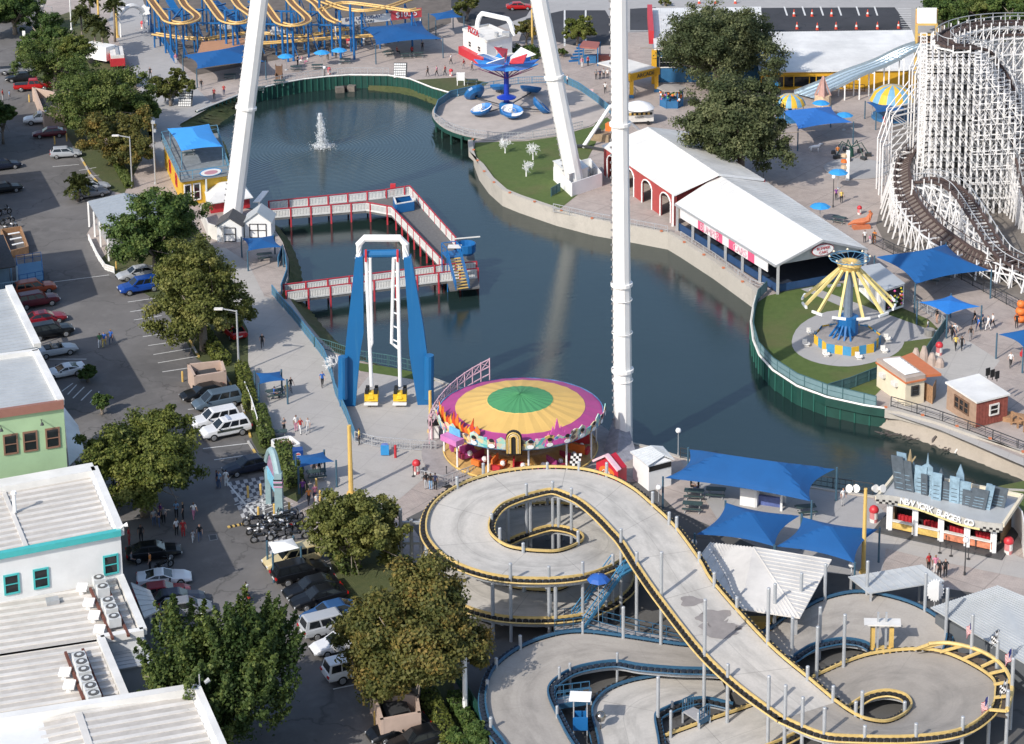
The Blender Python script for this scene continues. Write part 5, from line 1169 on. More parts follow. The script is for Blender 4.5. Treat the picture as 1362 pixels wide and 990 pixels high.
# ---------------- kart track
KT=thing('kart_track',G(900,860),'multi level concrete go-kart track with yellow and blue rails, a spiral loop and banked bowls','go-kart track')
def W2(p): return [ (G(a,b,z0),G(c,d,z1)) for a,b,c,d,z0,z1 in p]
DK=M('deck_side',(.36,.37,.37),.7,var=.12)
TYB=M('kerb_tyre',(.014,.014,.015),.8,var=.2); 
def tyres(pts,out,parent,mat=TYB,step=.5,h=.2,r=.21,mat2=None):
 mb=MB(); P=resamp(pts,step)
 for i,p in enumerate(P):
  a=P[max(i-1,0)];b=P[min(i+1,len(P)-1)]; d=(b-a).normalized(); n=Vector((-d.y,d.x,0)).normalized()*out
  c=p+n*.27; mb.cone(c+Vector((0,0,-.08)),c+Vector((0,0,h)),r,r,8); 
 o=mb.build('tyre_bumper',mat,parent); o['kind']='stuff'; return o
def deck(name,W,mat,rail,tyreN=True,tyreO=True,th=.28,rails=(True,True),railh=.36,tm=TYB,rw=.13):
 A=[w[0] for w in W];B=[w[1] for w in W]; n=len(A); mb=MB(); m=4
 rows=[[a.lerp(b,j/m) for a,b in zip(A,B)] for j in range(m+1)]
 for r0,r1 in zip(rows,rows[1:]): mb.strip(r0,r1)
 dn=Vector((0,0,th)); A2=[a-dn for a in A];B2=[b-dn for b in B]
 mb.strip(A2,A,1); mb.strip(B,B2,1); mb.strip(B2,A2,1)
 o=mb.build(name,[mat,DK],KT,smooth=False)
 al=[0.]
 for i in range(1,n): al.append(al[-1]+((A[i]+B[i])*.5-(A[i-1]+B[i-1])*.5).length)
 run=[]
 for j in range(m):
  for jj in (j,j+1): run+=[(jj/m,x,0.) for x in al]
 run+=[(0.,1.5,0.)]*(len(o.data.vertices)-len(run)); at=o.data.attributes.new('run','FLOAT_VECTOR','POINT'); at.data.foreach_set('vector',[x for r in run for x in r])
 bm=__import__('bmesh').new(); bm.from_mesh(o.data); __import__('bmesh').ops.recalc_face_normals(bm,faces=bm.faces); bm.to_mesh(o.data); bm.free()
 for k,(L,s) in enumerate(((A,1),(B,-1))):
  if not rails[k]: continue
  mb=MB(); P=[p+Vector((0,0,railh-.1)) for p in L]
  for a,b in zip(P,P[1:]): mb.beam(a,b,rw,.2)
  rl=mb.build('guard_rail',rail,KT)
  mid=len(A)//2; d=(L[mid+1]-L[mid]); nn=Vector((-d.y,d.x,0)); other=(B if k==0 else A)[mid]; out=-1 if nn.dot(other-L[mid])>0 else 1
  if (tyreN,tyreO)[k]:
   tyres(L,out,KT,tm); ob=MB(); oL=[]
   for i in range(len(L)):
    dd=L[min(i+1,n-1)]-L[max(i-1,0)]; oL.append(L[i]+Vector((-dd.y,dd.x,0)).normalized()*out*.5+UP*.02)
   ob.tube(oL,.07,6); ob.build('outer_rail',rail,KT)
  mb=MB()
  for a,b in zip(L,L[1:]): mb.beam(a-Vector((0,0,th+.12)),b-Vector((0,0,th+.12)),.18,.22)
  mb.build('edge_beam',GALV,KT)
 return A,B
YR=M('rail_yellow',(.60,.43,.16),.55,var=.18,scale=1.5); BR=M('rail_blue',(.03,.10,.18),.5,var=.15)
up=[(1040,957,1110,935,3.2,3.2),(985,917,1075,905,3.8,3.8),(935,870,1020,858,4.7,4.7),(880,800,950,780,5.8,5.8),(850,757,930,748,6.4,6.4),(829,724,897,703,6.8,6.8),(815,708,868,675,6.9,6.9),(798,690,842,653,7,7),(775,670,812,637,7,7),(755,660,775,627,6.9,6.9),(734,654,728,624,6.8,6.8),(705,660,680,628,6.7,6.7),(683,667,640,637,6.6,6.6),(665,676,606,651,6.5,6.5),(653,691,578,672,6.3,6.3),(650,706,567,697,6.1,6.1),(657,718,572,722,5.9,5.9),(674,729,601,749,5.7,5.7),(697,734,655,768,5.5,5.5),(719,736,715,773,5.3,5.3),(741,736,772,769,5.1,5.1),(761,730,812,756,4.8,4.8),(775,722,832,744,4.5,4.5)]
U=W2(sm(up,5))
UA,UB=deck('upper_deck',U,TRK,YR)
ring=U[5*9:]; cN=sum((w[0] for w in ring),Vector())/len(ring); cx=(G(650,706,6.1)+G(775,722,4.5))/2
low=[]
ri=(G(775,722,4.5)-cx); ri.z=0; ri=ri.length; ro=(G(832,744,4.5)-cx); ro.z=0; ro=ro.length
e0=U[-1]
seg=ring[4:]
def arcto(a,b,f,ccw=True):
 u,v=a-cx,b-cx; t0,t1=math.atan2(u.y,u.x),math.atan2(v.y,v.x)
 if t1<t0: t1+=2*math.pi
 th=t0+(t1-t0)*f; r=Vector((u.x,u.y)).length*(1-f)+Vector((v.x,v.y)).length*f; return Vector((cx.x+r*math.cos(th),cx.y+r*math.sin(th),0))
for k in range(1,8):
 f=k/8; A_,B_=arcto(e0[0],seg[0][0],f),arcto(e0[1],seg[0][1],f); A_.z=B_.z=4.5-1.1*f; low.append((A_,B_))
for k,w_ in enumerate(seg):
 z=3.4-2.2*(k/len(seg)); low.append((Vector((w_[0].x,w_[0].y,z)),Vector((w_[1].x,w_[1].y,z))))
for k in range(1,8):
 f=k/7; z=1.2-.6*f; A_,B_=arcto(e0[0],seg[0][0],f*.75),arcto(e0[1],seg[0][1],f*.75); A_.z=B_.z=z
 low.append((A_,B_))
lowA,lowB=deck('lower_deck',[e0]+low,TRK,YR)
bowl=[(1040,957,1110,935,3.2,3.2),(1090,978,1130,949,3.0,3.0),(1134,983,1150,959,2.9,2.8),(1217,983,1178,963,2.8,2.4),(1280,973,1200,955,2.8,2.1),(1316,948,1211,944,2.8,1.9),(1323,926,1212,938,2.8,1.8),(1318,904,1207,930,2.7,1.7),(1272,877,1197,925,2.4,1.6),(1230,867,1180,922,2.1,1.5),(1170,871,1160,925,1.7,1.3),(1130,882,1145,932,1.4,1.1),(1083,903,1125,945,1.0,.9)]
deck('bowl_deck',W2(sm(bowl,6)),TRK3,YR)
ex=[(1083,903,1125,945,1.0,.9),(1040,922,1085,962,.7,.7),(1000,941,1045,985,.5,.5),(940,962,985,1010,.4,.4),(885,982,930,1045,.3,.3)]
deck('exit_deck',W2(sm(ex,5)),TRK,YR,tyreN=True)
bl_=[(700,1040,800,1045,2.2,1.9),(670,990,760,990,2.2,1.9),(654,969,741,955,2.2,1.9),(646,941,730,931,2.2,1.8),(648,915,730,917,2.2,1.8),(660,889,741,905,2.2,1.8),(692,864,762,893,2.1,1.8),(734,848,790,886,2.0,1.8),(774,843,821,883,1.9,1.8),(828,849,851,888,1.8,1.8),(875,856,898,892,1.7,1.7),(915,861,934,893,1.6,1.6),(970,862,990,894,1.5,1.5),(1020,842,1045,881,1.5,1.5),(1045,824,1064,870,1.6,1.5),(1070,812,1078,862,1.7,1.4),(1097,799,1095,857,1.8,1.3),(1146,790,1120,853,1.9,1.2),(1207,803,1145,856,1.9,1.1),(1250,827,1158,862,1.7,1.0),(1259,848,1163,868,1.3,.9),(1252,874,1160,884,.9,.7)]
deck('banked_deck',W2(sm(bl_,5)),TRK2,BR,tm=M('navy_tyre',(.012,.022,.04),.75,var=.2))
ld=[(800,1045,882,1045,.6,.6),(796,990,876,990,.6,.6),(788,955,871,958,.6,.6),(792,937,877,950,.6,.6),(812,919,889,944,.6,.6),(850,906,903,938,.6,.6),(905,900,935,932,.6,.6),(960,905,975,940,.5,.5)]
deck('ground_deck',W2(sm(ld,5)),TRK,BR,tm=TYB,rw=.15)
mb=MB()
for u,v,a,b,z in ((919,800,15,7,5.5),(952,822,20,12,5.2),(958,838,26,11,5.0),(935,822,9,6,5.2),(975,838,10,8,4.95)):
 mb2=[]
 for k in range(18):
  t=2*math.pi*k/18; rr=1+.18*math.sin(3*t+u)+.1*math.sin(5*t+v); mb2.append((u+a*rr*math.cos(t),v+b*rr*math.sin(t)))
 P=[]
 for (x,y) in mb2:
  best=min(range(len(UA)-1),key=lambda i:abs(proj(UA[i].lerp(UB[i],.5))[1]-(y+0.0)) if i<25 else 9e9)
  n=(UB[best]-UA[best]).cross(UA[best+1]-UA[best]).normalized(); P.append(onplane(x,y,UA[best],n)+Vector((0,0,.015)))
 mb.face(P)
o=mb.build('worn_patch',M('worn_patch',(.24,.22,.21),.9,var=.15),KT)
inn=[(1215,868,2.1),(1230,867,2.2),(1272,877,2.5),(1305,891,2.7),(1318,904,2.8),(1323,926,2.9),(1316,948,2.9)]; out=[(1235,861,2.7),(1262,860,2.9),(1297,868,3.1),(1324,882,3.2),(1340,900,3.3),(1346,922,3.3),(1339,950,3.2)]
I=[G(*p) for p in sm(inn,4)]; O=[G(*p) for p in sm(out,4)]
mb=MB(); mb.strip([p-Vector((0,0,.2)) for p in I],[p-Vector((0,0,.35)) for p in O]); mb.build('timber_bank',M('bank_boards',(.085,.065,.05),.8,var=.3,scale=3),KT)
mb=MB(); mb.tube([p+Vector((0,0,.3)) for p in O],.16,6)
for k in range(0,len(I),3): mb.beam(I[k]+Vector((0,0,.25)),O[k]+Vector((0,0,.25)),.2,.16)
mb.build('bank_rail',YR,KT)
PW=M('post_grey',(.36,.38,.40),.5,metal=.1,var=.1)
posts=[(643,634,6.6,617),(608,650,6.5,635),(770,626,6.9,615),(807,634,7,616),(728,624,6.8,616),(700,661,6.7,644),(735,654,6.8,641),(760,663,6.9,650),(654,693,6.3,684),(665,722,5.8,703),(769,725,4.7,707),(679,773,5.4,750),(730,773,5.2,754),(775,769,5.0,748),(826,724,6.8,704),(815,754,4.8,738),(732,812,1.9,790),(829,849,1.8,808),(879,857,1.7,735),(937,873,4.7,798),(968,903,4.1,884),(875,957,.6,901),(892,980,.4,946),(821,883,1.8,869),(758,895,1.8,883),(894,944,.6,934),(912,937,.6,929),(929,966,.4,949),(1022,945,3.4,900),(1044,959,3.2,912),(1067,969,3.1,928),(1096,979,3.0,942),(1150,983,2.9,966),(1218,983,2.8,963),(1280,973,2.8,954),(1316,948,2.8,940),(1340,946,3.2,919),(1074,905,3.8,887),(1108,934,3.2,913),(1053,877,1.5,822),(1086,902,1.0,834),(1122,886,1.4,818),(1090,858,1.3,808),(1065,814,1.7,763),(1030,834,1.5,777),(1021,858,4.7,783),(1097,799,1.8,751),(1153,791,1.9,747),(1230,814,1.8,763),(1258,845,1.4,783),(1292,866,3.1,818),(1326,883,3.2,853),(1346,918,3.3,876),(1146,957,2.8,920),(1138,953,2.9,934),(1203,950,2.0,934),(890,697,6.9,682),(900,706,6.8,688),(930,748,6.4,735),(950,780,5.9,762),(980,812,5.4,795),(696,735,5.5,723),(868,674,6.9,655),(653,970,2.2,955),(648,915,2.2,905),(660,889,2.2,876),(692,864,2.1,846),(847,753,6.4,735),(775,843,1.9,828),(741,955,1.9,940),(744,905,1.8,888)]
for i,(u,v,z,vt) in enumerate(posts):
 b=G(u,v,z); lo,hi=z,z+14
 for _ in range(30):
  m_=(lo+hi)/2
  if proj((b.x,b.y,m_))[1]>vt: lo=m_
  else: hi=m_
 r=.14 if lo>3 or z>2 else .11
 mb=MB(); mb.cone((b.x,b.y,0),(b.x,b.y,lo),r,r,8); mb.cone((b.x,b.y,lo),(b.x,b.y,lo+.06),r*1.1,r*.8,8); mb.build('post',PW,KT,smooth=False)
mb=MB()
for k in range(0,len(UA),6):
 a,b=UA[k],UB[k]; mb.beam(a-Vector((0,0,.55)),b-Vector((0,0,.55)),.25,.3)
for k in range(0,len(lowA),5):
 a,b=lowA[k],lowB[k]; mb.beam(a-Vector((0,0,.5)),b-Vector((0,0,.5)),.22,.25)
mb.build('cross_beam',GALV,KT)
for k in range(48,len(UA),7):
 for p in (UA[k],UB[k]):
  mb=MB(); mb.cone((p.x,p.y,0),(p.x,p.y,p.z-.4),.16,.16,8); mb.build('column',PW,KT)
mb=MB(); sk=[lowB[i] for i in range(len(lowB)-8,len(lowB))]
mb.strip([Vector((p.x,p.y,0)) for p in sk],[p-Vector((0,0,.3)) for p in sk]); mb.build('skirt_board',M('skirt_dark',(.05,.052,.055),.8,var=.2),KT)
mb=MB(); 
for u in (534,548,561):
 a=G(u,750); mb.cone(a,a+Vector((0,0,5.2 if u<540 else 4.2)),.16,.16,8)
for z in (2.0,3.9): mb.beam(G(534,750)+Vector((0,0,z)),G(561,750)+Vector((0,0,z)),.25,.22)
mb.build('scaffold_frame',PW,KT)
def stair(name,a,b,w,n,mat,tread,label,rail=True,top=None):
 """a = foot, b = head (world)"""
 t=thing(name,Vector((a.x,a.y,0)),label,'stairs'); d=(b-a); dh=Vector((d.x,d.y,0)).normalized(); s=Vector((-dh.y,dh.x,0)); mb=MB()
 for k in (-1,1): mb.beam(a+s*k*w/2,b+s*k*w/2,.1,.3)
 mb.build('stringer',mat,t); mb=MB()
 for k in range(n): p=a.lerp(b,(k+.5)/n); mb.plate([p-s*w/2-dh*.17,p-s*w/2+dh*.17,p+s*w/2+dh*.17,p+s*w/2-dh*.17],.06)
 mb.build('tread',tread,t); mb=MB()
 for k in (-1,1):
  mb.beam(a+s*k*w/2+UP*1.0,b+s*k*w/2+UP*1.0,.07); mb.beam(a+s*k*w/2+UP*.55,b+s*k*w/2+UP*.55,.05)
  for f in (0,.25,.5,.75,1): p=a.lerp(b,f)+s*k*w/2; mb.beam(p,p+UP*1.0,.07)
 mb.build('handrail',mat,t); return t
RBL=M('rail_steel_blue',(.05,.2,.36),.5,var=.1); GT=M('grey_tread',(.34,.34,.35),.7,var=.15)
st=stair('kart_stairs',G(768,832,1.2),G(822,756,4.9),1.5,14,RBL,GT,'blue handrail stairs climbing to the upper kart loop under a small blue umbrella')
mb=MB(); mb.slab([G(815,752,4.9),G(835,742,4.9),G(842,757,4.9),G(826,766,4.9)],.15); mb.build('landing',RBL,st)
t=thing('kart_walkway',G(790,850),'blue edged concrete footbridge leading to the kart stairs','footbridge'); P=[G(738,826,1.1),G(778,822,1.1),G(850,840,.9),G(905,852,.8)]; Q=[G(738,840,1.1),G(775,836,1.1),G(845,855,.9),G(905,864,.8)]
mb=MB(); 
for i in range(3): mb.slab([P[i],Q[i],Q[i+1],P[i+1]],.12)
mb.build('deck',GT,t); mb=MB()
for i in range(3): mb.beam(Q[i]-UP*.1,Q[i+1]-UP*.1,.1,.35)
for L in (P,Q):
 for i in range(3):
  for z in (.5,1.0): mb.beam(L[i]+UP*z,L[i+1]+UP*z,.05)
  for f in (0,.33,.66): p=L[i].lerp(L[i+1],f); mb.beam(p,p+UP*1,.06)
mb.build('railing',BR,t)
for lab,P4,z in (('blue footbridge with grey deck inside the left blue bend',[(738,928),(784,922),(786,931),(740,938)],1.2),('blue footbridge with grey deck over the exit deck',[(908,946),(922,940),(944,952),(930,960)],1.0)):
 P=[G(u,v,z) for u,v in P4]; t=thing('footbridge',Vector((P[0].x,P[0].y,0)),lab,'footbridge'); mb=MB(); mb.slab(P,.12); mb.build('deck',GT,t); mb=MB()
 for a,b in ((P[0],P[1]),(P[3],P[2])):
  mb.beam(a-UP*.15,b-UP*.15,.12,.4)
  for zz in (.5,1.0): mb.beam(a+UP*zz,b+UP*zz,.06)
  for f in (0,.25,.5,.75,1): p=a.lerp(b,f); mb.beam(p,p+UP*1.0,.06)
 mb.build('railing',BR,t); mb=MB()
 for p in P: mb.beam(Vector((p.x,p.y,0)),p-UP*.1,.14)
 mb.build('leg',PW,t)
t=thing('start_booth',G(772,985),'blue marshal stand with a white sheet roof inside the kart track','marshal stand'); c=G(772,985); mb=MB()
for x in (-.5,.5):
 for y in (-.4,.4): mb.beam(c+Vector((x,y,0)),c+Vector((x,y,3.6)),.08)
mb.build('post',PW,t); mb=MB(); mb.slab([c+Vector((x,y,3.7)) for x,y in ((-.85,-.6),(.75,-.7),(.85,.6),(-.75,.7))],.08); mb.build('roof',WHITE,t); mb=MB(); mb.box((c.x,c.y,1.1),(1.1,.9,.1)); 
for x,y,w_,d_ in ((0,-.42,1.1,.06),(0,.42,1.1,.06),(-.52,0,.06,.8)): mb.box((c.x+x,c.y+y,1.2),(w_,d_,1.0))
mb.build('platform',BLUE,t)
mb=MB(); c=G(799,979); mb.beam(c,c+UP*1.4,.1); r_=.42; mb.lathe([(.01,1.2),(r_*.7,1.32),(r_,1.62),(r_*.7,1.92),(.01,2.04)],c,12); o=mb.build('mirror_ball',M('mirror_ball',(.35,.33,.3),.15,.9,var=.1),smooth=True); tag(o,'round silver safety mirror ball beside the marshal stand','mirror')
t=thing('kart_sign_tower',G(1174,870),'yellow ladder tower with a white panel on top inside the upper bowl','tower'); c=G(1172,880); mb=MB()
for x in (-.75,.75): mb.beam(c+Vector((x,0,0)),c+Vector((x,0,3.0)),.35,.3)
mb.box((c.x,c.y,0),(1.6,.8,1.2)); mb.build('frame',YEL,t); mb=MB(); mb.slab([c+Vector((x,y,3.5)) for x,y in ((-1.5,-.5),(1.4,-.6),(1.5,.5),(-1.4,.6))],.1); mb.build('panel',OFFW,t); mb=MB()
for x in (-.35,.3): mb.beam(c+Vector((x,0,0)),c+Vector((x,0,4.3)),.16)
mb.build('post',PW,t)
def flag(u,v,z,vt,kind,label):
 b=G(u,v,z); lo,hi=z,z+9
 for _ in range(30):
  m_=(lo+hi)/2
  if proj((b.x,b.y,m_))[1]>vt: lo=m_
  else: hi=m_
 t=thing('flag',(b.x,b.y,z),label,'flag','flags along the yellow bowl'); mb=MB(); mb.cone((b.x,b.y,z),(b.x,b.y,lo),.035,.03,6); mb.build('pole',GALV,t)
 mb=MB(); nx,nz=8,13; H_,L_=.95,.62
 def q(i,j):
  f=i/nx; return (b.x-.04-L_*f*.75,b.y+.12*math.sin(f*7+j*.3),lo-.05-H_*(j/nz)-f*.55)
 for i in range(nx):
  for j in range(nz):
   if kind=='us': m_=2 if (i<4 and j<7) else (0 if j%2==0 else 1)
   else: m_=1 if (i//2+j//3)%2 else 3
   mb.add([q(i,j),q(i+1,j),q(i+1,j+1),q(i,j+1)],[(0,1,2,3)],m_)
 mb.build('cloth',[M('flag_red',(.45,.03,.05),.7,var=0),M('flag_white',(.7,.7,.7),.7,var=0),M('flag_blue',(.02,.03,.16),.7,var=0),BLACK],t)
flag(1293,866,3.1,825,'us','red white and blue striped flag farthest left along the bowl'); flag(1345,895,3.3,862,'us','red white and blue striped flag at the right edge of the bowl'); flag(1314,950,2.8,926,'us','red white and blue striped flag on the nearest post of the bowl'); flag(1326,883,3.2,838,'ck','black and white checkered flag between two striped flags'); flag(1338,940,3.2,903,'ck','black and white checkered flag on the right side of the bowl')
# ---------------- tower and coaster legs
def streaked(name,c,st,rough=.4,amt=.5):
 k=N(name,rough); mp=k.n('ShaderNodeMapping'); mp.inputs['Scale'].default_value=(3.,3.,.12); k.l(k.tc.outputs['Object'],mp.inputs['Vector'])
 a=k.noise(1.,6,.7,vec=mp.outputs[0]); b=k.noise(.25,5,.6)
 col=k.mix(k.ramp(b,[(.35,0.),(.7,.5)]),c,tuple(x*.82 for x in c)); return k.base(k.mix(k.ramp(a,[(.56,0.),(.75,amt)]),col,st))
TW=streaked('tower_white',(.80,.79,.77),(.42,.36,.28))
def mast(name,label,u0,v0,u1,v1,axis,r0,r1,ztop,flanges,cat,nseg=10):
 b=G(u0,v0); 
 n=Vector(axis).cross(UP) 
 p=onplane(u1,v1,b,n); d=(p-b); d=d/d.z
 t=thing(name,b,label,cat,None); mb=MB(); mb.cone(b-d*.5,b+d*ztop,r0,r1,nseg); mb.build('mast',TW,t)
 for i,z in enumerate(flanges):
  rr=r0+(r1-r0)*z/ztop; mb=MB(); mb.cone(b+d*(z-.15),b+d*(z+.15),rr+.2,rr+.2,16); mb.build('flange',TW,t)
 mb=MB(); s=Vector((-1,-.2,0)).normalized()
 k=2.5
 while k<ztop:
  rr=r0+(r1-r0)*k/ztop; c=b+d*k+s*rr; mb.beam(c,c+s*.16,.09,.18); k+=.75
 o=mb.build('climbing_rung',M('rung_grey',(.2,.2,.21),.6),t); o['kind']='stuff'
 return t,b,d
ax=(G(763,248)-G(310,285)); ax.z=0
def vz(u,vb,v): return hgt(u,vb,v)
mast('sky_swing_leg','white tapering coaster leg on the left lake bank, leaning right',309,291,345,0,ax,1.22,1.0,62,[vz(310,291,145),44,58],'swing leg')
mast('sky_swing_leg','white tapering coaster leg on the right lawn, leaning left',766,250,717,0,ax,1.22,1.0,62,[vz(766,250,100),40,58],'swing leg')
t,b,d=mast('launch_tower','tall upright white launch tower in front of the lake',829,588,823,0,(1,0,0),.92,.74,66,[vz(828,588,492),vz(828,588,378),vz(828,588,165),52],'tower')
mb=MB()
for v in (442,398,505):
 z=vz(828,588,v); c=b+d*z; mb.tube([c+Vector((1.0*math.cos(a),1.0*math.sin(a),0)) for a in np.linspace(0,2*math.pi,17)[:-1]],.05,5,closed=True)
mb.build('clamp_ring',TW,t)
t=thing('strut_frame',G(810,190),'white tilted strut frame between the right coaster leg and the red barn','frame'); a=G(775,197); k=G(812,190)+UP*5.5; mb=MB(); mb.cone(a,k,.3,.25,8); mb.cone(G(855,178),k,.25,.2,8); mb.build('strut',WHITE,t); mb=MB(); mb.beam(a+UP*.3,a+Vector((5,-3,.3)),.3,.3); mb.beam(a+UP*.3,a+Vector((-1,0,.3)),.5,.3); mb.build('base_frame',DKM,t)
mb=MB(); c=G(800,186); mb.box((c.x,c.y,0),(3.,2.,1.1),-.4); mb.box((c.x+1.2,c.y+1,0),(1.,1.,2.2),-.4,1); mb.box((c.x-.6,c.y-.4,1.1),(.9,.8,.7),.3,2); o=mb.build('ride_machinery',[M('machinery_brown',(.3,.22,.14),.7,var=.3),ORNG,DKM]); tag(o,'brown and dark ride machinery beside the blue fence behind the centre tower','machinery')
# ---------------- blue pendulum ride
t=thing('pendulum_ride',G(515,538),'tall blue A-frame pendulum ride with two white swing arms on the lake shore','pendulum ride')
bL,bR=G(462,538),G(567,536); pn=(bR-bL).cross(UP).normalized()
V=lambda u,v: onplane(u,v,bL,pn)
RB=streaked('pendulum_blue',(.008,.12,.31),(.05,.19,.33),.45,.6)
for s,pts in ((-1,((452,540),(473,540),(485,470),(484,428),(482,340),(473,341),(466,430))),(1,((556,538),(577,536),(563,430),(547,340),(537,341),(544,430),(543,440),(545,470)))):
 q=[V(*p) for p in pts]
 if s<0: q=[V(452,540),V(473,540),V(479,470),V(484,440),V(483,340),V(473,341),V(463,430)]
 mb=MB(); n=pn*.55; mb.plate([p+n for p in q],1.1); o=mb.build('leg',RB,t)
 bm=__import__('bmesh').new(); bm.from_mesh(o.data); __import__('bmesh').ops.recalc_face_normals(bm,faces=bm.faces); bm.to_mesh(o.data); bm.free()
for u,v0,v1 in ((457,470,525),(571,468,525)):
 a,b_=V(u,v1),V(u,v0); mb=MB(); mb.cone(a-pn*-.9,b_-pn*-.9,.5,.5,12); mb.build('counterweight',RB,t)
mb=MB(); mb.tube([V(477,344),V(477.5,325),V(485,317),V(532,317),V(539.5,325),V(540,344)],.38,8); mb.build('top_arch',WHITE,t)
mb=MB(); mb.cone(V(484,338),V(532,337),.42,.42,12); mb.build('axle',RB,t)
for ua,ub,uc,vg in ((487,496,494.5,527),(529,521.5,532.5,527)):
 mb=MB(); sgn=1 if ub>ua else -1; top=V(ua,338)
 pts=[V(ua,342),V(ua+(uc-ua)*.98,512)]
 mb.tube([p-pn*-.3 for p in pts],.19,8); in0,in1=V(ua+sgn*5.5,342),V(ua+sgn*8.0,455)
 mb.tube([p+pn*.3 for p in (V(ua,342),in0,in1,V(ua+(uc-ua)*.7,463))],.16,8)
 for k in range(7):
  f=k/6*.95; a=V(ua+(uc-ua)*f*.67,342+f*118); b2=in0.lerp(in1,f); mb.beam(a+pn*.3,b2+pn*.3,.12)
 arm=mb.build('swing_arm',WHITE,t)
 g=V(uc,526)+pn*.3; mb=MB(); mb.box((g.x,g.y,g.z-.3),(1.35,1.1,.75)); mb.lathe([(.01,.6),(.45,.55),(.6,.3),(.7,0)],g,10); gd=mb.build('gondola',M('gondola_yellow',(.70,.45,.02),.5,var=.1),t); mb=MB()
 for x in (-.45,.45): mb.box((g.x+x,g.y-.2,g.z+.1),(.35,.5,.8)); mb.box((g.x+x,g.y+.6,g.z+.1),(.35,.4,.8))
 mb.build('seat',BLACK,gd); mb=MB(); mb.box((g.x,g.y-.7,g.z-.55),(1.4,.5,.12)); mb.build('footrest',WHITE,gd)
 mb=MB(); red=V(ua,338); mb.beam(V(ua,346)+pn*.5,V(ua,330)+pn*.5,.2); mb.build('red_link',RED,t)
# ---------------- round roofed ride
c0=G(692,546.5,4.3); c0.z=0; RR=7.95
t=thing('round_roof_ride',c0,'round covered ride with a magenta, yellow and green canvas roof and painted fronts','covered ride')
ns=24; mb=MB(); prof=[(RR,4.3),(RR*.80,4.75),(RR*.79,4.8),(RR*.41,5.45),(RR*.40,5.5),(.05,6.1)]
for i,(a,b_) in enumerate(zip(prof,prof[1:])):
 for k in range(ns):
  t0,t1=2*math.pi*k/ns,2*math.pi*(k+1)/ns; tm=(t0+t1)/2; mi=(0,0,1,1,2)[i]
  def q(r,z,th,sag=0): return c0+Vector((r*math.cos(th),r*math.sin(th),z-sag))
  sg=.05
  mb.face([q(a[0],a[1],t0),q(a[0],a[1],tm,sg),q(b_[0],b_[1],tm,sg*.8),q(b_[0],b_[1],t0)],mi); mb.face([q(a[0],a[1],tm,sg),q(a[0],a[1],t1),q(b_[0],b_[1],t1),q(b_[0],b_[1],tm,sg*.8)],mi)
mb.build('canvas_roof',[PURP,M('roof_yellow',(.62,.40,.12),.75,var=.08,scale=.5),M('roof_green',(.06,.25,.10),.75,var=.1,scale=.5)],t)
mb=MB(); mb.lathe([(RR+.05,3.9),(RR+.12,4.3),(RR,4.35)],c0,48); mb.build('roof_rim',M('rim_blue',(.10,.25,.5),.5,var=.2),t)
cols=[M('panel_teal',(.10,.42,.42),.5,var=.2,scale=2),M('panel_cream',(.66,.52,.30),.5,var=.25,scale=2),M('panel_mint',(.34,.58,.46),.5,var=.25,scale=2),M('panel_pink',(.62,.20,.38),.5,var=.2,scale=2),M('panel_sky',(.12,.38,.62),.5,var=.2,scale=2),M('panel_purple',(.26,.10,.36),.5,var=.2,scale=2)]
def rimpt(deg,r,z): return c0+Vector((r*math.cos(R(deg)),r*math.sin(R(deg)),z))
fr=0
def scene_paint(name,pal,sc):
 k=N(name,.5); v=k.n('ShaderNodeTexVoronoi'); v.inputs['Scale'].default_value=sc; wn=k.noise(2.,3); k.l(k.mix(.25,k.tc.outputs['Object'],wn),v.inputs['Vector']); s=k.n('ShaderNodeSeparateColor'); k.l(v.outputs['Color'],s.inputs[0])
 st=[(i/len(pal),c) for i,c in enumerate(pal)]; c=k.ramp(s.outputs[0],st); c.node.color_ramp.interpolation='CONSTANT'; k.base(c); return k.m
SCN=[scene_paint('painted_scene_a',[(.12,.45,.45),(.66,.55,.35),(.62,.25,.4),(.15,.4,.6),(.7,.66,.6),(.35,.6,.5)],3.2),scene_paint('painted_scene_b',[(.66,.55,.35),(.5,.12,.2),(.7,.5,.15),(.66,.6,.5),(.15,.12,.1)],3.6),scene_paint('painted_scene_c',[(.35,.6,.5),(.5,.62,.6),(.1,.3,.5),(.6,.55,.4)],3.),scene_paint('painted_scene_d',[(.6,.2,.42),(.3,.1,.35),(.66,.5,.55),(.15,.38,.6)],3.4)]
SKN=M('painted_skin',(.5,.3,.22),.6,var=.1)
for k in range(27):
 a0=186+k*6.4; a1=a0+6.4; h_=1.0+.2*math.sin(k*1.7); mb=MB(); mb.plate([rimpt(a0,RR+.12,4.0),rimpt(a1,RR+.12,4.0),rimpt(a1,RR+.3,4.0+h_),rimpt((a0+a1)/2,RR+.32,4.0+h_+.15*(k%3)),rimpt(a0,RR+.3,4.0+h_)],.08); f_=mb.build('front_panel',[SCN[(k*5+k//3)%4],SCN[0]],t)
 if k%2==0 and k>6:
  mb=MB(); am=(a0+a1)/2; c=rimpt(am,RR+.32,4.75); tn=Vector((-math.sin(R(am)),math.cos(R(am)),0)); oval(mb,c,tn,UP,.2,.25,.04,0,10); cc=c+Vector((math.cos(R(am)),math.sin(R(am)),0))*.03+UP*.13; oval(mb,cc,tn,UP,.25,.18,.04,1,10); oval(mb,c-UP*.42,tn,UP,.33,.2,.04,2,10); mb.build('painted_portrait',[SKN,BLACK,WHITE],f_)
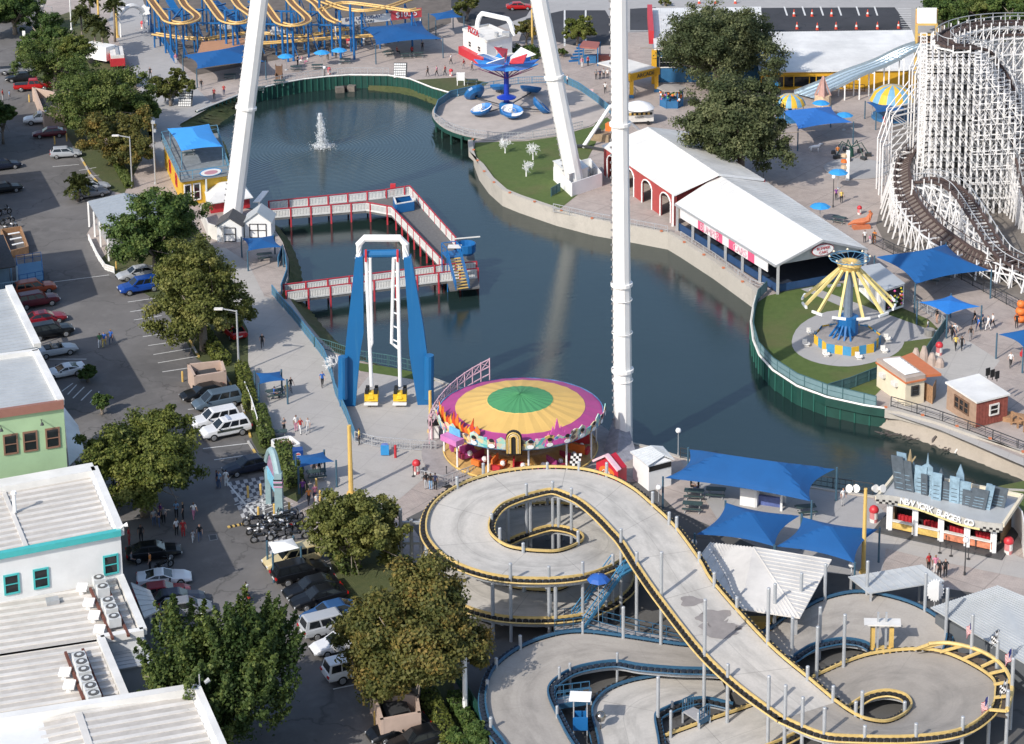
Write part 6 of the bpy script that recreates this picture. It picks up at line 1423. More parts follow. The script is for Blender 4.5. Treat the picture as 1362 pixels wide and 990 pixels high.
am=268; c=rimpt(am,RR+.45,3.7); tn=Vector((-math.sin(R(am)),math.cos(R(am)),0)); ou=Vector((math.cos(R(am)),math.sin(R(am)),0)); mb=MB(); mb.plate([c-tn*.75,c+tn*.75]+[c+tn*.75*math.cos(x)+UP*(1.6+.75*math.sin(x)) for x in np.linspace(0,math.pi,11)],.3); jb=mb.build('jukebox_front',BLACK,t)
for r0,m_ in ((.6,YEL),(.42,M('panel_cream')),(.28,YEL)):
 mb=MB(); mb.tube([c+ou*.1-tn*r0+UP*.15]+[c+ou*.1-tn*r0*math.cos(x)+UP*(1.6+r0*math.sin(x)) for x in np.linspace(0,math.pi,11)]+[c+ou*.1+tn*r0+UP*.15],.07,6); mb.build('jukebox_tube',m_,jb)
mb=MB()
for k in range(16):
 a=192+k*3.1; c=rimpt(a,RR-.1-.05*k*.6,4.5); tn=Vector((-math.sin(R(a)),math.cos(R(a)),0)); h_=rnd.uniform(.9,1.9); mb.plate([c-tn*.35,c+tn*.35,c+tn*rnd.uniform(-.1,.4)+UP*h_*.6,c+tn*rnd.uniform(-.3,.3)+UP*h_,c-tn*.3+UP*h_*.5],.08,k%3)
mb.build('flame_cutout',[ORNG,M('flame_yellow',(.72,.42,.05),.5),M('flame_red',(.55,.06,.02),.5)],t)
mb=MB()
for a,h_ in ((291,1.3),(294,1.9),(297,2.6),(300,1.8),(303,1.2)):
 c=rimpt(a,RR+.25,4.2); tn=Vector((-math.sin(R(a)),math.cos(R(a)),0)); mb.plate([c-tn*.4,c+tn*.4,c+tn*.25+UP*h_*.6,c+UP*h_,c-tn*.25+UP*h_*.6],.1)
mb.build('pink_cutout',M('cutout_pink',(.62,.10,.38),.5,var=.15),t)
c=rimpt(226,RR+.6,4.0); mb=MB(); tn=Vector((-math.sin(R(226)),math.cos(R(226)),0)); ou=Vector((math.cos(R(226)),math.sin(R(226)),0)); mb.box((c.x+ou.x*.3,c.y+ou.y*.3,c.z),(2.2,1.0,.55),math.atan2(tn.y,tn.x)); mb.build('pink_car_front',M('car_front_pink',(.55,.18,.42),.5,var=.15),t); mb=MB(); mb.plate([c-tn*.8+UP*.6,c+tn*.8+UP*.6,c+tn*.7+UP*1.3,c-tn*.7+UP*1.3],.1); mb.build('car_window_front',M('panel_sky'),t)
FLR=M('ride_floor',(.45,.28,.10),.6,var=.3,scale=1.5)
mb=MB(); mb.lathe([(7.4,.0),(7.4,.5),(7.2,.55),(4.6,1.5),(4.2,1.5),(2.6,.9),(.01,.9)],c0,48); mb.build('ride_platform',FLR,t)
mb=MB(); mb.lathe([(7.45,.35),(7.55,.55),(7.45,.62)],c0,48); mb.build('platform_edge',YEL,t)
for k in range(12):
 a=R(k*30+8); p=c0+Vector((RR*.93*math.cos(a),RR*.93*math.sin(a),0)); mb=MB(); mb.cone(p,p+UP*4.2,.09,.09,8); mb.build('roof_column',WHITE,t)
mb=MB(); mb.cone(c0+UP*.9,c0+UP*5.9,.8,.6,12); 
for k in range(12): a=R(k*30); mb.beam(c0+UP*5.2,c0+Vector((RR*.95*math.cos(a),RR*.95*math.sin(a),4.1)),.12)
mb.build('centre_column',M('column_red',(.35,.04,.06),.5,var=.15),t)
CAR=[RED,YEL,PURP,M('seat_maroon',(.25,.02,.06),.5,var=.2),ORNG]
for k in range(20):
 a=R(k*18); u_=Vector((math.cos(a),math.sin(a),0)); tn=Vector((-u_.y,u_.x,0)); c=c0+u_*5.9+UP*(1.05+.25*math.sin(2*a)); ang=math.atan2(u_.y,u_.x); mb=MB(); mb.box(c,(1.7,.95,.35),ang,0); bk=c-tn*.42; mb.box((bk.x,bk.y,bk.z+.3),(1.6,.16,.65),ang,0); mb.box((c.x+u_.x*.95,c.y+u_.y*.95,c.z),(.3,.95,.5),ang,1); cr_=mb.build('ride_car',[CAR[k%5],CAR[(k+1)%5]],t)
 mb=MB(); q_=c+tn*.45+u_*.2; mb.lathe([(.01,.2),(.2,.25),(.26,.45),(.18,.65),(.01,.7)],q_,8); mb.build('mirror_cap',WHITE,cr_)
mb=MB(); ar=[rimpt(a,RR+1.1,1.+3.3*(178-a)/66) for a in range(112,178,6)]
for z in (.2,1.,1.8): mb.tube([p+UP*z for p in ar],.06,5)
for p in ar: mb.beam(Vector((p.x,p.y,.2)),p+UP*1.9,.1)
for p,q_ in zip(ar,ar[1:]): mb.beam(p+UP*1.,q_+UP*1.8,.06); mb.beam(p+UP*1.8,q_+UP*1.,.06)
mb.build('pink_railing',M('pale_pink_rail',(.55,.36,.42),.5,var=.15),t)
mb=MB(); mb.lathe([(9.6,-.0),(9.6,.25),(7.3,.3)],c0,48); mb.build('ride_base',M('base_grey',(.30,.28,.28),.8,var=.2),t)
mb=MB(); a=G(588,578);b_=G(607,628); n_=10
for k in range(n_): f=k/n_; p=G(585+f*16,575+f*48); q_=G(608+f*12,572+f*40); mb.slab([Vector((p.x,p.y,.6-.05*k)),Vector((q_.x,q_.y,.6-.05*k)),Vector((q_.x,q_.y-.7,.6-.05*k)),Vector((p.x,p.y-.7,.6-.05*k))],.1)
mb.build('entry_ramp',M('ramp_grey',(.33,.32,.32),.7,var=.15),t)
mb=MB(); c=rimpt(312,7.9,1.1); 
for i in range(4):
 for j in range(6): mb.plate([c+Vector((i*.25-.5+j*.04,-.02,j*.25)),c+Vector((i*.25-.25+j*.04,-.02,j*.25)),c+Vector((i*.25-.25+j*.04,-.02,j*.25+.25)),c+Vector((i*.25-.5+j*.04,-.02,j*.25+.25))],.03,(i+j)%2)
mb.build('checkered_flag',[WHITE,BLACK],t)
# ---------------- tub ride
c=G(674,152); t=thing('tub_ride',c,'blue spinning tub ride with a star canopy on the round lakeside deck','tub ride')
hz=hgt(674,152,86)
mb=MB(); mb.lathe([(.9,0),(1.0,.2),(1.15,1.0),(1.15,1.6),(.9,1.8),(.5,1.9)],c,14); mb.build('base_drum',M('ride_blue'),t,smooth=False)
DBL=M('deep_blue',(.01,.04,.36),.4,var=.1)
mb=MB(); mb.cone(c+UP*1.6,c+UP*hz,.42,.36,12); mb.lathe([(.4,2.3),(1.4,2.5),(1.5,2.65),(1.2,2.8),(.4,3.1)],c,16); mb.build('column',DBL,t)
mb=MB()
for k in range(12):
 a0=2*math.pi*k/12; a1=a0+2*math.pi/12; r=5.0; q=lambda r,a,z: c+Vector((r*math.cos(a),r*math.sin(a),z)); am=(a0+a1)/2
 mb.plate([q(.6,a0,hz),q(r*.8,a0,hz+.1),q(r,am,hz+.5),q(r*.8,a1,hz+.1),q(.6,a1,hz)],.1,(0 if k%2 else 1) )
mb.build('star_canopy',[SKYB,M('canopy_blue',(.02,.12,.45),.5)],t)
mb=MB()
for k in range(5):
 a=2*math.pi*k/5+.4; a2=a+.5; p=c+UP*(hz+.1); mb.plate([p+Vector((.6*math.cos(a),.6*math.sin(a),.1)),p+Vector((4.6*math.cos(a-.1),4.6*math.sin(a-.1),1.1)),p+Vector((3.4*math.cos(a2),3.4*math.sin(a2),1.9)),p+Vector((.9*math.cos(a2),.9*math.sin(a2),.9))],.1,k%3)
mb.build('star_point',[WHITE,RED,WHITE],t)
mb=MB()
for k in range(12): a=2*math.pi*k/12; mb.beam(c+UP*(hz-2.2),c+Vector((4.7*math.cos(a),4.7*math.sin(a),hz)),.1)
mb.build('canopy_strut',M('strut_red_blue',(.25,.06,.16),.5),t)
for i,(u,v,tilt,ax_) in enumerate([(632,133,.9,2.6),(641,155,.3,3.3),(681,158,.3,4.7),(719,150,.8,5.6),(706,127,.35,.6),(666,124,.3,1.7)]):
 p=G(u,v); ou=(p-c).normalized(); mb=MB(); from mathutils import Matrix
 Rm=Matrix.Rotation(tilt,3,Vector((-ou.y,ou.x,0))); ctr=p+UP*1.0
 pr=[(.3,-.5),(1.1,-.45),(1.6,.0),(1.68,.38),(1.52,.42),(1.3,.1),(.5,-.1),(.01,-.1)]
 seg=16; vs=[];base=len(mb.v); mb.k.append((base,len(mb.f)))
 for r,z in pr:
  for k in range(seg): a=2*math.pi*k/seg; mb.v.append(tuple(ctr+Rm@Vector((r*math.cos(a),r*math.sin(a),z))))
 for a_ in range(len(pr)-1):
  for k in range(seg): mb.f.append((base+a_*seg+k,base+a_*seg+(k+1)%seg,base+(a_+1)*seg+(k+1)%seg,base+(a_+1)*seg+k)); mb.m.append(0 if a_<3 else (1 if (k//4)%2 else 2))
 tb=mb.build('tub',[M('ride_blue'),WHITE,M('tub_blue_inside',(.05,.2,.5),.5)],t); mb=MB()
 mb.tube([ctr+Rm@Vector((.55*math.cos(a),.55*math.sin(a),.35)) for a in np.linspace(0,2*math.pi,13)[:-1]],.05,5,closed=True); mb.cone(ctr+Rm@Vector((0,0,-.1)),ctr+Rm@Vector((0,0,.35)),.1,.1,6); mb.build('hand_wheel',GALV,tb)
 mb=MB(); mb.beam(c+UP*1.2,ctr-UP*.6,.14,.14); mb.build('sweep_arm',DKM,t)
t=thing('deck_structure',G(640,187),'green steel piles and edge beam carrying the round ride deck over the water','deck structure')
tp=poly(sm(TEA,4,True)); mb=MB(); mb.strip([p-UP*.55 for p in tp]+[tp[0]-UP*.55],[p+UP*.04 for p in tp]+[tp[0]+UP*.04]); mb.build('edge_beam',GRN,t)
for u,v in ((580,160),(588,168),(600,176),(614,182),(630,185),(586,150),(604,160),(640,170)):
 p=G(u,v); mb=MB(); mb.cone(Vector((p.x,p.y+.2,-3)),Vector((p.x,p.y+.2,-.05)),.18,.18,8); mb.build('pile',GRN,t)
# ---------------- swing ride
c=G(1127,457); t=thing('swing_ride',c,'yellow and blue swing ride with folded yellow arms on a striped base','swing ride')
hz=hgt(1127,457,352); mb=MB(); mb.lathe([(3.6,0),(3.5,.95),(3.35,1.0),(1.5,1.25),(.01,1.3)],c,8,0); mb.build('base_deck',M('swing_deck',(.26,.24,.23),.8,var=.2),t)
mb=MB(); 
for k in range(24):
 a0,a1=2*math.pi*k/24,2*math.pi*(k+1)/24
 def oct_(a): 
  s=math.pi/4; m_=(a%s)-s/2; return 3.66*math.cos(s/2)/math.cos(m_)
 q=lambda a,z:c+Vector((oct_(a)*math.cos(a),oct_(a)*math.sin(a),z)); mb.plate([q(a0,.05),q(a1,.05),q(a1,1.05),q(a0,1.05)],.05,k%2)
mb.build('striped_skirt',[M('skirt_yellow',(.66,.40,.03),.6,var=.1),M('skirt_blue',(.05,.25,.45),.6,var=.1)],t)
mb=MB(); mb.cone(c+UP*1.2,c+UP*3.2,1.15,1.15,14); 
for k in range(5): a=R(200+k*18); mb.beam(c+Vector((2.2*math.cos(a),2.2*math.sin(a),1.1)),c+Vector((1.1*math.cos(a),1.1*math.sin(a),2.4)),.18)
mb.build('blue_housing',M('ride_blue'),t); mb=MB(); mb.cone(c+UP*3,c+UP*hz,.5,.42,10); mb.build('column',M('column_steel',(.16,.20,.25),.5,var=.15),t)
for k in range(12):
 a=R(k*30+12); d=Vector((math.cos(a),math.sin(a),0)); p=c+d*.9+UP*(hz-.3); e=c+d*4.9+UP*(hz-4.3); mb=MB(); mb.beam(p,e,.26,.3); ar=mb.build('swing_arm',M('arm_yellow',(.66,.54,.22),.5,var=.1),t); s=Vector((-d.y,d.x,0)); mb=MB(); mb.beam(e-s*.75+d*.1,e+s*.75+d*.1,.2,.25); mb.build('end_bar',WHITE,ar)
mb=MB(); mb.lathe([(1.1,hz-.5),(1.35,hz),(1.2,hz+.35),(.7,hz+.45),(.01,hz+.3)],c,16); mb.build('hub',YEL,t); mb=MB()
tp=c+UP*(hz+.75); pts=[tp+Vector((2.2*math.cos(a),2.2*math.sin(a),0)) for a in np.linspace(0,2*math.pi,17)[:-1]]; mb.tube(pts,.07,5,closed=True)
for p in pts: mb.beam(c+UP*(hz+.2),p,.05)
mb.build('crown_ring',M('crown_blue',(.08,.20,.32),.5),t); mb=MB()
for p in pts[::2]: mb.lathe([(.01,-.16),(.16,0),(.01,.16)],p+UP*.2,8)
mb.build('crown_lamp',CREAM,t)
for k in range(8):
 a=R(k*45+10); p=c+Vector((4.6*math.cos(a),4.4*math.sin(a),.04)); mb=MB(); mb.tube([p+Vector((.35*math.cos(x),.35*math.sin(x),.25)) for x in np.linspace(0,2*math.pi,11)[:-1]],.09,5,closed=True); mb.box((p.x,p.y,p.z),(.5,.5,.2)); mb.box((p.x-.2,p.y+.2,p.z+.2),(.5,.1,.5)); mb.build('swing_chair',OFFW,t)
# ---------------- piers
PR=M('pier_red',(.40,.03,.045),.55,var=.12); PWH=M('pier_white',(.62,.62,.60),.6,var=.1); BOARD=M('pier_boards',(.13,.13,.13),.85,var=.25,scale=3)
def pier(label,L,Rr,z=-.55,sp=2.6,pale=None):
 L=[G(u,v,z) for u,v in L]; Rr=[G(u,v,z) for u,v in Rr]; t=thing('pier',L[0],label,'pier','red and white piers over the lake'); mb=MB()
 for i in range(len(L)-1): mb.slab([L[i],L[i+1],Rr[i+1],Rr[i]],.25)
 mb.build('deck',BOARD,t)
 for side in (L,Rr):
  rail=MB(); pan=MB(); 
  P=resamp(side,sp)
  if (P[-1]-side[-1]).length>.6: P.append(side[-1])
  for p in P:
   mb=MB(); mb.beam(Vector((p.x,p.y,-3)),p+UP*1.3,.2); mb.build('post',PR,t)
  for i in range(len(side)-1):
   a,b=side[i],side[i+1]; rail.beam(a+UP*1.25,b+UP*1.25,.13,.11); pan.beam(a+UP*.15,b+UP*.15,.12,.2); pan.beam(a+UP*1.05,b+UP*1.05,.1,.12)
   n=int((b-a).length/.19)
   for k in range(n): p=a.lerp(b,(k+.5)/n); pan.beam(p+UP*.1,p+UP*1.05,.13,.05)
  rail.build('top_rail',PR,t); pan.build('picket_panel',PWH,t)
 return t
p1=pier('bent upper pier with a blue tub and dark ramped deck',[(358,280),(507,265),(545,259),(606,328)],[(360,291),(487,281),(521,287),(590,360)])
p2=pier('straight lower pier ending at the blue stairs',[(378,392),(590,365),(634,361)],[(381,401),(592,375),(636,370)])
mb=MB(); mb.slab([G(586,340,-.5),G(630,336,-.5),G(638,382,-.5),G(598,386,-.5)],.2); o=mb.build('platform',BOARD,p2); 
t=thing('slide_stairs',G(610,380),'steep blue stairs with yellow treads at the end of the piers','stairs')
a=G(616,385,-.45); b=G(606,345,2.6); b=Vector((a.x-1.2,a.y+3.2,2.4)); d=(b-a); dh=Vector((d.x,d.y,0)).normalized(); s=Vector((-dh.y,dh.x,0)); mb=MB()
for k in (-1,1): mb.plate([a+s*k*.8,b+s*k*.8,b+s*k*.8+UP*1.0,a+s*k*.8+UP*1.0],.12)
mb.build('side_panel',M('ride_blue'),t); mb=MB()
for k in range(11): p=a.lerp(b,(k+.5)/11); mb.plate([p-s*.75-dh*.13,p-s*.75+dh*.13,p+s*.75+dh*.13,p+s*.75-dh*.13],.06)
mb.build('tread',YEL,t); mb=MB(); pl=[b+s*.9,b-s*.9,b-s*.9+dh*2.2,b+s*.9+dh*2.2]; mb.slab(pl,.15)
for p in pl: mb.beam(Vector((p.x,p.y,-2)),p+UP*1.1,.12)
for p,q_ in zip(pl[1:],pl[2:]+pl[:1]): mb.beam(p+UP*1.1,q_+UP*1.1,.1); mb.beam(p+UP*.55,q_+UP*.55,.07)
mb.build('landing',M('ride_blue'),t); mb=MB(); c=G(620,328,1.4); mb.lathe([(.8,-1.),(1.15,-.6),(1.2,.4),(1.1,.45),(1.0,-.3),(.01,-.4)],c,14); mb.build('blue_barrel',M('ride_blue'),t); mb=MB(); mb.box((b.x,b.y+1,b.z+.9),(1.6,1.1,.08)); mb.beam(b+UP*1.9+Vector((0,1,0)),b+Vector((3,1.5,2.0)),.12); mb.build('control_desk',OFFW,t)
t=thing('blue_tub',G(537,268,.3),'blue square tub with a white rim at the corner of the upper pier','tub'); P=[G(524,263,.7),G(546,260,.7),G(550,268,.7),G(527,272,.7)]; mb=MB()
for p,q_ in zip(P,P[1:]+P[:1]): mb.plate([Vector((p.x,p.y,-.5)),Vector((q_.x,q_.y,-.5)),q_,p],.15)
mb.build('side',M('ride_blue'),t); mb=MB()
for p,q_ in zip(P,P[1:]+P[:1]): mb.beam(p+UP*.05,q_+UP*.05,.22,.1)
mb.build('rim',OFFW,t); mb=MB(); mb.slab([Vector((p.x,p.y,-.3)) for p in P],.1); mb.build('floor',DKM,t)
mb=MB(); p=G(523,260,-.5); mb.box((p.x,p.y,-.5),(.7,.5,1.6)); o=mb.build('control_box',[RED]); tag(o,'small red control box beside the blue tub','control box')
mb=MB(); a=G(345,283); mb.beam(a,a+UP*2.,.2); mb.plate([a+Vector((-.7,-.5,1.6)),a+Vector((.2,-.7,1.7)),a+Vector((1.1,1.2,2.6)),a+Vector((.3,1.3,2.5))],.12); o=mb.build('white_sign_arm',WHITE); tag(o,'tilted white board on a post at the start of the upper pier','sign')
# ---------------- fountain
rg=np.random.default_rng(3); f0=G(429,196,WL); t=thing('fountain',f0,'white water jet fountain spraying up from the lake','fountain'); H_=hgt(429,196,150)
n=5200; h=rg.uniform(0,1,n)**1.15; rad=(.16+.95*(1-h)**.9)*np.abs(rg.normal(0,.55,n)); a=rg.uniform(0,6.28,n)
rad=(.28+.55*(1-h))*np.abs(rg.normal(0,.55,n)); P=np.stack([f0.x-.2*h+rad*np.cos(a),f0.y+rad*np.sin(a),WL+h*H_],1); P2=np.stack([rg.normal(0,.75,900)+f0.x,rg.normal(0,.75,900)+f0.y,np.abs(rg.normal(0,.25,900))+WL],1); P=np.vstack([P,P2]); nn=rg.normal(size=P.shape); nn/=np.linalg.norm(nn,axis=1,keepdims=True)
LEAF['spray']=leafmat('spray_white',(.75,.78,.8),(.85,.87,.88),(.9,.9,.9)); o=leafmesh('spray',P,nn,np.full(len(P),.5),.13,LEAF['spray'],t,rg,1.3)
mb=MB(); mb.cone((f0.x,f0.y,WL-.2),(f0.x,f0.y,WL+.15),.5,.45,12); mb.build('nozzle_float',DKM,t)
# ---------------- yellow coaster, top left
t=thing('family_coaster',G(330,60),'yellow railed switchback coaster on blue steel supports at the top left','roller coaster')
lanes=[[(195,-12),(201,0),(217,21),(224,28),(240,31),(256,28),(262,21),(247,8),(238,-8)],[(268,-12),(276,0),(291,21),(299,28),(314,31),(330,28),(335,21),(318,8),(308,-8)],[(340,-10),(354,8),(366,25),(373,31),(388,34),(404,31),(409,24),(390,6),(380,-8)],[(398,-8),(419,4),(436,23),(450,30)],[(430,2),(460,12),(490,14),(520,8),(548,-2)],[(425,14),(455,4),(500,8),(540,14),(556,12)]]
lowl=[[(275,52),(310,46),(345,44),(400,48),(450,40),(470,38)],[(345,58),(400,54),(450,50),(520,46)],[(205,45),(240,50),(275,52)]]
YC=M('coaster_yellow',(.66,.42,.14),.5,var=.1); TIE=M('coaster_tie',(.22,.12,.06),.7,var=.25,scale=3)
k_=0
def ctrack(px,z,parent,w=1.1,ry=.16,railm=None,tiem=None,r3=None):
 P=[Vector(p) for p in r3] if r3 else [G(u,v,z) for u,v in sm(px,5)]
 ra=MB(); ti=MB(); A=[];B=[]
 for i,p in enumerate(P):
  d=(P[min(i+1,len(P)-1)]-P[max(i-1,0)]).normalized(); s=Vector((-d.y,d.x,0)).normalized(); A.append(p+s*w/2);B.append(p-s*w/2)
 ra.tube(A,ry,6); ra.tube(B,ry,6)
 for p in resamp(P,.9):
  j=min(range(len(P)),key=lambda i:(P[i]-p).length_squared); d=(P[min(j+1,len(P)-1)]-P[max(j-1,0)]).normalized(); s=Vector((-d.y,d.x,0)).normalized(); ti.beam(p-s*w*.45-UP*.08,p+s*w*.45-UP*.08,.45,.1)
 ra.build('track_rail',railm or YC,parent); ti.build('track_ties',tiem or TIE,parent); return P
for L in lanes:
 P=ctrack(L,6.2,t)
 for p in resamp(P,5.0):
  mb=MB(); mb.cone((p.x,p.y,0),(p.x,p.y,6.),.17,.15,6); mb.beam(p-UP*.3,Vector((p.x+1.8,p.y+.5,0)),.12); mb.build('support',BLUE if True else None,t)
for L in lowl:
 P=ctrack(L,2.4,t)
 for p in resamp(P,4.0): mb=MB(); mb.cone((p.x,p.y,0),(p.x,p.y,2.2),.14,.14,6); mb.build('support',BLUE,t)
mb=MB()
for a,b in (((226,30),(470,34)),((210,12),(420,16)),((240,22),(300,5)),((300,22),(345,4)),((370,26),(330,2)),((400,30),(440,6)),((226,30),(250,2))): mb.beam(G(*a,5.0),G(*b,5.0),.25)
for u,v in ((210,2),(226,30),(243,30),(300,30),(315,31),(375,32),(389,34),(425,12),(452,30),(466,22),(470,32)): p=G(u,v,6.); mb.cone((p.x,p.y,0),(p.x,p.y,8.),.2,.2,6)
mb.build('blue_frame',BLUE,t)
mb=MB(); 
for a,b in (((225,0),(238,22)),((285,2),(330,40))): A=G(*a,4.5);B=G(*b,2.5); mb.beam(A,B,1.3,.3)
mb.build('blue_lift',M('ride_blue'),t)
mb=MB(); 
for u,v in ((300,38),(369,45)): c=G(u,v,2.7); mb.box(c,(2.2,1.2,.6),.4); mb.box((c.x-.4,c.y,c.z+.5),(.9,1.,.6),.4)
mb.build('coaster_car',OFFW,t)
mb=MB(); P=[G(446,33,4.2),G(560,20,4.2)]; 
t2=thing('coaster_banner',G(500,60),'long white and red price banner hung on the coaster frame above the blue sail','banner'); d=(P[1]-P[0]).normalized(); n2=Vector((d.y,-d.x,0)); L_=(P[1]-P[0]).length
mb.plate([P[0]-UP*.3+n2*.3,P[0].lerp(P[1],.64)-UP*.3+n2*.3,P[0].lerp(P[1],.64)+UP*1.0+n2*.3,P[0]+UP*1.0+n2*.3],.1,0); mb.plate([P[0].lerp(P[1],.64)-UP*.3+n2*.3,P[1]-UP*.3+n2*.3,P[1]+UP*1.3+n2*.3,P[0].lerp(P[1],.62)+UP*1.3+n2*.3],.1,1); 
for f in (.0,.3,.6,.99): p=P[0].lerp(P[1],f); mb.beam(Vector((p.x,p.y,0)),p,.2)
bn=mb.build('board',[OFFW,M('banner_red',(.5,.06,.07),.6,var=.08)],t2); rt=rot_from(d,UP); tn_=M('navy_letter',(.02,.03,.12),.5)
text('BUY UP TODAY!',.75,tn_,bn,P[0].lerp(P[1],.32)+n2*.35+UP*.68,rt,.02,sx=1.2); text('FLY AGAIN',.6,DKM,bn,P[0].lerp(P[1],.32)+n2*.35+UP*.02,rt,.02,sx=1.2); text('$10.25',1.3,WHITE,bn,P[0].lerp(P[1],.82)+n2*.35+UP*.5,rt,.03,sx=1.1)
mb=MB(); mb.slab([G(262,72,2.4),G(330,66,2.4),G(332,50,2.4),G(268,56,2.4)],.12); t3=thing('station_roof',G(300,80),'brown flat station roof behind the dark blue sail','roof'); mb.build('roof',M('station_brown',(.42,.22,.12),.7,var=.1),t3); mb=MB()
for u,v in ((264,71),(329,66),(331,51),(269,57)): p=G(u,v,2.3); mb.beam(Vector((p.x,p.y,0)),p,.2)
mb.build('post',WHITE,t3)
# ---------------- white coaster
WT=M('coaster_white_timber',(.74,.73,.72),.6,var=.1,scale=1.2); DT=M('coaster_track_timber',(.075,.05,.045),.8,var=.3,scale=2)
t=thing('wooden_coaster',G(1260,320),'big white timber roller coaster with dark brown tracks on the right','roller coaster')
def track3(pts,w,parent,bankl=0.,nm='track'):
 P=[G(*p) for p in sm(pts,6)]; mb=MB(); A=[];B=[]
 for i,p in enumerate(P):
  d=(P[min(i+1,len(P)-1)]-P[max(i-1,0)]).normalized(); s=Vector((-d.y,d.x,0)).normalized(); A.append(p+s*w/2+UP*bankl);B.append(p-s*w/2-UP*bankl)
 for i in range(len(P)-1):
  for L in (A,B): mb.beam(L[i],L[i+1],.32,.28)
 for p,a,b in list(zip(P,A,B))[::1]: pass
 for q in range(0,len(P)-1):
  m_=max(1,int((P[q+1]-P[q]).length/1.3))
  for j in range(m_): f=j/m_; mb.beam(A[q].lerp(A[q+1],f)-UP*.2,B[q].lerp(B[q+1],f)-UP*.2,.28,.12)
 mb.build(nm,DT,parent)
 for L,s_ in ((A,1),(B,-1)):
  mb=MB(); mb.tube([p+UP*1.1 for p in L],.06,5); 
  for p in resamp(L,2.2): mb.beam(p-UP*.4,p+UP*1.1,.1)
  mb.build('handrail',DT if nm!='track' else GALV,parent)
 return P,A,B
NB=0
led=MB()
def bents(P,A,B,parent,step,out=0.,lvl=2.0,bat=.24):
 global NB
 acc=resamp(P,step); prev=None
 for p in acc:
  j=min(range(len(P)),key=lambda i:(P[i]-p).length_squared); a=A[j];b=B[j]; s=(a-b); s.z=0; s.normalize(); z=p.z-.35
  if z<.8: continue
  d=Vector((-s.y,s.x,0)); mb=MB(); e=1.5; pa,pb=p+s*e,p-s*e
  for q in (pa,pb,p): mb.beam(Vector((q.x,q.y,0)),Vector((q.x,q.y,z+(.8 if q is not p else 0))),.14)
  nl=max(1,int(z/lvl)); 
  for k in range(1,nl+1):
   zz=z*k/nl; mb.beam((pa.x,pa.y,zz),(pb.x,pb.y,zz),.13,.2)
   z0=z*(k-1)/nl; mb.beam((pa.x,pa.y,z0),(pb.x,pb.y,zz),.11) if k%2 else mb.beam((pb.x,pb.y,z0),(pa.x,pa.y,zz),.11)
  for sg in (1,-1):
   w_=z*bat; q=(pa if sg>0 else pb)+s*sg*w_
   mb.beam((q.x,q.y,0),((pa if sg>0 else pb).x,(pa if sg>0 else pb).y,z*.9),.17)
   for k in range(1,nl):
    zz=z*k/nl; o_=(pa if sg>0 else pb); e_=o_+s*sg*w_*(1-k/nl/.9); 
    mb.beam((o_.x,o_.y,zz),(e_.x,e_.y,zz),.1)
  NB+=1
  mb.build('bent',WT,parent)
  if prev:
   for u_,v_ in ((pa,prev[0]),(pb,prev[1])):
    zl=min(z,prev[2]); n=max(1,int(zl/lvl))
    for k in range(1,n+1):
     zz=zl*k/n; led.beam((u_.x,u_.y,zz),(v_.x,v_.y,zz),.12,.18); led.beam((u_.x,u_.y,zz-zl/n),(v_.x,v_.y,zz),.09)
  prev=(pa,pb,z)
HA=[(1480,40,17),(1420,33,20),(1362,30,21.0),(1320,31,21.6),(1285,36,21.8),(1262,44,21.8),(1254,52,21.7),(1264,60,21.5),(1285,62,21.2),(1305,64,20.6),(1322,78,18.9),(1335,103,16.5),(1346,138,13.4),(1355,180,9.8),(1364,225,6.4),(1376,270,3.6),(1395,310,2)]
P,A,B=track3(HA,1.9,t); bents(P,A,B,t,1.5,bat=.08)
lowB_=[(1262,180,5.6),(1240,184,5.6),(1222,192,5.5),(1208,206,5.3),(1200,225,5.0),(1202,250,4.6),(1214,275,4.2),(1238,303,3.7),(1272,328,3.0),(1305,346,2.0),(1345,356,1.6),(1420,378,1.4)]
P2,A2,B2=track3(lowB_,1.8,t,.5,'banked_track'); bents(P2,A2,B2,t,2.2)
mb=MB(); mb.strip([p-UP*.25 for p in A2],[p-UP*.25 for p in B2]); mb.build('track_bed',M('grey_planks',(.17,.14,.12),.85,var=.3,scale=2),t)
Cc_=[(1222,240,6.0),(1245,240,6.6),(1262,246,6.9),(1278,258,6.4),(1292,277,5.6),(1308,302,4.5),(1328,332,3.2),(1350,350,2.4),(1400,372,2.2)]
P3,A3,B3=track3(Cc_,1.9,t); bents(P3,A3,B3,t,2.0)
P5,A5,B5=track3([(1500,62,18.5),(1420,48,19.5),(1362,44,20),(1318,46,20.2),(1290,53,20),(1278,60,19.6),(1285,70,19.2)],1.9,t); bents(P5,A5,B5,t,1.8,bat=.05)
for i in range(17):
 mb=MB()
 for j in range(8):
  u=1225+i*8; p=G(u,284-j*7); ztop=20.8-j*.1 if i<9 else 20.8-(i-8)*.95
  if ztop<2: continue
  q=p; e=.72
  for dx in (-e,e): mb.beam((q.x+dx,q.y,0),(q.x+dx,q.y,ztop),.14)
  n=int(ztop/1.9)
  for k in range(1,n+1):
   zz=ztop*k/n; mb.beam((q.x-e,q.y,zz),(q.x+e,q.y,zz),.08,.13); z0=ztop*(k-1)/n
   mb.beam((q.x-e,q.y,z0),(q.x+e,q.y,zz),.07) if (k+i)%2 else mb.beam((q.x+e,q.y,z0),(q.x-e,q.y,zz),.07)
   if j<7: q2=G(u,306-j*9-9); mb.beam((q.x+e,q.y,zz),(q2.x+e,q2.y,zz),.07,.1)
 mb.build('lattice_bent',WT,t)
steps=[(1172,268,196),(1183,263,156),(1212,255,100),(1226,250,66)]
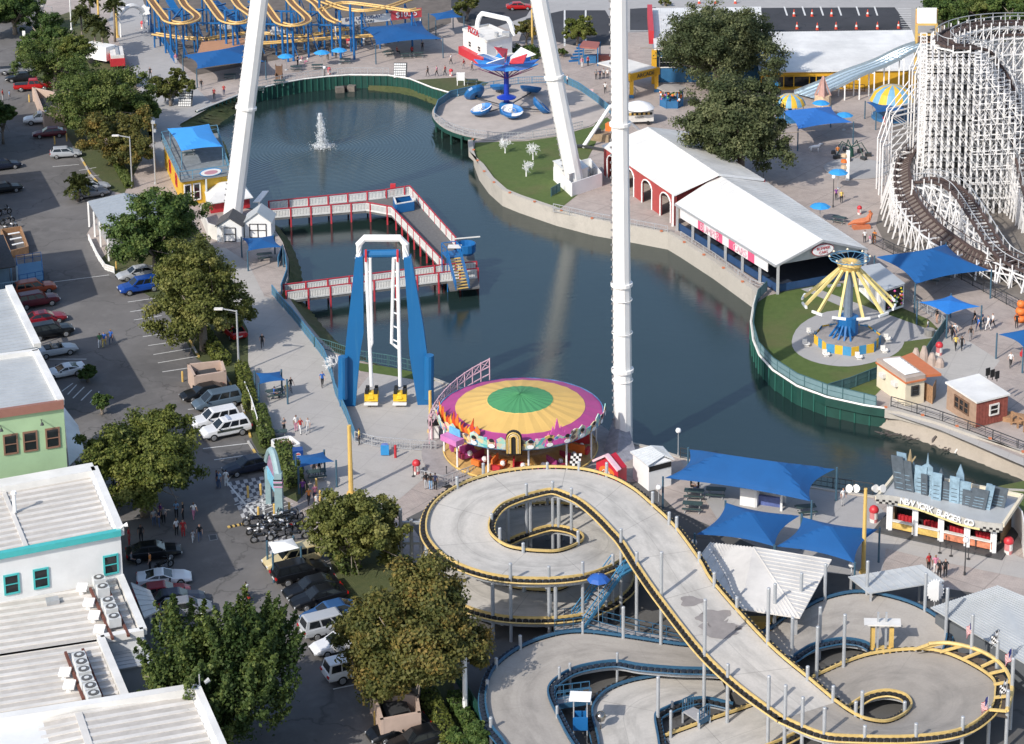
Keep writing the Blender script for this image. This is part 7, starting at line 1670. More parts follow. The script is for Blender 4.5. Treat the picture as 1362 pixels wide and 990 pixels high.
for dy in range(3):
 pr=None; mb=MB()
 for u,vb,vt in steps:
  z=hgt(u,vb,vt)-dy*.2; p=G(u,vb); p=Vector((p.x,p.y+dy*2.6,0)); mb.beam(p,p+UP*z,.17)
  if pr:
   q,zq=pr; mb.beam(q+UP*zq,p+UP*min(z,zq+3.2),.12)
   n=max(1,int(zq/2.6))
   for k in range(1,n+1): zz=zq*k/n; mb.beam(q+UP*zz,p+UP*zz,.12,.18); mb.beam(q+UP*(zz-zq/n),p+UP*zz,.1) if k%2 else mb.beam(p+UP*(zz-zq/n),q+UP*zz,.1)
  pr=(p,z)
 mb.build('outrigger',WT,t)
o=led.build('ledger_brace',WT,t); o['kind']='stuff'
# ================================================================ sails, umbrellas, furniture, poles, fences
def sail(label,px,z,rise,mat=SAIL,n=14,sag=.08,group='blue shade sails',ridge=None,cat='shade sail',posts=True,zs=None):
 """px: four corner pixels (clockwise), z: corner height, rise: ridge height above the corners"""
 zs=zs or [z]*4
 Q=[G(u,v,zz) for (u,v),zz in zip(px,zs)]; c=sum(Q,Vector())/4; t=thing('shade_sail',Vector((c.x,c.y,0)),label,cat,group)
 L0=((Q[1]-Q[0]).length+(Q[2]-Q[3]).length)/2; L1=((Q[3]-Q[0]).length+(Q[2]-Q[1]).length)/2
 mb=MB(); g=[]
 for i in range(n+1):
  row=[]
  for j in range(n+1):
   s,r=i/n,j/n; p=lerpq(Q,s,r)
   ds=min(s,1-s)*L0; dr=min(r,1-r)*L1; m_=min(ds,dr); mx=min(L0,L1)/2
   h=rise*(m_/mx)**.85
   pull=Vector((0,0,0))
   e0=math.sin(math.pi*s)*(1-min(1,2*min(r,1-r))); e1=math.sin(math.pi*r)*(1-min(1,2*min(s,1-s)))
   pull+=((Q[3]+Q[2]-Q[0]-Q[1])*.5)*(sag*e0*(1 if r<.5 else -1))+((Q[1]+Q[2]-Q[0]-Q[3])*.5)*(sag*e1*(1 if s<.5 else -1))
   row.append(p+pull+UP*h)
  g.append(row)
 for a,b in zip(g,g[1:]): mb.strip(a,b)
 o=mb.build('cloth',mat,t,smooth=False); upfix(o)
 if posts:
  for q in Q:
   mb=MB(); p=q+(q-c).normalized()*.15; mb.cone((p.x,p.y,0),(p.x,p.y,q.z+.15),.10,.09,8); mb.build('post',M('sail_post',(.05,.11,.16),.5,var=.1),t)
 return t
sail('dark blue sail over the station of the yellow coaster, far left of the group',[(244,74),(262,92),(352,82),(330,58)],3.0,1.3)
sail('large blue sail with people seated below, left of the pizza stand',[(477,36),(500,60),(588,52),(560,27)],3.2,.8)
sail('small blue sail on the green stair landing behind the pizza stand',[(571,19),(580,27),(616,23),(602,13)],3.4,.5)
sail('light blue canopy over the roof deck of the yellow cafe',[(222,171),(241,201),(296,195),(278,165)],6.2,.7,SKYB,sag=.04,posts=False)
for u,v in ((226,175),(241,201),(296,196),(278,168)): 
 p=G(u,v,6.2); mb=MB(); mb.cone((p.x,p.y,3.7),(p.x,p.y,6.1),.07,.07,6); o=mb.build('canopy_post',M('deck_rail_blue')); tag(o,'post holding the light blue deck canopy','post','posts of the light blue deck canopy')
sail('blue sail beside the white sheds at the pier entrance',[(322,317),(330,334),(375,329),(364,313)],2.5,.5)
sail('small blue sail over picnic tables on the left walkway',[(340,496),(345,511),(380,506),(373,494)],2.6,.3)
sail('blue sail by the drinks cooler and the yellow pole',[(395,606),(398,622),(445,614),(430,601)],2.6,.25)
sail('largest blue sail at the lake edge of the terrace',[(917,598),(884,636),(1078,667),(1111,624)],3.2,1.6,sag=.07)
sail('left one of two blue sails beneath the largest terrace sail',[(966,669),(926,711),(1030,727),(1064,686)],3.2,1.2)
sail('right one of two blue sails beneath the largest terrace sail',[(1068,688),(1032,727),(1136,749),(1168,704)],3.2,1.2)
sail('big dark blue sail in front of the white coaster turn',[(1165,342),(1218,378),(1317,360),(1258,325)],3.4,1.8)
sail('lighter blue sail over the queue beside the swing ride lawn',[(1222,402),(1260,419),(1304,408),(1265,393)],2.7,.5,M('mid_blue_cloth',(.015,.16,.50),.75,var=.1))
sail('dark blue sail cut by the right picture edge',[(1328,445),(1362,463),(1440,452),(1385,430)],2.8,.9)
sail('faded blue sail beside the big oak and a striped umbrella',[(1036,148),(1062,172),(1134,163),(1105,142)],3.2,1.4,M('faded_blue_cloth',(.02,.13,.42),.75,var=.12))
sail('small blue awning below the yellow striped dome',[(1152,136),(1166,150),(1206,147),(1200,134)],2.6,.3)
sail('white pop-up tent beside the packed motorcycles',[(357,722),(364,737),(398,729),(389,716)],2.6,.35,WHITE,group='pop-up tents',cat='tent',sag=.01)
def umbrella(u,v,label,r=1.35,h=2.4,mat=None,group='light blue umbrellas',ribs_=8,table=True):
 """u,v = pixel of the canopy's centre"""
 c=G(u,v,h); g=Vector((c.x,c.y,0)); t=thing('umbrella',g,label,'umbrella',group); mb=MB(); mb.lathe([(r,h-.2),(r*.7,h+.05),(r*.35,h+.2),(.02,h+.3)],g,ribs_); mb.build('canopy',mat or M('umbrella_blue',(.03,.28,.62),.7,var=.06),t); mb=MB(); mb.cone(g,g+UP*(h+.35),.04,.04,6); mb.cone(g,g+UP*.12,.3,.25,10); mb.build('pole',GALV,t)
umbrella(380,74,'leftmost of three light blue umbrellas on the far plaza'); umbrella(428,69,'middle of three light blue umbrellas on the far plaza'); umbrella(451,66,'rightmost of three light blue umbrellas on the far plaza')
umbrella(1115,228,'light blue umbrella beside the totem pole near the white coaster'); umbrella(1091,273,'light blue umbrella alone behind the pavilion roof'); umbrella(1123,152,'light blue umbrella next to the faded blue sail'); umbrella(1092,136,'light blue umbrella in front of the silver slide'); umbrella(1031,111,'blue umbrella under the yellow arcade front',.9)
umbrella(796,768,'small dark blue umbrella with a white emblem over the kart stairs',.95,5.6,M('navy_umbrella',(.02,.10,.38),.6),None)
umbrella(598,560,'cream umbrella beside the entrance ramp of the round roofed ride',1.1,2.3,CREAM,None)
def dome(u,v,label,r,h):
 c=G(u,v,h); g=Vector((c.x,c.y,0)); t=thing('striped_umbrella',g,label,'striped canopy','yellow and blue striped ride canopies'); mb=MB(); ns=32; pr=[(r,h-.2),(r*.96,h+.1),(r*.8,h+r*.32),(r*.5,h+r*.52),(r*.15,h+r*.60),(.02,h+r*.62)]; mb.lathe(pr,g,ns,mfun=lambda i,k:(k//2)%2); mb.build('canopy',[M('stripe_yellow',(.70,.42,.03),.6,var=.08),M('stripe_blue',(.16,.35,.50),.6,var=.08)],t); mb=MB(); mb.cone(g,g+UP*h,.3,.3,8); mb.lathe([(r*.9,.0),(r*.9,.5),(.01,.5)],g,16); mb.build('base',ARCB,t)
 for k in range(6):
  a=k*1.05; mb=MB(); mb.cone(g+Vector((r*.85*math.cos(a),r*.85*math.sin(a),.4)),g+Vector((r*.85*math.cos(a),r*.85*math.sin(a),h-.2)),.05,.05,6); mb.build('pole',GALV,t)
dome(1187,131,'large yellow and blue striped dome canopy beside the white coaster',3.4,3.0); dome(1051,137,'smaller yellow and blue striped canopy behind the faded blue sail',2.3,2.6)
def ptable():
 t=thing('picnic_table',(0,0,0),'prototype','picnic table','picnic tables'); mb=MB(); mb.box((0,0,.70),(1.8,.75,.06)); mb.build('tabletop',M('green_table',(.04,.07,.07),.6,var=.15),t)
 for s in (-1,1): mb=MB(); mb.box((0,s*.68,.42),(1.8,.28,.05)); mb.build('bench',M('green_table'),t)
 for s in (-1,1):
  mb=MB(); mb.beam((s*.65,-.7,0),(s*.65,.25,.7),.07); mb.beam((s*.65,.7,0),(s*.65,-.25,.7),.07); mb.beam((s*.65,-.7,.40),(s*.65,.7,.40),.06); mb.build('leg',GALV,t)
 return t
pt=ptable(); firstt=True
for u,v,az,l in [(923,662,-8,'picnic table with two people seated on the terrace'),(921,679,-8,'empty picnic table below the occupied one on the terrace'),(952,660,-8,'picnic table half in shade under the largest sail'),(1072,683,10,'picnic table at the right end under the largest sail'),(366,528,20,'picnic table under the small blue sail on the walkway'),(421,636,15,'picnic table under the sail by the drinks cooler'),(352,345,15,'picnic table under the sail by the white sheds'),(422,92,5,'grey picnic table left under the middle light blue umbrella'),(459,84,5,'grey picnic table right of the light blue umbrellas'),(394,94,5,'bench table under the leftmost light blue umbrella'),(517,74,25,'slanted bench table under the big blue sail near the coaster'),(540,77,10,'dark table in the middle under the big blue sail'),(556,76,10,'dark table at the right under the big blue sail'),(372,113,5,'brown bench table by the lake fence near the statue'),(628,112,0,'bench behind the white sign board'),(370,583,10,'dark table beside the brown stain on the walkway'),(345,122,0,'bench table near the barrels by the lake fence'),(306,105,10,'dark table under the dark blue sail of the yellow coaster'),(250,205,20,'deck table at the front of the cafe roof'),(272,188,20,'deck table at the rear of the cafe roof'),(1116,296,-30,'dark bench beside the light blue umbrella behind the pavilion'),(1240,375,-20,'dark table under the big dark blue sail'),(1258,370,-20,'second dark table under the big dark blue sail')]:
 z=3.72 if 'cafe roof' in l else 0.02; g=G(u,v,z)
 if firstt: pt.location=g; pt.rotation_euler=(0,0,R(az)); pt['label']=l; firstt=False
 else: dup(pt,g,R(az),l,'picnic tables')
def bin_():
 t=thing('litter_bin',(0,0,0),'prototype','litter bin','red topped litter bins'); mb=MB(); mb.lathe([(.30,0),(.32,.3),(.30,.85),(.01,.85)],(0,0,0),12,mfun=lambda i,k:(i+k//3)%2); mb.build('drum',[OFFW,M('pale_red',(.55,.2,.2),.5)],t); mb=MB(); mb.lathe([(.36,.85),(.38,1.0),(.30,1.2),(.12,1.32),(.01,1.34)],(0,0,0),12); mb.build('lid',M('lid_red',(.5,.03,.04),.45,var=.08),t,smooth=True); return t
bn_=bin_(); fb=True
for u,v,l,s in [(1162,694,'red topped litter bin left of the burger stand',1.5),(1341,736,'red topped litter bin right of the burger stand',1.5),(1249,472,'red topped litter bin on the pale concrete by the swing lawn',1.4),(1143,285,'red topped litter bin beside the orange figures near the coaster',1.1),(875,640,'red topped litter bin at the corner of the largest terrace sail',1.3),(554,630,'red topped litter bin at the ride entrance queue',1.35),(464,62,'large red topped barrel under the coaster banner',1.6),(438,99,'red topped litter bin at the lake fence',1.1),(600,101,'red topped litter bin left of the white sign board',1.1),(190,38,'red topped litter bin under the entrance arch',1.3),(1177,165,'red topped litter bin below the small blue awning',1.2)]:
 g=G(u,v)
 if fb: bn_.location=g; bn_['label']=l; bn_.scale=(s*.8,)*3; fb=False
 else: dup(bn_,g,None,l,'red topped litter bins',s*.8)
def pole(u,v,vt,label,mat,r=.1,kind='single',name='lamp_post',group=None):
 b=G(u,v); h=hgt(u,v,vt); t=thing(name,b,label,'lamp post' if kind else 'pole',group); mb=MB(); mb.cone(b,b+UP*h,r,r*.75,8); mb.cone(b,b+UP*.3,r*1.8,r*1.6,8); mb.build('pole',mat,t)
 tp=b+UP*h
 if kind=='single': mb=MB(); mb.beam(tp-UP*.1,tp+Vector((-1.6,.1,.15)),.1); mb.build('arm',mat,t); mb=MB(); mb.box((tp.x-1.9,tp.y+.1,tp.z+.05),(.9,.4,.16)); mb.build('lamp_head',OFFW,t)
 elif kind=='flood':
  mb=MB(); mb.beam(tp+Vector((-1.2,0,-.2)),tp+Vector((1.2,0,-.2)),.1); mb.build('arm',DKM,t)
  for x in (-1.2,-.6,.6,1.2): mb=MB(); q=tp+Vector((x,0,0)); mb.cone(q,q+Vector((.25 if x>0 else -.25,-.3,.15)),.18,.36,10); mb.build('floodlight',OFFW,t)
 elif kind=='globe': mb=MB(); mb.lathe([(.02,-.05),(.24,.1),(.28,.25),(.2,.45),(.02,.5)],tp,10); mb.build('globe',WHITE,t,smooth=True)
 elif kind=='cam': mb=MB(); mb.box((tp.x+.15,tp.y-.2,tp.z-.4),(.5,.4,.35)); mb.box((tp.x+.3,tp.y-.2,tp.z-1.6),(.3,.3,.4)); mb.build('camera_box',GALV,t)
 return t
pole(467,658,566,'thick yellow pole at the bend of the blue fence on the walkway',YEL,.24,None,'yellow_pole'); 
pole(1148,762,650,'yellow floodlight pole behind the right terrace sail',YEL,.2,'flood')
pole(156,50,4,'yellow floodlight pole at the entrance path',YEL,.22,'flood'); pole(132,38,-6,'yellow pole among the palms left of the entrance arch',YEL,.22,None,'yellow_pole'); pole(708,70,0,'yellow pole beside the red sedan and the pizza stand',YEL,.2,None,'yellow_pole'); pole(994,98,50,'yellow pole in front of the arcade roof between the oaks',YEL,.2,'globe')
pole(318,496,413,'grey street lamp with a single arm beside the hedge',GALV,.12); pole(207,245,160,'tall lamp post with camera boxes beside the cafe',GALV,.12,'cam'); pole(176,250,182,'street lamp rising from the rusty tree',GALV,.1); pole(174,152,112,'lamp post with camera boxes among the far row trees',GALV,.1,'cam'); pole(95,40,-8,'white flag pole at the top of the far row',WHITE,.12,None,'pole'); pole(70,28,9,'street lamp in the far left car park',GALV,.09)
pole(902,606,576,'globe lamp at the lake edge by the white hut',GALV,.05,'globe'); pole(876,682,652,'globe lamp on a thin post by the large terrace sail',GALV,.06,'globe'); pole(1283,765,722,'globe lamp in front of the burger stand counter',DKM,.06,'globe'); pole(1108,276,238,'globe lamp on the plaza by the yellow-dressed person',DKM,.06,'globe'); pole(1132,775,755,'globe lamp between the sails and the leaning grey roof',WHITE,.05,'globe'); pole(923,742,725,'globe lamp at the kart ramp edge beside the shelter',WHITE,.05,'globe'); pole(1015,250,228,'globe lamp behind the red barn roof',DKM,.05,'globe'); pole(432,102,92,'short post lamp at the lake fence on the far plaza',DKM,.06,'globe')
pole(619,952,858,'tall white post standing alone beside the blue kart bend',WHITE,.22,None,'pole')
pole(573,575,520,'yellow and black ladder post at the right foot of the blue pendulum ride',YEL,.2,None,'yellow_pole')
gbl='yellow bollards'
def boll(u,v,label,h=1.1,m_=None):
 b=G(u,v); mb=MB(); mb.cone(b,b+UP*h,.11,.11,8); mb.lathe([(.11,h),(.08,h+.08),(.01,h+.1)],b,8); o=mb.build('bollard',m_ or YEL); tag(o,label,'bollard',gbl)
for u,v,l in [(243,508,'yellow bollard at the left corner of the dumpster enclosure'),(330,662,'yellow bollard on the hatched bay beside the checkered paving'),(347,659,'yellow bollard in front of the pylon foot'),(344,690,'yellow bollard at the street end of the motorcycle row'),(365,686,'yellow bollard beside the pylon leg'),(385,684,'yellow bollard between the pylon and the olive tree'),(421,652,'orange-yellow bollard beside the purple dressed person'),(426,668,'yellow bollard behind the olive tree'),(484,938,'yellow bollard near the white pickup tail'),(499,965,'yellow bollard at the bottom dumpster corner'),(39,136,'yellow bollard between the red pickup and the far dumpster'),(73,192,'yellow bollard right of the maroon sedan'),(89,188,'yellow bollard behind the maroon sedan'),(155,360,'orange bollard at the white low wall by the silver sedan')]: boll(u,v,l)
def fence(px,label,mat,h=1.15,sp=2.2,solid=False,z=0.,name='fence',group=None,fill=None,pick=None):
 L=[G(u,v,z) for u,v in px]; t=thing(name,L[0],label,'fence',group); P=resamp(L,sp)
 if (P[-1]-L[-1]).length>.5: P.append(L[-1])
 pm_=MB(); pm_.beam((0,0,0),(0,0,h),.09)
 first=None
 for p in P[:100]:
  if first is None:
   pm2=MB(); pm2.beam(p,p+UP*h,.09); first=pm2.build('post',mat,t); first.location=(0,0,0); base=p
  else:
   c=first.copy(); COL.objects.link(c); c.location=p-base
 mb=MB()
 for a,b in zip(L,L[1:]): mb.beam(a+UP*h,b+UP*h,.08,.07); mb.beam(a+UP*.12,b+UP*.12,.06,.06); mb.beam(a+UP*h*.55,b+UP*h*.55,.05,.05)
 mb.build('rail',mat,t)
 if solid or pick:
  mb=MB()
  for a,b in zip(L,L[1:]):
   if solid: mb.plate([a+UP*.1,b+UP*.1,b+UP*h*.97,a+UP*h*.97],.03)
   else:
    n=int((b-a).length/pick)
    for k in range(n): p=a.lerp(b,(k+.5)/n); mb.beam(p+UP*.1,p+UP*h,.035)
  mb.build('infill_panel' if solid else 'pickets',fill or mat,t)
 return t
MESHB=M('blue_mesh',(.07,.16,.22),.7,var=.15); TEALM=M('teal_mesh',(.05,.12,.13),.7,var=.15)
fence([(362,392),(372,405),(390,425),(416,458),(431,478),(440,500),(446,525),(462,560),(472,588)],'long blue mesh fence along the walkway above the lake bank',FBLUE,1.2,2.2,True,fill=MESHB)
fence([(418,462),(440,468),(475,480),(520,487),(575,500)],'thin teal fence behind the blue pendulum ride',TEALM,1.2,2.5,False,pick=.3)
fence([(472,588),(500,595),(560,600),(580,601)],'grey queue railing in front of the pendulum ride',GALV,1.1,2.0,False,pick=.25)
fence([(370,355),(376,338),(380,352),(382,370),(374,392)],'blue mesh fence at the pier entrance',FBLUE,1.2,2.,True,fill=MESHB)
fence([(200,40),(210,50),(222,66),(232,84)],'blue picket fence along the yellow coaster',M('ride_blue'),1.5,2.,False,pick=.25)
fence([(340,118),(372,110.5),(403,105),(435,101.5),(465,99.5),(517,100)],'thin grey railing along the far lake wall',GALV,1.15,2.4,False,pick=.5)
fence([(578,157),(583,143),(600,131),(640,122)],'blue mesh fence at the left of the round ride deck',FBLUE,1.2,2.,True,fill=MESHB)
fence([(578,160),(592,171),(620,181),(660,186.5),(700,185.5),(740,180),(775,171)],'thin grey railing round the front of the ride deck',GALV,1.1,2.2,False,pick=.4)
fence([(745,108),(770,120),(793,136),(812,152)],'blue mesh fence right of the tub ride',FBLUE,1.2,2.,True,fill=MESHB)
fence([(640,120),(690,112),(740,110)],'blue mesh fence behind the tub ride',FBLUE,1.1,2.2,False,pick=.35)
fence([(733,262),(745,255)],'short teal fence at the corner of the leg enclosure',TEALM,1.2,1.5,True)
fence([(736,282),(790,294),(830,301),(888,312)],'thin grey railing along the right seawall',GALV,1.1,2.5,False,pick=.6)
fence([(905,318),(950,347),(1000,383),(1018,388)],'thin railing on the seawall below the pavilion',GALV,1.0,3,False,pick=.8)
fence([(1020,388),(1008,400),(1003,420),(1002,445),(1009,470),(1028,491),(1060,512),(1100,527),(1165,543)],'curved teal mesh fence round the lawn of the swing ride',TEALM,1.3,2.4,True,fill=M('teal_screen',(.15,.24,.26),.7,var=.12))
fence([(1100,527),(1130,518),(1168,503)],'teal mesh fence joining the cream booth to the lawn',TEALM,1.3,2.,True)
fence([(1232,477),(1246,455),(1258,438)],'teal mesh fence along the right end of the swing lawn',TEALM,1.3,2.,True)
fence([(1205,398),(1225,412),(1250,428),(1258,438)],'grey queue railing under the lighter blue sail',GALV,1.1,1.6,False,pick=.25)
fence([(1185,541),(1240,557),(1300,578),(1362,602)],'thin railing with orange bases above the beach',DKM,1.1,3,False,pick=1.5)
fence([(1160,325),(1190,340),(1260,362),(1320,395),(1362,418)],'dark fence at the foot of the white coaster',DKM,1.4,2.2,False,pick=.25)
fence([(1080,646),(1120,652),(1161,658)],'dark rail at the lake edge of the terrace',DKM,1.1,2,False,pick=.5)
fence([(905,610),(960,618),(1000,628)],'dark rail behind the largest terrace sail',DKM,1.1,2,False,pick=.5)
fence([(605,905),(625,940),(650,985),(665,1010)],'dark green mesh fence beside the kart yard',GRN,1.5,2.5,True)
fence([(583,948),(598,975),(612,1000)],'low white fence at the bottom beside the hedge',WHITE,.9,1.8,False,pick=.4)
fence([(326,526),(335,548),(343,575)],'white picket fence behind the police car',WHITE,1.5,1.5,True,fill=OFFW)
fence([(560,640),(590,648),(640,630)],'queue railing at the ride entrance',GALV,1.1,1.8,False,pick=.3)
fence([(118,320),(130,345),(140,360),(152,364)],'low white wall fence beside the grey gabled shop',WHITE,.8,2.,True,fill=OFFW)
fence([(835,118),(845,128)],'short rail beside the arcade gate',GALV,1.1,1.5,False,pick=.3)
fence([(1000,100),(1060,118),(1150,122)],'dark rail in front of the yellow arcade wall',DKM,1.1,2.2,False,pick=.5)
def otree(u,v,h,label):
 b=G(u,v); t=thing('ornamental_tree',b,label,'ornamental tree','white leafless ornamental trees'); rg=np.random.default_rng(int(u)); mb=MB(); mb.tube([b,b+UP*h*.45],[.1,.07],6); mb.build('trunk',WHITE,t); mb=MB()
 def br(p,d,L,r,n):
  e=p+d*L; mb.tube([p,e],[r,r*.5],4)
  if n:
   for k in range(3): q=p.lerp(e,rg.uniform(.4,1)); dd=(d+Vector(rg.normal(0,.55,3))).normalized(); br(q,dd,L*.62,r*.6,n-1)
 for k in range(9): a=rg.uniform(0,6.28); br(b+UP*h*rg.uniform(.25,.45),Vector((math.cos(a)*.6,math.sin(a)*.6,.9)).normalized(),h*.36,.07,3)
 mb.build('branches',WHITE,t)
otree(672,204,2.3,'white leafless ornamental tree on the lawn, upper left of three'); otree(709,213,2.4,'white leafless ornamental tree on the lawn, upper right of three'); otree(700,235,2.4,'white leafless ornamental tree on the lawn, nearest the coaster leg'); otree(443,500,2.3,'white leafless ornamental tree beside the left leg of the blue pendulum ride')
t=thing('entrance_arch',G(190,45),'white entrance arch with a star shaped head over the grey walkway','arch'); a=G(194,43);b=G(158,50); mb=MB(); h=4.2
for s in (-.35,.35): mb.beam(a+Vector((s,0,0)),a+Vector((s,0,h-.8)),.2)
for k in range(6): mb.beam(a+Vector((-.35,0,.5*k)),a+Vector((.35,0,.5*k+.5)),.1)
for s in (-.35,.35): mb.beam(b+Vector((s,0,0)),b+Vector((s,0,h-.8)),.2)
mb.build('post',WHITE,t); mb=MB(); pts=[]
for k in range(13): f=k/12; p=a.lerp(b,f); pts.append(p+UP*(h-.6+1.5*math.sin(math.pi*f)))
mb.tube(pts,.42,6); mb.build('arch_beam',WHITE,t); mb=MB(); c=a+UP*(h-.3)+Vector((0,-.4,0)); mb.plate([c+Vector((r*math.cos(x),0,r*math.sin(x))) for x,r in ((math.pi/2+k*math.pi/6,1.15 if k%2==0 else .8) for k in range(12))],.2); mb.build('star_head',WHITE,t)
t=thing('sign_pylon',G(370,680),'tall pale teal rounded sign pylon with pink stripes on checkered paving','sign pylon')
a=G(372,688);b=G(358,668); PT=M('pylon_teal',(.26,.37,.39),.5,var=.1); d=(b-a).normalized(); h=hgt(372,688,607); mb=MB(); mb.beam(a,a+UP*(h-1.6),.7,.7); mb.build('leg',PT,t); mb=MB(); mb.beam(b,b+UP*(h-2.6),.5,.9); mb.build('leg',PT,t); mb=MB(); q=[]
for k in range(13): f=k/12; q.append(a.lerp(b,f)+UP*(h-1.8+1.6*math.sin(math.pi*f)))
mb.tube(q,.35,8); mb.build('arch_top',PT,t); mb=MB()
for k in range(4): mb.beam(a+UP*(h-2.9+k*.22),a+UP*(h-2.8+k*.22),.8,.8,k%2)
mb.build('pink_stripe',[M('stripe_pink',(.60,.30,.45),.5),BLACK],t); mb=MB(); m1=a.lerp(b,.2);m2=a.lerp(b,.9); mb.plate([m1+UP*(h-3.9),m2+UP*(h-3.4),m2+UP*(h-2.2),m1+UP*(h-2.6)],.2); mb.build('blue_panel',M('pylon_panel',(.20,.50,.66),.5,var=.15),t); mb=MB(); mb.plate([m1+UP*(h-2.5),m2+UP*(h-2.1),m2.lerp(m1,.3)+UP*(h-.8),m1+UP*(h-1.2)],.15); mb.build('picture_panel',M('pylon_pink',(.35,.22,.32),.5,var=.3),t)
t=thing('drinks_cooler',G(397,628),'blue drinks cooler with a round emblem and vertical white lettering under the blue sail','drinks cooler'); c=G(397,627); mb=MB(); mb.box((c.x,c.y,0),(.95,.9,2.3),R(12)); mb.build('cabinet',M('cooler_blue',(.01,.05,.22),.4,var=.05),t); e=Vector((math.cos(R(12)),math.sin(R(12)),0)); n2=Vector((e.y,-e.x,0)); p=Vector((c.x,c.y,0))+n2*.47; mb=MB(); oval(mb,p+UP*1.85,e,UP,.26,.26,.03,0); mb.plate([p+n2*.02+UP*1.9+e*(.25*math.cos(x)) +UP*(.2*math.sin(x)-.03) for x in np.linspace(.25,math.pi-.25,8)],.02,1); mb.plate([p+n2*.02+UP*1.8+e*(.25*math.cos(x))+UP*(.2*math.sin(x)+.03) for x in np.linspace(math.pi+.25,2*math.pi-.25,8)],.02,2); mb.build('emblem',[WHITE,M('emblem_red',(.5,.03,.05),.5,var=0),M('emblem_blue',(.02,.10,.42),.5,var=0)],t); text('pepsi',.55,WHITE,t,p+n2*.03+UP*.85,rot_from(UP,-e),.01)
t=thing('white_counter_boxes',G(378,605),'white open topped counter boxes beside the hedge and the cooler','counter'); mb=MB(); P=[G(362,585,1.2),G(385,580,1.2),G(398,590,1.2),G(372,598,1.2)]
for a,b in zip(P,P[1:]+P[:1]): mb.plate([Vector((a.x,a.y,0)),Vector((b.x,b.y,0)),b,a],.12)
mb.build('side',WHITE,t); mb=MB(); mb.slab([Vector((p.x,p.y,.7)) for p in P],.05); 
c=sum(P,Vector())/4
for k in range(4): mb.box((c.x+rnd.uniform(-.8,.8),c.y+rnd.uniform(-.6,.6),.7),(.4,.4,.45),rnd.random())
mb.build('contents',M('brown_goods',(.30,.17,.13),.8,var=.3),t)
def crates(u,v,label,n=6,m=6):
 b=G(u,v); t=thing('bottle_stack',b,label,'ball toss stand','white ball toss stands'); mb=MB(); w=.32
 for i in range(n):
  for j in range(m): mb.box((b.x+(i-n/2)*w,b.y+j*.25,.1+j*.34),(w*.78,.26,.24),0)
 mb.build('white_block',WHITE,t); mb=MB(); mb.plate([b+Vector((-n/2*w-.2,-.1,0)),b+Vector((n/2*w,-.1,0)),b+Vector((n/2*w,m*.25,m*.34+.1)),b+Vector((-n/2*w-.2,m*.25,m*.34+.1))],.1); mb.build('sloped_board',DKM,t)
crates(247,142,'sloped stand of white blocks beside the rounded olive bush tree'); crates(533,104,'sloped stand of white blocks at the far lake railing')
def board(u,v,w,h,label,mat=WHITE,z0=.8,az=0,legs=True,name='sign_board',cat='sign',th=.1):
 b=G(u,v); e=Vector((math.cos(R(az)),math.sin(R(az)),0)); t=thing(name,b,label,cat); mb=MB(); mb.plate([b-e*w/2+UP*z0,b+e*w/2+UP*z0,b+e*w/2+UP*(z0+h),b-e*w/2+UP*(z0+h)],th); mb.build('panel',mat,t)
 if legs:
  mb=MB()
  for s in (-1,1): mb.beam(b+e*s*w*.42,b+e*s*w*.42+UP*(z0+h*.9),.12)
  mb.build('leg',mat,t)
 return t
board(613,114,1.3,1.3,'white blank sign board on two legs on the small grass bank'); board(785,127,1.0,.9,'white and red sandwich board on the right plaza',M('sign_rosewhite',(.7,.5,.5),.5,var=.2),.1); board(32,52,.5,1.2,'small white sign by the far left car park',WHITE,.2,0,False); board(512,607,.8,1.0,'pale blue barrel sign at the queue railing',M('sign_blue',(.03,.25,.55)),.1,0,False); board(1170,785,.8,.6,'white a-frame board by the yellow floodlight pole',WHITE,.2,20); 
mb=MB(); b=G(526,609); mb.cone(b,b+UP*1.3,.13,.13,8); o=mb.build('red_post',RED); tag(o,'short red post in front of the queue railing','post')
mb=MB(); c=G(512,604); mb.lathe([(.35,0),(.4,.5),(.35,1.0),(.01,1.05)],c,12); o=mb.build('blue_barrel',M('barrel_blue',(.16,.22,.5),.5,var=.2)); tag(o,'lavender blue barrel beside the red post at the queue railing','barrel')
t=thing('saw_blade_sign',G(1243,805),'big white saw toothed round sign beside the leaning grey roof','sign'); c=G(1244,786,2.6); mb=MB(); pts=[]
for k in range(40): a=2*math.pi*k/40; r=1.0 if k%2 else .82; pts.append(c+Vector((r*.75*math.cos(a),0,r*1.05*math.sin(a))))
mb.plate(pts,.15); mb.build('blade',WHITE,t); mb=MB(); mb.cone(Vector((c.x,c.y+.1,0)),Vector((c.x,c.y+.1,c.z-.5)),.06,.06,6); mb.build('post',GALV,t)
gst='black queue stanchions'
for u,v,l in [(1250,736,'queue stanchion nearest the left counter of the burger stand'),(1265,740,'second queue stanchion at the burger stand'),(1288,744,'queue stanchion right of the globe lamp at the burger stand'),(1297,733,'queue stanchion close to the burger stand floor edge'),(1258,727,'queue stanchion just below the burger stand floor'),(550,634,'stanchion beside the red topped bin at the ride entrance'),(563,636,'stanchion left of the three people at the ride entrance'),(594,634,'stanchion right of the three people at the ride entrance')]:
 b=G(u,v); mb=MB(); mb.cone(b,b+UP*.05,.2,.18,10); mb.cone(b,b+UP*1.0,.04,.04,6); mb.lathe([(.07,.95),(.07,1.05),(.01,1.08)],b,8); o=mb.build('stanchion',DKM); tag(o,l,'stanchion',gst)
mb=MB(); P=[G(588,648),G(602,637),G(613,642),G(599,652)]; mb.slab([Vector((p.x,p.y,.06)) for p in P],.03); o=mb.build('black_mat',BLACK); tag(o,'black square mat at the ride entrance beside the kart ring','mat')
gc='red and white traffic cones in the far car park'
ct=None
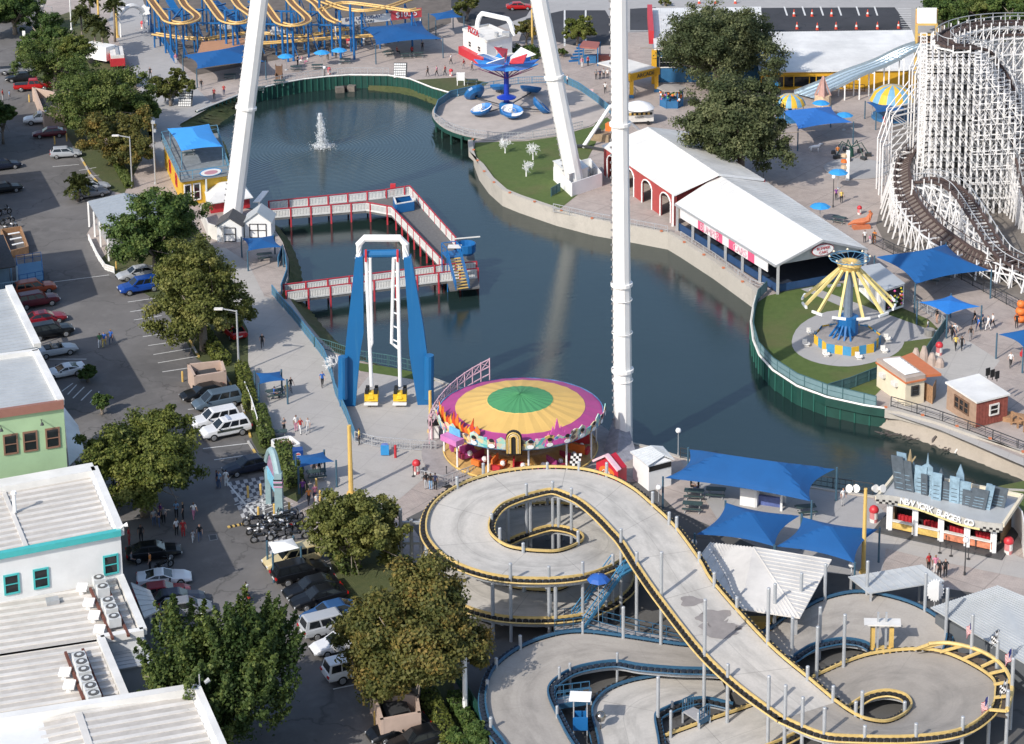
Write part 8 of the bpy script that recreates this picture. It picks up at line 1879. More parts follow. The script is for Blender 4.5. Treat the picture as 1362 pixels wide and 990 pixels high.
for i,(u,v) in enumerate([(1056,22),(1080,22),(1106,22),(1154,22),(1060,39),(1087,40),(1112,39),(1139,39),(1167,39),(1195,38),(930,5),(952,5),(978,5)]):
 b=G(u,v); mb=MB(); mb.box((b.x,b.y,.0),(.5,.5,.06)); mb.cone(b+UP*.05,b+UP*.45,.28,.22,8); mb.cone(b+UP*.45,b+UP*.8,.22,.15,8,1); mb.cone(b+UP*.8,b+UP*1.3,.15,.06,8); o=mb.build('traffic_cone',[M('cone_red',(.55,.06,.03),.5),OFFW]); tag(o,['cone in the upper row, first from the left','cone in the upper row, second from the left','cone in the upper row, third from the left','cone in the upper row, nearest the slide tower','cone in the lower row, first from the left above the arcade roof','cone in the lower row, second from the left above the arcade roof','cone in the lower row, third from the left above the arcade roof','cone in the lower row, third from the slide tower','cone in the lower row, second from the slide tower','cone in the lower row, closest to the slide tower','cone on the kerb drive, leftmost beyond the arcade','cone on the kerb drive, middle one beyond the arcade','cone on the kerb drive, rightmost beyond the arcade'][i],'traffic cone',gc)
mb=MB(); b=G(1357,428)
for k,r in enumerate((.75,.62,.48)): mb.lathe([(.05,k*.85),(r*.8,k*.85+.1),(r,k*.85+.42),(r*.8,k*.85+.75),(.05,k*.85+.82)],b,12)
o=mb.build('pumpkin_stack',ORNG,smooth=True); tag(o,'stack of three orange pumpkins at the right edge','pumpkin stack')
t=thing('orange_dinosaur_figure',G(1145,300),'orange play figure shaped like a reclining animal by the coaster fence','play figure'); b=G(1145,303); mb=MB(); mb.tube([b+Vector((-2.2,-.2,.5)),b+Vector((-1.2,0,.9)),b+Vector((.2,.1,1.0)),b+Vector((1.2,.2,1.3)),b+Vector((1.7,.2,2.4)),b+Vector((1.4,.1,2.8))],[.15,.4,.6,.55,.35,.25],8); mb.box((b.x,b.y-.6,0),(3,1.2,.5),.2); mb.build('body',M('terracotta'),t); t.scale=(.75,)*3
t=thing('totem_pole',G(1125,225),'colourful totem pole sign near the low blue sail','totem'); b=G(1127,240); mb=MB(); mb.beam(b,b+UP*4.2,.45); mb.build('post',WHITE,t); mb=MB(); 
for k,m_ in enumerate((0,1,2,1)): mb.lathe([(.05,k*.6),(.45,k*.6+.15),(.4,k*.6+.5),(.05,k*.6+.58)],b+Vector((-.5,0,.8+.2*k)),8,m_)
mb.build('figures',[M('toy_brown',(.3,.16,.08),.7),M('toy_cream',(.6,.45,.3),.7,var=.2),ORNG],t)
t=thing('slide_cone_tower',G(1095,150),'pink and cream pointed play tower under the silver slide','play tower'); b=G(1094,140); mb=MB(); mb.cone(b,b+UP*1.6,1.3,1.2,8); mb.cone(b+UP*1.6,b+UP*4.2,.8,.1,8,1); mb.build('tower',[M('toy_cream',(.6,.45,.3),.7,var=.2),M('toy_salmon',(.46,.28,.24),.7,var=.2)],t); mb=MB()
for k in range(4): a=k*1.57; mb.beam(b+Vector((1.2*math.cos(a),1.2*math.sin(a),1.5)),b+UP*4.5,.25)
mb.build('frame',M('toy_salmon'),t)
t=thing('spider_ride',G(1110,205),'dark green metal kiddie ride frame beneath the faded blue sail','kiddie ride'); b=G(1132,208); mb=MB(); mb.cone(b,b+UP*1.2,.4,.3,8)
for k in range(7): a=k*.9; p=b+Vector((2.4*math.cos(a),2.4*math.sin(a),.4)); mb.tube([b+UP*1.3,b+Vector((1.4*math.cos(a),1.4*math.sin(a),2.0)),p],.07,5)
mb.build('frame',GRN,t); mb=MB()
for k in range(7): a=k*.9; p=b+Vector((2.4*math.cos(a),2.4*math.sin(a),.0)); mb.box(p,(.9,.5,.5),a)
mb.build('seat',DKM,t)
mb=MB(); c=G(1118,205); mb.lathe([(4.6,0.03),(4.6,.1),(.01,.12)],G(1140,225),24); o=mb.build('ride_pad',CONC2); tag(o,'round concrete pad of the kiddie ride','ride pad',kind='structure')
for u,v,l in [(1083,202,'white horse figure under the faded blue sail'),]:
 b=G(u,v); mb=MB(); mb.tube([b+Vector((-.9,0,1.0)),b+Vector((0,0,1.05)),b+Vector((.8,0,1.15)),b+Vector((1.2,0,1.7)),b+Vector((1.6,0,1.6))],[.2,.38,.36,.2,.12],8)
 for x in (-.7,.7):
  for y in (-.2,.2): mb.cone(b+Vector((x,y,0)),b+Vector((x,y,.95)),.08,.13,6)
 mb.tube([b+Vector((-.9,0,1.1)),b+Vector((-1.3,0,.6))],[.1,.04],5); o=mb.build('horse_figure',WHITE,smooth=True); o.scale=(.7,)*3; tag(o,l,'horse figure')
t=thing('throne_prop',G(371,108),'brown carved wooden throne by the far lake railing','throne'); b=G(371,106); mb=MB(); mb.box((b.x,b.y,0),(1.1,.9,.6)); mb.box((b.x,b.y+.4,.6),(1.1,.2,1.5)); 
for s in (-.5,.5): mb.box((b.x+s,b.y,.6),(.16,.8,.4)); mb.cone((b.x+s,b.y+.4,2.1),(b.x+s,b.y+.4,2.5),.12,.02,6)
mb.build('seat',BROWN,t)
t=thing('fire_truck',G(160,90),'parked red and white vintage fire truck body behind the far row of trees','truck'); b=G(156,86); mb=MB(); mb.box((b.x,b.y,.5),(6.2,2.3,1.3),R(105)); mb.build('body',RED,t); mb=MB(); mb.box((b.x,b.y,1.8),(6.0,2.1,.5),R(105)); mb.build('white_deck',OFFW,t); mb=MB(); mb.box((b.x,b.y+.1,2.3),(5.6,.5,.2),R(105)); mb.build('ladder',GALV,t)
for x in (-1,1):
 for y in (-2,2): c=Vector((b.x+x-.27*y,b.y+y,.5)); mb=MB(); mb.cone(c-Vector((.15,.04,0)),c+Vector((.15,.04,0)),.5,.5,12); mb.build('wheel',TYRE,t)
t=thing('box_trailer',G(135,88),'white box trailer behind the palms','trailer'); b=G(133,82); mb=MB(); mb.box((b.x,b.y,.6),(5.,2.3,2.3),R(-30)); mb.build('body',WHITE,t)
for x in (-1.2,1.2): mb=MB(); mb.cone((b.x+x,b.y-1.4,.45),(b.x+x,b.y-1.0,.45),.45,.45,12); mb.build('wheel',TYRE,t)
t=thing('sail_kiosk',G(1010,680),'white arched counter kiosk between the large sails','kiosk'); a=G(984,672);b=G(1040,680); d=(b-a).normalized(); n2=Vector((-d.y,d.x,0)); mb=MB(); mb.plate([a,a+d*1.6,a+d*1.6+UP*1.7,a+UP*1.7],1.2); mb.plate([a+n2*1.6,b+n2*1.6,b+n2*1.6+UP*1.9,a+n2*1.6+UP*1.9],.1)
mb.slab([a+d*1.8+UP*1.9,b+UP*1.9,b+n2*1.6+UP*2.0,a+d*1.8+n2*1.6+UP*2.0],.25); 
for f in (.35,.98): p=a.lerp(b,f); mb.beam(p,p+UP*1.9,.2)
mb.build('frame',WHITE,t); mb=MB(); p=a.lerp(b,.4);q=a.lerp(b,.95); mb.plate([p+n2*.6,q+n2*.6,q+n2*.6+UP*.9,p+n2*.6+UP*.9],.3); mb.build('counter',M('kiosk_blue',(.10,.14,.35),.5,var=.3,scale=3),t)
mb=MB(); 
for u,v in ((1180,575),(1190,578),(1205,582),(1250,592),(1262,598)): 
 for k in range(6): p=G(u+rnd.uniform(-10,10),v+rnd.uniform(-3,3),-1.7); mb.beam(p,p+Vector((rnd.uniform(-.6,.6),rnd.uniform(-.3,.3),rnd.uniform(0,.12))),.07)
o=mb.build('driftwood',M('driftwood',(.10,.085,.08),.9,var=.3)); tag(o,'dark tangled driftwood along the beach waterline','driftwood',kind='stuff')
mb=MB(); mb.cone(G(1290,572,-.2),G(1270,603,-1.85),.1,.1,8); o=mb.build('drain_pipe',OFFW); tag(o,'white drain pipe running down the beach','pipe')
for a,b,l in (((1245,580),(1240,590),'short dark log on the beach near the waterline'),((1315,592),(1302,609),'longer dark log on the beach near the white pipe')):
 mb=MB(); mb.tube([G(*a,-1.0),G((a[0]+b[0])/2-1,(a[1]+b[1])/2,-1.4),G(*b,-1.8)],[.1,.16,.12],6); o=mb.build('log',M('driftwood')); tag(o,l,'log')
t=thing('stone_culvert',G(465,120),'small dark stone culvert mouth in the far lake wall','culvert'); a=G(452,123,-1.9);b=G(468,121,-1.9); mb=MB(); mb.box((a.x,a.y,-2.2),(1.3,1.0,1.2),.3); mb.box((b.x,b.y,-2.2),(1.2,1.0,1.2),-.2); mb.build('stone',M('dark_stone',(.16,.14,.12),.9,var=.3),t); mb=MB(); mb.box(((a.x+b.x)/2,(a.y+b.y)/2+.5,-2.2),(1.2,.6,1.1)); mb.build('mouth',DARKIN,t)
mb=MB(); c=G(225,135); mb.tube([c+Vector((-.9,0,.7)),c+Vector((0,0,.8)),c+Vector((.8,0,.9)),c+Vector((1.2,0,1.4))],[.2,.35,.35,.25],8)
for x in (-.6,.6):
 for y in (-.2,.2): mb.cone(c+Vector((x,y,0)),c+Vector((x,y,.7)),.08,.12,6)
o=mb.build('animal_statue',M('statue_grey',(.2,.21,.22),.6,var=.2),smooth=True); tag(o,'grey four legged statue below the rounded olive bush tree','statue')
t=thing('drain_grate',G(283,716),'square drain grate set in the street','drain'); P=[G(277,712),G(288,711),G(290,718),G(279,720)]; mb=MB(); mb.slab([Vector((p.x,p.y,.03)) for p in P],.02); mb.build('frame',M('grate_grey',(.25,.25,.25),.8),t); c=sum(P,Vector())/4; mb=MB(); mb.slab([p.lerp(c,.2)*1+Vector((0,0,.04-p.lerp(c,.2).z)) for p in P],.02); mb.build('grate',DKM,t)
t=thing('speed_hump',G(315,700),'yellow and black rubber speed hump on the street','speed hump'); mb=MB(); a,b=G(303,702),G(327,697)
for k in range(8): mb.beam(a.lerp(b,k/8)+UP*.05,a.lerp(b,(k+1)/8)+UP*.05,.35,.08,k%2)
mb.build('strip',[M('kerb_yellow'),BLACK],t)
t=thing('ride_control_cart',G(577,590),'white and black control cart beside the round roofed ride','cart'); b=G(577,585); mb=MB(); mb.box((b.x,b.y,.3),(.9,.8,1.4),.2); mb.build('cabinet',WHITE,t); mb=MB(); mb.box((b.x,b.y,1.7),(1.1,1.0,.25),.2); mb.box((b.x,b.y,.0),(.9,.7,.3),.2); mb.build('black_trim',BLACK,t)
t=thing('blue_planter',G(1240,433),'dark planter beside the short lawn path','planter'); b=G(1236,447); mb=MB(); mb.lathe([(.5,0),(.6,.8),(.5,.8),(.01,.7)],b,10); mb.build('tub',M('stone_grey',(.25,.24,.23),.8,var=.2),t)
t=thing('rock_cutout',G(1228,480),'pale rounded rock cut-outs behind the cream booth','cut-out'); mb=MB()
for k,(x,h_) in enumerate(((0,1.6),(.8,2.0),(1.6,1.4),(2.4,1.0))): c=G(1218,482)+Vector((x,-x*.5,0)); mb.tube([c,c+UP*h_*.6,c+UP*h_],[.5,.45,.2],8)
mb.build('rock',M('rock_pink',(.42,.33,.28),.8,var=.2),t)
mb=MB(); b=G(1360,475); mb.lathe([(.1,0),(.3,.15),(.32,.5),(.1,.6)],b,8); mb.cone(b+UP*.6,b+UP*1.,.2,.05,8); o=mb.build('red_figurine',RED); tag(o,'little red figure on the pink paving by the brown hut','figurine')
t=thing('wooden_porch',G(1345,570),'brown wooden porch rail and steps beside the brown hut','porch'); mb=MB(); a=G(1345,565);b=G(1362,575)
for p in (a,a.lerp(b,.5),b): mb.beam(p,p+UP*1.4,.18)
mb.beam(a+UP*1.4,b+UP*1.4,.15); mb.beam(a+UP*.2,b+UP*1.3,.15); mb.box((a.x+.6,a.y+1,0),(2.4,1.6,.5),-.4); mb.build('frame',M('brown_fence_wood'),t)
# ================================================================ vehicles
def carpaint(name,c,metal=.15): return M('paint_'+name,c,.28,metal,var=.03,scale=.8)
PAINT={k:carpaint(k,c) for k,c in dict(silver=(.42,.44,.46),blue=(.01,.06,.30),black=(.008,.009,.011),slate=(.09,.13,.17),white=(.74,.74,.74),navy=(.012,.017,.035),cream=(.60,.50,.28),maroon=(.10,.012,.022),orange=(.36,.07,.025),red=(.42,.012,.012),darkred=(.22,.012,.022),grey=(.22,.23,.25),steelblue=(.03,.09,.22)).items()}
TYRE=M('tyre_rubber',(.012,.012,.012),.8,var=.2); RIM=M('alloy_rim',(.45,.46,.47),.35,.7,var=.05)
HEADL=M('headlamp_glass',(.75,.77,.78),.1,var=0); TAILL=M('tail_lamp',(.40,.01,.01),.2,var=0); TRIMB=M('black_trim',(.015,.015,.016),.5,var=.1)
PLATE=M('number_plate',(.6,.6,.58),.5,var=.05)
CARS={
'sedan':dict(L=4.8,W=1.82,body=[(-2.4,.78,.55,.80),(-2.25,.86,.38,.98),(-1.5,.91,.28,1.02),(0,.91,.26,.98),(1.0,.91,.28,.94),(1.9,.86,.30,.82),(2.3,.76,.36,.66),(2.4,.66,.45,.58)],roof=(-2.0,1.05,-1.15,.25,1.44),wb=1.38,wr=.33),
'hatch':dict(L=4.3,W=1.78,body=[(-2.15,.80,.5,.85),(-2.05,.86,.36,1.0),(-1.3,.89,.28,1.02),(0,.89,.26,.98),(.9,.89,.28,.95),(1.7,.84,.30,.82),(2.05,.74,.36,.66),(2.15,.64,.45,.58)],roof=(-2.05,1.05,-1.65,.2,1.50),wb=1.28,wr=.32),
'suv':dict(L=4.9,W=1.95,body=[(-2.45,.88,.6,.95),(-2.38,.94,.45,1.1),(-1.5,.97,.36,1.14),(0,.97,.34,1.12),(1.1,.97,.36,1.10),(2.0,.93,.38,1.02),(2.38,.84,.42,.85),(2.45,.76,.5,.75)],roof=(-2.38,1.15,-2.1,.35,1.76),wb=1.45,wr=.38),
'van':dict(L=5.0,W=1.95,body=[(-2.5,.90,.5,.95),(-2.44,.95,.38,1.05),(-1.5,.97,.30,1.08),(0,.97,.28,1.06),(1.2,.97,.30,1.04),(2.0,.92,.32,.92),(2.4,.82,.38,.74),(2.5,.72,.46,.64)],roof=(-2.44,1.6,-2.2,.7,1.76),wb=1.5,wr=.34),
'sports':dict(L=4.6,W=1.95,body=[(-2.3,.86,.5,.85),(-2.2,.95,.35,.95),(-1.3,.97,.25,.95),(0,.93,.2,.80),(.9,.95,.22,.82),(1.7,.93,.24,.70),(2.2,.78,.28,.52),(2.3,.62,.34,.44)],roof=(-1.7,.75,-.75,-.1,1.20),wb=1.33,wr=.35),
'convertible':dict(L=4.5,W=1.82,body=[(-2.25,.78,.5,.80),(-2.1,.86,.36,.94),(-1.4,.90,.28,.98),(0,.90,.26,.96),(.9,.90,.28,.94),(1.7,.85,.30,.82),(2.15,.75,.36,.66),(2.25,.65,.45,.58)],roof=None,wb=1.3,wr=.34),
'pickup':dict(L=5.7,W=2.0,body=[(-2.85,.92,.6,1.0),(-2.8,.96,.46,1.08),(-1.5,.98,.40,1.10),(0,.98,.38,1.10),(1.4,.98,.40,1.12),(2.4,.94,.42,1.04),(2.78,.86,.46,.9),(2.85,.8,.54,.8)],roof=(-.7,1.55,-.55,.75,1.80),wb=1.75,wr=.40),
}
def makecar(kind,topper=False):
 S=CARS[kind]; nm={'sedan':'sedan_car','hatch':'hatchback_car','suv':'suv_car','van':'minivan','sports':'sports_car','convertible':'convertible_car','pickup':'pickup_truck'}[kind]
 root=thing(nm,(0,0,0),'prototype','car')
 sec=[]; mb=MB()
 for x,hw,zb,zt in S['body']:
  sec.append([(x,-hw*.86,zb),(x,-hw,zb+.14),(x,-hw*1.0,zb+(zt-zb)*.55),(x,-hw*.94,zt-.06),(x,-hw*.84,zt),(x,0,zt+.035),(x,hw*.84,zt),(x,hw*.94,zt-.06),(x,hw*1.0,zb+(zt-zb)*.55),(x,hw,zb+.14),(x,hw*.86,zb)])
 n=len(sec[0]); vs=[p for s in sec for p in s]; fs=[]
 for i in range(len(sec)-1):
  for k in range(n-1): fs.append((i*n+k,(i+1)*n+k,(i+1)*n+k+1,i*n+k+1))
  fs.append((i*n+n-1,(i+1)*n+n-1,(i+1)*n,i*n))
 fs.append(tuple(range(n))); fs.append(tuple(range((len(sec)-1)*n+n-1,(len(sec)-1)*n-1,-1)))
 mb.add(vs,fs)
 def shoulder(x):
  b=S['body']
  for (x0,w0,_,z0),(x1,w1,_,z1) in zip(b,b[1:]):
   if x0<=x<=x1:
    f=(x-x0)/(x1-x0); return w0+(w1-w0)*f,z0+(z1-z0)*f
  return b[-1][1],b[-1][3]
 wins=[]
 def house(x0,x1,t0,t1,zt,mb):
  w0,z0=shoulder(x0);w1,z1=shoulder(x1); wt=min(w0,w1)*.74; z0-=.03; z1-=.03
  a=w0*.9;b=w1*.9
  B=[(x0,-a,z0),(x1,-b,z1),(x1,b,z1),(x0,a,z0)]; T=[(t0,-wt,zt-.04),(t1,-wt,zt-.04),(t1,wt,zt-.04),(t0,wt,zt-.04)]
  T2=[(t0+.1,-wt*.86,zt),(t1-.12,-wt*.86,zt),(t1-.12,wt*.86,zt),(t0+.1,wt*.86,zt)]
  mb.add(B+T+T2,[(0,1,5,4),(1,2,6,5),(2,3,7,6),(3,0,4,7),(4,5,9,8),(5,6,10,9),(6,7,11,10),(7,4,8,11),(8,9,10,11)])
  B=[Vector(p) for p in B];T=[Vector(p) for p in T]
  def pane(a,b,c,d,s0,s1,t0_,t1_,name,out):
   def q(s,t): return (a.lerp(b,s)).lerp(d.lerp(c,s),t)+out*.012
   wins.append((name,[q(s0,t0_),q(s1,t0_),q(s1,t1_),q(s0,t1_)]))
  pane(B[1],B[2],T[2],T[1],.07,.93,.12,.93,'windshield',Vector((1,0,.4)))
  pane(B[3],B[0],T[0],T[3],.08,.92,.15,.9,'rear_window',Vector((-1,0,.4)))
  nside=3 if kind in('suv','van') else 2
  for s,(p,q_,r,t_) in ((-1,(B[0],B[1],T[1],T[0])),(1,(B[2],B[3],T[3],T[2]))):
   ed=[.05+.9*i/nside for i in range(nside+1)]
   for i in range(nside): pane(p,q_,r,t_,ed[i]+.025,ed[i+1]-.015,.16,.9,'side_window',Vector((0,s,.3)))
 if S['roof']: house(*S['roof'],mb)
 if topper: house(-2.78,-.72,-2.6,-.8,1.82,mb)
 body=mb.build('body',[PAINT['white']],root,smooth=False)
 if kind=='pickup' and not topper:
  b=MB(); b.box((-1.75,0,1.13),(1.95,1.5,.02)); b.build('cargo_bed',TRIMB,root)
 if kind=='convertible':
  b=MB(); b.box((-.3,0,.99),(1.7,1.35,.02)); b.box((-.95,0,1.0),(.5,1.3,.12)); b.build('soft_top',TRIMB,root)
  b=MB()
  for y in (-.36,.36): b.box((-.15,y,1.0),(.45,.5,.12)); b.box((-.45,y,1.0),(.14,.46,.34))
  b.build('seat',M('beige_seat',(.3,.27,.23),.7),root)
  b=MB(); b.plate([(.75,-.66,.98),(.75,.66,.98),(.35,.58,1.34),(.35,-.58,1.34)],.03); b.build('windshield',GLASS,root)
 for nme,q in wins: m=MB(); m.plate(q,.02); m.build(nme,GLASS,root)
 for x in (S['wb'],-S['wb']):
  for y in (-1,1):
   yy=y*(S['W']/2-.12); m=MB(); m.cone((x,yy-.13,S['wr']),(x,yy+.13,S['wr']),S['wr'],S['wr'],14)
   wl=m.build('wheel',TYRE,root)
   m=MB(); m.cone((x,yy+y*.125,S['wr']),(x,yy+y*.142,S['wr']),S['wr']*.66,S['wr']*.6,10); m.build('rim',RIM,wl)
 xb,xf=S['body'][0],S['body'][-2]
 for y in (-1,1):
  m=MB(); m.box((xf[0]-.02,y*xf[1]*.74,xf[3]-.2),(.22,.34,.13)); m.build('headlight',HEADL,root)
  m=MB(); m.box((S['body'][1][0]-.07,y*S['body'][1][1]*.8,S['body'][1][3]-.27),(.14,.3,.18)); m.build('taillight',TAILL,root)
  if S['roof']:
   m=MB(); m.box((S['roof'][1]-.3,y*(S['W']/2+.07),shoulder(.9)[1]+.02),(.14,.18,.13)); m.build('mirror',TRIMB,root)
 m=MB(); m.box((S['body'][-1][0]-.06,0,S['body'][-1][2]-.04),(.16,1.1,.16)); m.build('grille',TRIMB,root)
 m=MB(); m.box((S['body'][0][0]-.005,0,.62),(.03,.5,.14)); m.build('number_plate',PLATE,root)
 return root
_proto={}
STREETAZ=R(22.5)
def car(kind,u,v,az,paint,label,group=None,topper=False,name=None):
 """az = heading of the nose, degrees from +X counter-clockwise"""
 key=(kind,topper); g=G(u,v)
 if key not in _proto: _proto[key]=makecar(kind,topper); o=_proto[key]; o.location=g; o.rotation_euler=(0,0,R(az)); o['label']=label
 else: o=dup(_proto[key],g,R(az),label)
 if group: o['group']=group
 elif 'group' in o.keys(): del o['group']
 o['category']={'pickup':'pickup truck','van':'minivan'}.get(kind,'car')
 for c in o.children:
  if c.name.split('.')[0]=='body': setmat(c,0,PAINT[paint])
 return o
gR='cars parked nose out along the hedge side of the street'; gL='cars parked along the shop side of the street'
A=27.5
car('sedan',182,370,A+180,'silver','silver sedan under the dark round tree, next to the blue suv',gR)
car('suv',186,388,A+180,'blue','bright blue suv at the head of the empty bays',gR)
car('sedan',271,529,A+180,'black','black sedan beside the beige dumpster wall',gR)
car('van',289,541,A+180,'slate','slate blue minivan between the black sedan and a white suv',gR)
car('suv',286,566,A+180,'white','plain white suv parked behind the police car',gR)
pol=car('suv',300,579,A+180,'white','white police suv with a roof light bar and dark side lettering',gR)
car('sedan',330,627,A+180,'navy','dark navy sedan beside the checkered paving',gR)
car('suv',388,752,A+180,'cream','cream off-road car with a black roof behind the white pop-up tent',gR)
car('suv',400,770,A,'black','black suv with red tail lights parked below the cream off-road car',gR)
car('sedan',414,790,A+180,'black','glossy black sedan between the black suv and the red-striped black car',gR)
car('sedan',424,803,A+180,'black','black car with red bonnet stripes on the hedge side',gR)
car('sedan',438,824,A+180,'steelblue','dark blue sedan with a tinted windshield on the hedge side',gR)
car('van',440,840,A,'silver','silver minivan half hidden by the rust tree',gR)
car('sedan',452,864,A+180,'white','white sedan with only its nose out of the rust tree',gR)
car('pickup',478,897,A,'white','white pickup with a cargo topper below the rust tree',gR,topper=True)
car('sedan',530,978,A+180,'black','black sedan in front of the beige dumpster wall at the bottom',gR)
car('sedan',556,994,A+180,'black','black sedan cut by the bottom edge',gR)
car('suv',46,391,A,'orange','orange crossover nearest the blue porch stairs',gL)
car('suv',50,407,A,'maroon','maroon crossover next to the orange one',gL)
car('sedan',60,430,A,'darkred','dark red sedan half hidden by the grey awning',gL)
car('suv',68,448,A,'black','black suv between the dark red sedan and the silver convertible',gL)
car('convertible',75,472,A,'silver','silver convertible with a black soft top',gL)
car('sports',84,500,A+180,'white','white sports car beside the round bush',gL)
car('sedan',205,742,A-12,'black','black sedan in the shade of the shop street',gL)
car('sports',219,776,A-14,'white','white sports car with dark blue stripes in the shop shade',gL)
car('sedan',216,797,A-12,'darkred','dark red car in the shade below the striped sports car',gL)
car('sedan',235,806,A-12,'navy','navy car in the shade above the spiky evergreen',gL)
car('hatch',248,818,A-12,'grey','grey hatchback tucked against the spiky evergreen',gL)
gF='cars parked in the far left car park'
car('pickup',22,98,A-14,'grey','grey and silver pickup farthest in the left car park',gF)
car('sedan',28,108,A+166,'black','black sedan between the grey and red pickups',gF)
car('pickup',44,120,A-14,'red','red pickup beside the dumpster wall',gF)
car('pickup',58,164,A+166,'white','white pickup in front of the dumpster wall',gF)
car('sedan',66,182,A+166,'maroon','maroon sedan below the white pickup',gF)
car('hatch',88,209,A-14,'silver','silver hatchback by itself on the far street',gF)
car('sedan',6,256,A,'black','black car at the left edge on the far street',gF)
car('sedan',5,225,A,'navy','navy car cut by the left edge on the far street',gF)
car('sedan',122,254,A,'silver','silver car half hidden behind the grey gabled roof',gF)
car('sedan',120,262,A,'grey','grey car parked against the grey gabled roof',gF)
car('sedan',310,446,120,'red','red car glimpsed under the olive street tree')
car('sedan',691,13,8,'red','red sedan on the far drive behind the pizza stand')
car('sedan',12,28,60,'black','dark car under the shady far corner tree',gF)
for c in pol.children:
 pass
def local(root,mb,name,mat): 
 """add a part given in the thing's own rotated frame"""
 me=mb.build(name,mat,None,loc=(0,0,0)); me.parent=root; return me
m=MB(); m.box((-.3,0,1.77),(.28,1.1,.12)); local(pol,m,'light_bar',M('light_bar_glass',(.35,.4,.5),.2,var=0))
m=MB()
for s in (-1,1): m.box((-.2,s*.985,.8),(2.6,.01,.22))
local(pol,m,'side_stripe',M('police_stripe',(.05,.06,.05),.5,var=.1))
o=text('SHERIFF',.3,M('police_stripe'),None,(0,0,0),(0,0,0),.004); o.parent=pol; o.location=(.2,.993,1.03); o.rotation_euler=(R(90),0,R(180))
def makebike():
 r=thing('motorcycle',(0,0,0),'prototype','motorcycle')
 for x in (.72,-.72):
  m=MB(); pts=[(x+.30*math.cos(t),0,.32+.30*math.sin(t)) for t in np.linspace(0,2*math.pi,17)[:-1]]; m.tube(pts,.075,6,closed=True)
  wl=m.build('wheel',TYRE,r); m=MB(); m.cone((x,-.03,.32),(x,.03,.32),.2,.2,10); m.build('rim',RIM,wl)
 m=MB(); m.beam((-.72,0,.34),(0,0,.42),.1,.08); m.box((0,0,.22),(.55,.34,.4)); m.beam((.72,.07,.32),(.48,.07,.95),.05); m.beam((.72,-.07,.32),(.48,-.07,.95),.05); m.beam((-.4,.22,.3),(-.95,.22,.38),.1); m.build('frame',M('chrome',(.5,.5,.52),.25,.8,var=.1),r)
 m=MB(); m.lathe([(.02,.60),(.18,.66),(.22,.78),(.14,.88),(.02,.9)],(.18,0,0),10); m.box((-.66,0,.60),(.5,.22,.1)); m.box((.76,0,.63),(.4,.16,.05)); m.build('tank',PAINT['black'],r,smooth=True)
 m=MB(); m.box((-.3,0,.70),(.62,.32,.12)); m.box((-.6,0,.8),(.2,.26,.12)); m.build('seat',TRIMB,r)
 m=MB(); m.tube([(.25,.42,1.02),(.45,.2,.98),(.47,-.2,.98),(.25,-.42,1.02)],.025,6); m.build('handlebar',DKM,r)
 m=MB(); m.cone((.56,0,.82),(.68,0,.82),.08,.1,10); m.build('headlight',HEADL,r)
 m=MB(); m.plate([(.55,-.2,.95),(.55,.2,.95),(.38,.16,1.3),(.38,-.16,1.3)],.015); m.build('windshield',GLASS,r)
 return r
bp=makebike(); first=True
gb='motorcycles packed beside the white pop-up tent'
bl=[(338,699,'navy','navy motorcycle at the street corner of the packed row'),(347,697,'navy','navy motorcycle second from the street corner'),(342,709,'white','white touring motorcycle nearest the street'),(352,712,'white','white motorcycle second in the street side row'),(349,721,'black','black motorcycle nearest the pop-up tent on the street side'),(357,704,'white','white motorcycle in the middle below the pylon foot'),(366,698,'black','black motorcycle in front of the pylon foot'),(364,709,'black','black motorcycle in the middle of the pack'),(373,704,'white','silver-white motorcycle between two black ones'),(381,700,'black','black motorcycle beside the yellow bollard'),(374,714,'grey','grey motorcycle behind the pop-up tent'),(383,711,'black','black motorcycle behind the tent beside the olive tree'),(391,706,'red','red-tanked motorcycle next to the olive tree'),(390,694,'navy','navy motorcycle at the plaza end of the pack'),(396,718,'black','black motorcycle half under the olive tree'),(377,692,'white','white motorcycle farthest from the street by the pylon')]
for i,(u,v,p,l) in enumerate(bl):
 g=G(u,v); az=R(A+rnd.uniform(-14,14)+(180 if i%3==0 else 0))
 if first: o=bp; o.location=g; o.rotation_euler=(0,0,az); o['label']=l; o['group']=gb; first=False
 else: o=dup(bp,g,az,l,gb)
 for c in o.children:
  if c.name.split('.')[0]=='tank': setmat(c,0,PAINT[p])
for u,v,l,p in [(10,298,'motorcycle parked behind the wooden planter','black'),(6,286,'motorcycle next to the left picture edge','black'),(14,306,'motorcycle nearest the wooden planter','white'),(218,758,'black motorcycle behind the striped white sports car','black')]:
 o=dup(bp,G(u,v),R(A+20),l,'motorcycles on the shop side of the street')
 for c in o.children:
  if c.name.split('.')[0]=='tank': setmat(c,0,PAINT[p])
o=dup(bp,G(328,799),R(115),'red motorcycle riding down the empty street','motorcycles on the shop side of the street'); RIDER=o
for c in o.children:
 if c.name.split('.')[0]=='tank': setmat(c,0,PAINT['red'])
